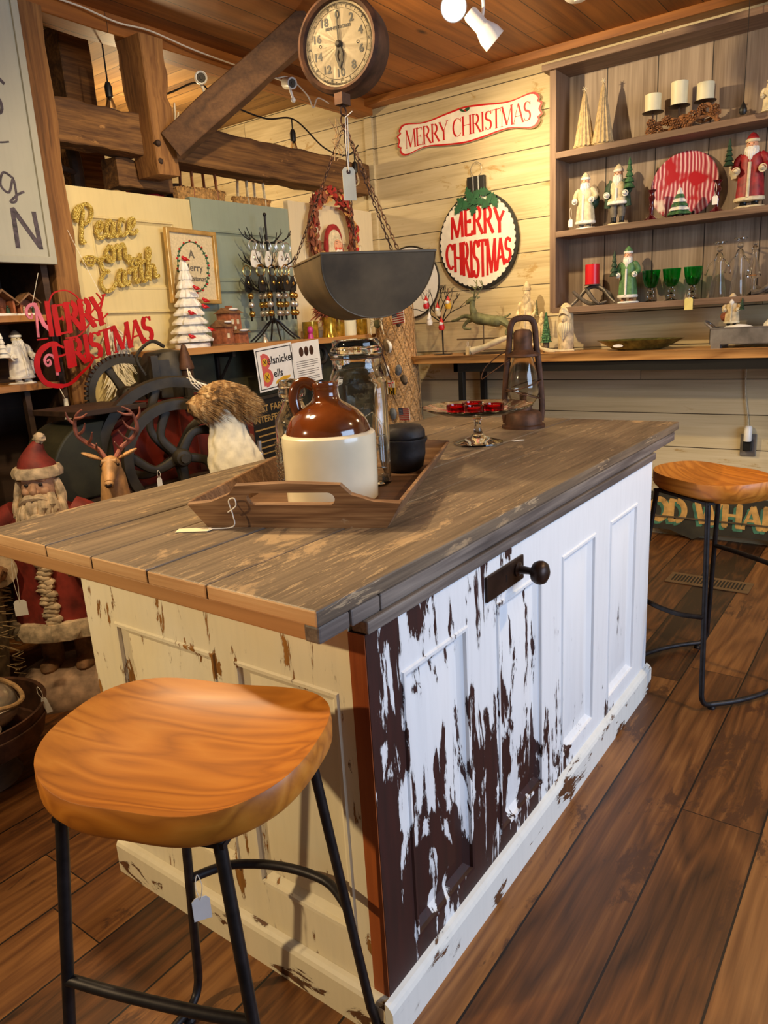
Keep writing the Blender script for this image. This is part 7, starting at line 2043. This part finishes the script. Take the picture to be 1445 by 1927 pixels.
for pts_, w_l in (([(0.265, 0.33), (0.225, 0.35), (0.205, 0.30), (0.235, 0.275), (0.262, 0.33), (0.262, 0.25), (0.235, 0.24), (0.27, 0.27), (0.30, 0.285)], 0.009), ([(0.18, 0.46), (0.23, 0.462), (0.27, 0.47)], 0.006), ([(0.29, 0.685), (0.25, 0.71), (0.215, 0.67), (0.26, 0.62), (0.255, 0.575), (0.20, 0.565)], 0.012), ([(0.05, 0.25), (0.10, 0.36), (0.16, 0.28)], 0.010)):
    MB(m).stroke(cat([(a_[0], a_[1], 0) for a_ in pts_], 5), w_l, 0.0005, 0.002).build('brush_letter', M['charcoal'], wb, smooth=False)
mb = MB(m)
MB().box(0.98, 1.0, 2.42, 2.47, 1.70, 2.72).build('hanging_batten', M['dark'], wb, smooth=False)
def stable(label, x, z, s_=1.0):
    t = thing('nativity_stable', label, 'figurine', (x, 2.55, z))
    m = T(x, 2.55, z) @ Matrix.Scale(s_, 4)
    MB(m).lathe([(0, 0), (0.06, 0), (0.058, 0.010), (0, 0.012)], 20, sy=0.7).build('snow_base', M['snow'], t)
    MB(m).box(-0.045, -0.037, -0.03, 0.03, 0.01, 0.055).box(0.037, 0.045, -0.03, 0.03, 0.01, 0.055).box(-0.045, 0.045, 0.022, 0.03, 0.01, 0.07).build('walls', M['clay'], t, smooth=False)
    MB(m).add([(-0.058, -0.04, 0.05), (0, -0.04, 0.098), (0.058, -0.04, 0.05), (-0.058, 0.04, 0.05), (0, 0.04, 0.098), (0.058, 0.04, 0.05), (-0.058, -0.04, 0.043), (0, -0.04, 0.088), (0.058, -0.04, 0.043), (-0.058, 0.04, 0.043), (0, 0.04, 0.088), (0.058, 0.04, 0.043)],
               [(0, 1, 4, 3), (1, 2, 5, 4), (6, 9, 10, 7), (7, 10, 11, 8), (0, 6, 7, 1), (1, 7, 8, 2), (0, 3, 9, 6), (2, 8, 11, 5)]).build('roof', M['brownrob'], t, smooth=False)
    for dx, mt in ((-0.02, 'creamc'), (0.0, 'wreathbrown'), (0.022, 'dkgreen')):
        MB(m).lathe([(0, 0.01), (0.008, 0.01), (0.006, 0.03), (0, 0.032)], 10, m=T(dx, -0.015, 0)).ball((dx, -0.015, 0.035), 0.005, 8, 6).build('tiny_figure', M[mt], t)
stable('small nativity stable with snowy base on the upper dark shelf', 1.035, 1.451)
stable('second nativity stable cut by the left edge on the upper dark shelf', 0.915, 1.451, 1.15)
santa('white_santa', 'glazed white santa figurine holding a small tree on the dark shelf', (0.965, 2.56, 1.158), 0.1, 0.235, robe='plaster', trim='plaster', hatc='grey', skin='creamc', mono=None, base='plaster', boots='plaster', tree=(-0.33, 0.52, 1.3, 'plaster'), width=1.2, sack=(0.22, 0.3, 'plaster'))
hb_ = thing('hanging_bottle', 'white and red patterned bottle sleeve hanging behind the red metal sign', 'decoration', (1.085, 2.44, 0.9))
MB(T(1.075, 2.43, 0.80)).lathe([(0, 0), (0.020, 0), (0.024, 0.10), (0.022, 0.16), (0.010, 0.22), (0.010, 0.28), (0, 0.285)], 16).build('sleeve', M['plaster'], hb_)
MB(T(1.075, 2.43, 0.80)).lathe([(0.0245, 0.01), (0.026, 0.02), (0.026, 0.09), (0.0245, 0.10)], 16).build('red_band', M['red'], hb_)
MB(T(1.075, 2.43, 0.80)).tube([(0, 0, 0.28), (0, 0.045, 0.345)], 0.002, 5).build('string', M['string'], hb_)

# ------------------------------------------------------------------ antique red farm machine
mc = thing('farm_machine', 'antique red corn sheller with black iron flywheels beside the counter', 'machine', (1.3, 2.08, 0))
MB().box(0.80, 1.80, 1.93, 1.99, 0.61, 0.71).box(0.80, 1.80, 2.18, 2.24, 0.61, 0.71).box(0.80, 0.86, 1.99, 2.18, 0.61, 0.71).build('wooden_frame', M['dark'], mc, smooth=False, bevel=0.004)
for x in (0.90, 1.76):
    for y in (1.96, 2.21):
        MB().box(x - 0.03, x + 0.03, y - 0.03, y + 0.03, 0, 0.60).build('leg', M['dark'], mc, smooth=False)
bp = [(0.0, 0.0), (0.92, 0.0), (0.92, 0.24), (0.70, 0.36), (0.28, 0.36), (0.08, 0.27), (0.0, 0.14)]
MB(T(0.86, 1.97, 0.70) @ FP).prism(bp, -0.28, 0).build('body_housing', M['oxblood'], mc, smooth=False, bevel=0.010)
MB(T(0.86, 1.962, 0.70) @ FP).stroke([(0.03, 0.16), (0.10, 0.25), (0.29, 0.33), (0.70, 0.33), (0.89, 0.22)], 0.010, 0.0, 0.006).stroke([(0.46, 0.02), (0.46, 0.33)], 0.008, 0, 0.006).stroke([(0.55, 0.02), (0.55, 0.33)], 0.008, 0, 0.006).build('body_ribs', M['oxblood'], mc, smooth=False)
dm_ = [(0.20 * math.cos(a), 0.30 * math.sin(a)) for a in [PI / 2 + k * PI / 24 for k in range(13)]] + [(0.10, 0.0), (0.10, 0.30)]
MB(T(0.875, 1.955, 0.715) @ FP).prism(dm_, -0.24, 0.0).build('green_hood', M['machgreen'], mc, smooth=False, bevel=0.008)
MB().box(0.80, 1.12, 1.90, 2.22, 1.045, 1.068).build('lid_board', M['dark'], mc, smooth=False, bevel=0.003)
def flywheel(c, r, rim, nsp, nm, curved=True, gear=False, rz=-0.35, tilt=0.0):
    m = T(*c) @ RZ(rz) @ FP
    mb = MB(m)
    N = 64
    prof = [(-rim * 0.55, -0.022), (rim * 0.55, -0.022), (rim * 0.75, 0.0), (rim * 0.55, 0.022), (-rim * 0.55, 0.022)]
    vs, fs = [], []
    for k in range(N):
        a = 2 * PI * k / N
        for (dr, dz) in prof:
            vs.append(((r - rim * 0.5 + dr) * math.cos(a), (r - rim * 0.5 + dr) * math.sin(a), dz))
    P_ = len(prof)
    for k in range(N):
        k2 = (k + 1) % N
        for j in range(P_):
            j2 = (j + 1) % P_
            fs.append((k * P_ + j, k2 * P_ + j, k2 * P_ + j2, k * P_ + j2))
    mb.add(vs, fs)
    w_ = mb.build(nm, M['machdark'], mc)
    if gear:
        g_ = MB(m)
        nt = 52
        for k in range(nt):
            a = 2 * PI * k / nt
            g_.box(r - 0.004, r + 0.014, -0.0065, 0.0065, -0.018, 0.018, RZ(a))
        g_.build('gear_teeth', M['machdark'], w_, smooth=False)
    for k in range(nsp):
        a = 2 * PI * k / nsp + 0.5
        b = a + (0.55 if curved else 0)
        c1, c2 = (0.02 * math.cos(b), 0.02 * math.sin(b), 0), ((r - rim) * math.cos(a), (r - rim) * math.sin(a), 0)
        mid = ((r * 0.5) * math.cos((a + b) / 2 + (0.18 if curved else 0)), (r * 0.5) * math.sin((a + b) / 2 + (0.18 if curved else 0)), 0)
        MB(m).tube(cat([c1, mid, c2], 6), [0.022, 0.017, 0.021], 8, flat=0.6).build('spoke', M['machdark'], w_)
    MB(m).lathe([(0, -0.04), (0.034, -0.04), (0.038, -0.03), (0.038, 0.03), (0.030, 0.045), (0.018, 0.048), (0.018, 0.062), (0, 0.062)], 24).build('hub', M['machdark'], w_)
flywheel((1.14, 1.75, 0.842), 0.232, 0.034, 5, 'small_flywheel')
flywheel((1.218, 1.87, 0.82), 0.338, 0.036, 5, 'large_flywheel')
MB().tube([(1.12, 1.71, 0.842), (1.25, 2.0, 0.82)], 0.014, 12).build('axle', M['machdark'], mc)
flywheel((1.236, 2.20, 1.085), 0.165, 0.026, 4, 'cog_wheel', curved=False, gear=True)
MB().tube([(1.236, 2.24, 1.085), (1.236, 2.13, 1.085)], 0.014, 10).box(1.21, 1.26, 2.10, 2.15, 0.99, 1.11).build('gear_bracket', M['machdark'], mc, smooth=False)
hp_ = MB(T(1.38, 2.08, 1.035) @ RZ(-0.4))
hp_.lathe([(0.05, 0.0), (0.10, 0.02), (0.125, 0.09), (0.12, 0.17), (0.085, 0.225), (0.03, 0.235), (0, 0.24)], 24, sy=0.75, wob=lambda a, z, i: 1 + (0.08 * math.sin(a * 3)))
hp_.build('cast_hopper', M['machdark'], mc)
MB(T(1.32, 2.0, 1.05) @ RZ(-0.4)).box(-0.05, 0.0, -0.06, -0.03, 0.02, 0.18).box(-0.08, -0.05, -0.07, -0.02, 0.05, 0.20).tube(cat([(-0.10, -0.02, 0.12), (-0.13, -0.03, 0.20), (-0.06, -0.03, 0.26), (0.0, 0, 0.235)], 5), 0.008, 6).build('hopper_lugs', M['machdark'], mc, smooth=False)
MB(T(1.41, 1.98, 0.05)).lathe([(0, 1.06), (0.026, 1.06), (0.026, 1.125), (0.036, 1.13), (0.036, 1.14), (0.010, 1.235), (0, 1.24)], 20).build('cone_cap', M['rust'], mc)
MB(T(1.41, 1.98, 0.05)).tube([(0, 0, 1.0), (0, 0, 1.07)], 0.02, 10).box(-0.04, 0.04, -0.03, 0.03, 0.95, 1.01).build('cap_post', M['machdark'], mc, smooth=False)
price_tag((0.985, 1.70, 0.765), 0.05, RZ(-0.3) @ FP, 'white price tag hanging from the small flywheel rim', 'white', 0.020, 0.05, 0.03)
fe = thing('feather_garland', 'white feathery garland hung on the cream door behind the cog wheel', 'garland', (1.40, 2.47, 1.2))
random.seed(8)
mb = MB(T(1.385, 2.455, 1.17))
for k in range(170):
    z = random.uniform(-0.17, 0.19)
    x = random.uniform(-0.085, 0.085) * (1 - abs(z) * 1.5)
    mb.tube([(x * 0.2, 0.01, z + 0.03), (x * 0.8, -0.01, z), (x * 1.3, -0.01, z - random.uniform(0.03, 0.06))], [0.004, 0.005, 0.001], 4)
mb.build('plumes', M['feather'], fe)

# ------------------------------------------------------------------ knitted stocking with fur cuff
sk = thing('christmas_stocking', 'cream cable-knit stocking with brown faux fur cuff hung on the red machine', 'stocking', (1.285, 1.60, 1.1))
sm = T(1.285, 1.60, 0.0) @ RZ(-0.62) @ FP
cx = lambda z: 0.0
path = [(-0.02, 1.07, 0.056), (-0.012, 1.00, 0.062), (-0.006, 0.92, 0.078), (0.005, 0.85, 0.100), (0.02, 0.78, 0.118), (0.035, 0.70, 0.120), (0.045, 0.64, 0.10), (0.05, 0.60, 0.06), (0.05, 0.585, 0.01)]
P_ = cat([(p[0], p[1], p[2]) for p in path], 5)
vs, fs = [], []
SG = 56
for i, p in enumerate(P_):
    for k in range(SG):
        a = 2 * PI * k / SG
        cab = 1 + 0.055 * math.sin(a * 9 + 1.2 * math.sin(p.y * 75)) + 0.03 * math.sin(a * 27)
        vs.append((p.x + p.z * math.cos(a) * cab, p.y + 0.006 * math.sin(a * 4), p.z * 0.5 * math.sin(a) * cab))
for i in range(len(P_) - 1):
    for k in range(SG):
        k2 = (k + 1) % SG
        fs.append((i * SG + k, (i + 1) * SG + k, (i + 1) * SG + k2, i * SG + k2))
MB(sm).add(vs, fs).build('knit_sock', M['knit'], sk, angle=80)
MB(sm).ball((-0.02, 1.085, 0), (0.09, 0.055, 0.065), 24, 14, lump=0.35, fr=30).ball((-0.085, 1.045, 0.01), (0.075, 0.055, 0.05), 18, 10, lump=0.35, fr=30).ball((0.050, 1.04, 0.0), (0.055, 0.06, 0.055), 18, 10, lump=0.3, fr=30).build('fur_cuff', M['fur'], sk)
random.seed(17)
mb = MB(sm)
for k in range(2600):
    cc, rr = random.choice([((-0.02, 1.085, 0), (0.09, 0.055, 0.065)), ((-0.085, 1.045, 0.01), (0.075, 0.055, 0.05)), ((0.050, 1.04, 0.0), (0.055, 0.06, 0.055))])
    a, p = random.uniform(0, 2 * PI), random.uniform(-1, 1)
    q = math.sqrt(1 - p * p)
    b = Vector((cc[0] + rr[0] * q * math.cos(a) * 0.97, cc[1] + rr[1] * p * 0.97, cc[2] + rr[2] * q * math.sin(a) * 0.97))
    d = Vector((0.012 * q * math.cos(a) + 0.022, 0.008 * p - 0.014, 0.014 * q * math.sin(a))) * random.uniform(0.9, 2.0)
    s1 = d.cross(Vector((0.3, 0.5, 1))).normalized() * 0.0017
    n0 = len(mb.v)
    mb.add([b - s1, b + s1, b + d * 0.6 + Vector((0, 0.003, 0)), b + d], [(0, 1, 2), (0, 2, 3)])
fur = mb.build('fur_strands', M['fur'], sk)
fur['kind'] = 'stuff'
mb = MB(sm)
for k in range(6):
    mb.tube(cat([(-0.10 + 0.012 * k, 1.11, 0.0), (-0.13 + 0.015 * k, 1.145 - 0.004 * k, 0.01), (-0.15 + random.uniform(0, 0.03), 1.20 - 0.012 * k, 0.0)], 4), 0.0022, 5)
mb.build('hanging_loops', M['string'], sk)
ab = thing('white_angel', 'small white and silver angel figure standing by the counter edge', 'figurine', (1.45, 1.655, 0.0))
MB(T(1.45, 1.655, 0.0)).lathe([(0, 0.60), (0.045, 0.60), (0.040, 0.70), (0.022, 0.83), (0.012, 0.85), (0, 0.85)], 18).build('gown', M['plaster'], ab)
MB(T(1.45, 1.655, 0.865)).ball((0, 0, 0.01), (0.018, 0.018, 0.022), 12, 8).build('head', M['brownrob'], ab)
MB(T(1.45, 1.655, 0.0)).tube([(0.025, -0.02, 0.74), (0.03, -0.02, 0.86)], 0.010, 8).ball((0.03, -0.02, 0.80), 0.016, 10, 8).tube(cat([(-0.01, 0, 0.82), (-0.045, 0, 0.88), (-0.03, 0, 0.78)], 4), [0.008, 0.014, 0.004], 8).build('silver_horn_and_wings', M['steel'], ab)
MB(T(1.45, 1.655, 0.0)).box(-0.06, 0.06, -0.04, 0.04, 0.0, 0.60).build('plinth', M['dark'], ab, smooth=False)

# ------------------------------------------------------------------ stag head statue and big santas on the floor
sg_ = thing('stag_statue', 'fawn stag bust with rosy branching antlers behind the counter corner', 'statue', (0.70, 1.42, 0.0))
hm = T(0.625, 1.45, 0.375) @ RZ(-0.75) @ Matrix.Scale(0.62, 4)       # looks along local -Y
MB(hm).lathe([(0, -0.605), (0.16, -0.605), (0.16, -0.57), (0.12, -0.55), (0.13, -0.3), (0.14, 0), (0.13, 0.1), (0.11, 0.3), (0.095, 0.6), (0.075, 0.74), (0.062, 0.83), (0.05, 0.87), (0, 0.88)], 28, sy=1.1, wob=lambda a, z, i: 1 + 0.05 * mn.noise(Vector((a * 2, z * 8, 1)))).build('neck_and_chest', M['deer'], sg_)
mb = MB(hm)
mb.ball((0, -0.005, 0.885), (0.052, 0.060, 0.056), 20, 14)
mb.tube(cat([(0, -0.02, 0.895), (0, -0.06, 0.870), (0, -0.105, 0.838), (0, -0.135, 0.818)], 5), [0.050, 0.043, 0.034, 0.028, 0.022], 16)
mb.ball((0, -0.138, 0.812), (0.026, 0.020, 0.021), 14, 10)
mb.ball((0, -0.115, 0.797), (0.020, 0.032, 0.012), 12, 8)
mb.tube([(-0.036, -0.045, 0.915), (0.036, -0.045, 0.915)], 0.016, 10)
mb.build('head', M['deer'], sg_)
mb = MB(hm)
for sx in (-1, 1):
    mb.ball((sx * 0.042, -0.052, 0.898), 0.009, 10, 8)
    mb.ball((sx * 0.012, -0.157, 0.814), 0.005, 8, 6)
mb.ball((0, -0.156, 0.806), (0.016, 0.006, 0.010), 10, 6)
mb.build('eyes_and_nose', M['rustdark'], sg_)
for sx in (-1, 1):
    MB(hm @ T(sx * 0.048, 0.0, 0.925) @ RY(sx * 1.15)).ball((0, 0, 0.048), (0.012, 0.024, 0.056), 14, 10).build('ear', M['deer'], sg_)
for sx in (-1, 1):
    mb = MB(hm)
    b0 = (sx * 0.026, 0.012, 0.925)
    main = [b0, (sx * 0.060, 0.03, 0.975), (sx * 0.110, 0.04, 1.01), (sx * 0.150, 0.03, 1.055), (sx * 0.155, 0.02, 1.11), (sx * 0.135, 0.0, 1.165), (sx * 0.10, -0.02, 1.195)]
    mb.tube(cat(main, 5), [0.014, 0.013, 0.012, 0.012, 0.010, 0.008, 0.004], 9)
    for pts in ([(sx * 0.06, 0.03, 0.972), (sx * 0.055, -0.03, 0.985), (sx * 0.045, -0.065, 1.02)], [(sx * 0.108, 0.04, 1.008), (sx * 0.082, 0.0, 1.035), (sx * 0.065, -0.025, 1.075)], [(sx * 0.15, 0.03, 1.06), (sx * 0.112, 0.0, 1.085), (sx * 0.095, -0.02, 1.125)], [(sx * 0.153, 0.02, 1.115), (sx * 0.18, 0.01, 1.15), (sx * 0.185, 0.0, 1.185)], [(sx * 0.14, 0.0, 1.15), (sx * 0.105, -0.02, 1.155), (sx * 0.075, -0.03, 1.175)]):
        mb.tube(cat(pts, 5), [0.010, 0.007, 0.003], 8)
    mb.build('antler', M['rosy'], sg_)
bsn = thing('santa_statue', 'knee-high resin santa statue in red coat standing on a weathered base', 'statue', (0.60, 1.88, 0.0), -0.80, world=False)
bsn.scale = (0.93, 0.93, 0.93)
S = 1.0
old = plain('antique_fur_white', (206, 184, 152), 0.75, 0, 0.3, 26, 0.6)
oldred = plain('antique_red_coat', (132, 46, 36), 0.65, 0, 0.35, 14, 0.2)
oldskin = plain('antique_skin', (204, 160, 128), 0.6, 0, 0.15)
oldbase = plain('chipped_plaster', (158, 130, 106), 0.8, 0, 0.45, 12, 0.5)
MB().lathe([(0, 0), (0.24, 0), (0.25, 0.03), (0.22, 0.09), (0.15, 0.13), (0, 0.14)], 28, sy=0.8, wob=lambda a, z, i: 1 + 0.1 * mn.noise(Vector((math.cos(a) * 2, math.sin(a) * 2, z * 9)))).build('base', oldbase, bsn)
for sx in (-1, 1):
    MB().tube([(sx * 0.065, 0, 0.11), (sx * 0.07, 0, 0.34)], [0.040, 0.048], 14).ball((sx * 0.07, -0.035, 0.14), (0.042, 0.075, 0.034), 14, 8).build('boot', M['brownrob'], bsn)
foldw = lambda a, z, i: 1 + 0.05 * math.sin(a * 8 + z * 6)
MB().lathe([(0.12, 0.30), (0.185, 0.30), (0.178, 0.42), (0.158, 0.56), (0.150, 0.66), (0.148, 0.74), (0.11, 0.80), (0.06, 0.83), (0, 0.84)], 40, sy=0.74, wob=foldw).build('coat', oldred, bsn)
MB().lathe([(0.16, 0.27), (0.205, 0.285), (0.215, 0.32), (0.20, 0.355), (0.165, 0.36)], 48, sy=0.76, wob=lambda a, z, i: 1 + 0.04 * math.sin(a * 19) + 0.03 * math.sin(a * 31 + z * 80)).build('hem_fur', old, bsn)
mb = MB()
for k in range(26):
    z = 0.36 + k * 0.017
    mb.ball((0.008 * math.sin(k * 2.1), -0.135 + 0.018 * (z - 0.36) / 0.45, z), (0.032, 0.018, 0.016), 8, 6, lump=0.4, fr=50)
mb.build('front_fur', old, bsn)
for sx in (-1, 1):
    el = (sx * 0.225, -0.02, 0.60)
    hd = (sx * 0.155, -0.155, 0.60)
    MB().tube(cat([(sx * 0.10, 0, 0.785), (sx * 0.175, 0, 0.73), el, hd], 6), [0.055, 0.062, 0.066, 0.058], 16).build('sleeve', oldred, bsn)
    mb = MB().tube([(hd[0] + sx * 0.015, hd[1] + 0.028, hd[2]), (hd[0] - sx * 0.004, hd[1] - 0.008, hd[2])], 0.066, 18)
    mb.build('cuff', old, bsn)
    mb = MB().ball((hd[0] - sx * 0.01, hd[1] - 0.04, hd[2]), (0.034, 0.040, 0.032), 14, 10)
    for q in range(4):
        mb.tube(cat([(hd[0] - sx * 0.01 + (q - 1.5) * 0.015, hd[1] - 0.062, hd[2] + 0.014), (hd[0] - sx * 0.01 + (q - 1.5) * 0.014, hd[1] - 0.088, hd[2] + 0.004), (hd[0] - sx * 0.01 + (q - 1.5) * 0.013, hd[1] - 0.082, hd[2] - 0.02)], 3), [0.0095, 0.009, 0.007], 7)
    mb.tube(cat([(hd[0] - sx * 0.035, hd[1] - 0.04, hd[2] + 0.012), (hd[0] - sx * 0.050, hd[1] - 0.058, hd[2] + 0.018)], 3), [0.011, 0.008], 7)
    mb.build('glove', M['brownrob'], bsn)
zc = 0.885
mb = MB()
mb.ball((0, -0.01, zc), (0.066, 0.072, 0.082), 24, 16)
mb.tube(cat([(0, -0.070, zc + 0.022), (0, -0.092, zc - 0.002), (0, -0.086, zc - 0.014)], 4), [0.008, 0.014, 0.010], 10)
for sx in (-1, 1):
    mb.ball((sx * 0.032, -0.062, zc - 0.008), (0.020, 0.018, 0.018), 12, 8)
    mb.ball((sx * 0.012, -0.084, zc - 0.008), (0.009, 0.009, 0.008), 8, 6)
    mb.ball((sx * 0.026, -0.066, zc + 0.036), (0.020, 0.012, 0.008), 10, 6)
    mb.ball((sx * 0.068, 0.0, zc), (0.010, 0.018, 0.024), 10, 8)
mb.build('face', oldskin, bsn)
mb = MB()
for sx in (-1, 1):
    mb.ball((sx * 0.026, -0.076, zc + 0.020), (0.009, 0.005, 0.006), 10, 6)
mb.build('eyes', M['ink'], bsn)
mb = MB()
mb.ball((0, -0.055, zc - 0.095), (0.080, 0.055, 0.085), 20, 12, lump=0.3, fr=40)
random.seed(3)
for k in range(46):
    a = random.uniform(-1.5, 1.5)
    z0 = zc - random.uniform(0.015, 0.10)
    ln = random.uniform(0.07, 0.15)
    x0, y0 = math.sin(a) * 0.078, -math.cos(a) * 0.075 - 0.012
    mb.tube(cat([(x0, y0, z0), (x0 * 1.15 + random.uniform(-0.01, 0.01), y0 * 1.22 - 0.006, z0 - ln * 0.5), (x0 * 0.7 + random.uniform(-0.012, 0.012), y0 * 1.1, z0 - ln)], 3), [0.011, 0.013, 0.004], 7)
for sx in (-1, 1):
    mb.tube(cat([(0, -0.094, zc - 0.026), (sx * 0.026, -0.095, zc - 0.028), (sx * 0.055, -0.078, zc - 0.048), (sx * 0.070, -0.06, zc - 0.07)], 4), [0.012, 0.014, 0.010, 0.004], 8)
    mb.tube(cat([(sx * 0.066, -0.02, zc + 0.03), (sx * 0.080, -0.02, zc - 0.03), (sx * 0.078, -0.03, zc - 0.09)], 4), [0.016, 0.020, 0.016], 8)
mb.build('beard', old, bsn)
MB().lathe([(0.072, zc + 0.038), (0.090, zc + 0.043), (0.093, zc + 0.065), (0.084, zc + 0.082), (0.06, zc + 0.084)], 36, wob=lambda a, z, i: 1 + 0.035 * math.sin(a * 13)).build('hat_fur', old, bsn)
MB().tube(cat([(0, 0, zc + 0.07), (0.0, 0.0, zc + 0.11), (0.008, 0, zc + 0.145), (0.022, 0, zc + 0.175)], 5), [0.078, 0.066, 0.046, 0.030, 0.016], 20).build('hat', oldred, bsn)
MB().ball((0.028, 0, zc + 0.188), 0.022, 14, 10, lump=0.4, fr=40).build('pompom', old, bsn)
bg2 = thing('sack_bundle', 'grey fur-trimmed toy sack with brass bells held beside the big santa', 'sack', (0.265, 1.985, 0.0))
MB(T(0.265, 1.985, 0.0)).lathe([(0, 0), (0.10, 0), (0.12, 0.04), (0.15, 0.3), (0.16, 0.5), (0.13, 0.68), (0.07, 0.76), (0, 0.78)], 30, wob=lambda a, z, i: 1 + 0.08 * mn.noise(Vector((math.cos(a) * 3, math.sin(a) * 3, z * 6)))).build('sack', plain('sack_grey', (112, 100, 78), 0.9, 0, 0.4, 18, 0.5), bg2)
mb = MB(T(0.265, 1.985, 0.0))
random.seed(12)
for k in range(420):
    a = random.uniform(0, 2 * PI)
    z = random.uniform(0.16, 0.62)
    r = 0.155
    mb.tube([(r * math.cos(a), r * math.sin(a), z), ((r + 0.035) * math.cos(a + 0.1), (r + 0.035) * math.sin(a + 0.1), z + random.uniform(-0.03, 0.01))], [0.0028, 0.001], 4)
o = mb.build('fur_fringe', plain('dull_fringe', (140, 118, 84), 0.9, 0, 0.3), bg2)
o['kind'] = 'stuff'
MB(T(0.235, 1.825, 0.55)).ball((0, 0, 0), 0.025, 14, 10).ball((0.04, 0.01, -0.01), 0.022, 14, 10).build('brass_bells', M['brass'], bg2)
price_tag((0.345, 1.66, 0.48), 0.05, RZ(-0.7) @ FP, 'white price tag on a long string below the counter left corner', 'white', 0.04, 0.055, 0.14)

# ------------------------------------------------------------------ metal pan of silver balls, and crate, left floor
bw = thing('metal_basket', 'round dark metal pan with high sides on the floor at the left edge', 'pan', (0.085, 1.60, 0.0))
bcx, bcy = 0.085, 1.60
MB(T(bcx, bcy, 0.0)).lathe([(0, 0.12), (0.19, 0.12), (0.215, 0.135), (0.228, 0.20), (0.232, 0.235), (0.236, 0.238), (0.232, 0.240), (0.224, 0.235), (0.220, 0.20), (0.205, 0.142), (0.185, 0.130), (0, 0.130)], 56).tube([(0.231 * math.cos(t * PI / 28), 0.231 * math.sin(t * PI / 28), 0.20) for t in range(56)], 0.004, 6, closed=True).build('pan_body', M['rust'], bw)
MB(T(bcx, bcy, 0.0)).lathe([(0, 0), (0.13, 0.0), (0.12, 0.02), (0.09, 0.12), (0, 0.12)], 24).build('foot', M['dark'], bw)
for i, (dx, dy, z, r, lb) in enumerate(((0.09, 0.02, 0.21, 0.078, 'large silver ball bell farthest right in the metal pan'), (-0.03, -0.10, 0.20, 0.078, 'large silver ball bell nearest the viewer in the metal pan'), (-0.07, 0.07, 0.205, 0.070, 'large silver ball bell at the back left of the metal pan'))):
    t = thing('ball_bell', lb, 'bell', (bcx + dx, bcy + dy, z), 0, 'silver ball bells in the metal pan')
    MB(T(bcx + dx, bcy + dy, z)).ball((0, 0, 0), r, 36, 24).tube([(r * 1.01 * math.cos(k * PI / 18), r * 1.01 * math.sin(k * PI / 18), 0.0) for k in range(36)], 0.0022, 6, closed=True).build('ball', M['steel'], t)
    MB(T(bcx + dx, bcy + dy, z + r + 0.012) @ FP).tube([(0.013 * math.cos(k * PI / 8), 0.013 * math.sin(k * PI / 8), 0) for k in range(16)], 0.0022, 6, closed=True).build('ring', M['steel'], t)
tg = tag(MB().tube(cat([(bcx - 0.12, bcy + 0.02, 0.27), (bcx - 0.02, bcy - 0.02, 0.285), (bcx + 0.09, bcy + 0.02, 0.305), (bcx + 0.15, bcy - 0.02, 0.27), (bcx + 0.14, bcy - 0.09, 0.245), (bcx + 0.06, bcy - 0.14, 0.262), (bcx - 0.05, bcy - 0.10, 0.292)], 8), 0.0075, 8).build('jute_cord', M['twine'], loc=(bcx, bcy, 0.28)), 'jute cord looped over the silver balls in the metal pan', 'cord')
price_tag((bcx + 0.175, bcy - 0.165, 0.225), 0.05, RZ(-0.75) @ FP @ RZ(0.25), 'white price tag hanging over the rim of the metal pan', 'white', 0.018, 0.055, 0.04)
cb = thing('wooden_crate', 'corner of a pale wooden crate behind the metal pan at the left edge', 'crate', (-0.1, 2.1, 0))
for z in (0.02, 0.13, 0.24):
    MB().box(-0.26, 0.06, 2.06, 2.075, z, z + 0.09).box(0.045, 0.06, 2.075, 2.34, z, z + 0.09).box(-0.26, -0.245, 2.075, 2.34, z, z + 0.09).box(-0.26, 0.06, 2.34, 2.355, z, z + 0.09).build('slat', M['shelfpine'], cb, smooth=False)
MB().box(0.03, 0.045, 2.075, 2.09, 0.0, 0.33).box(-0.245, -0.23, 2.075, 2.09, 0.0, 0.33).box(-0.26, 0.06, 2.075, 2.34, 0.0, 0.012).build('corner_post', M['shelfpine'], cb, smooth=False)
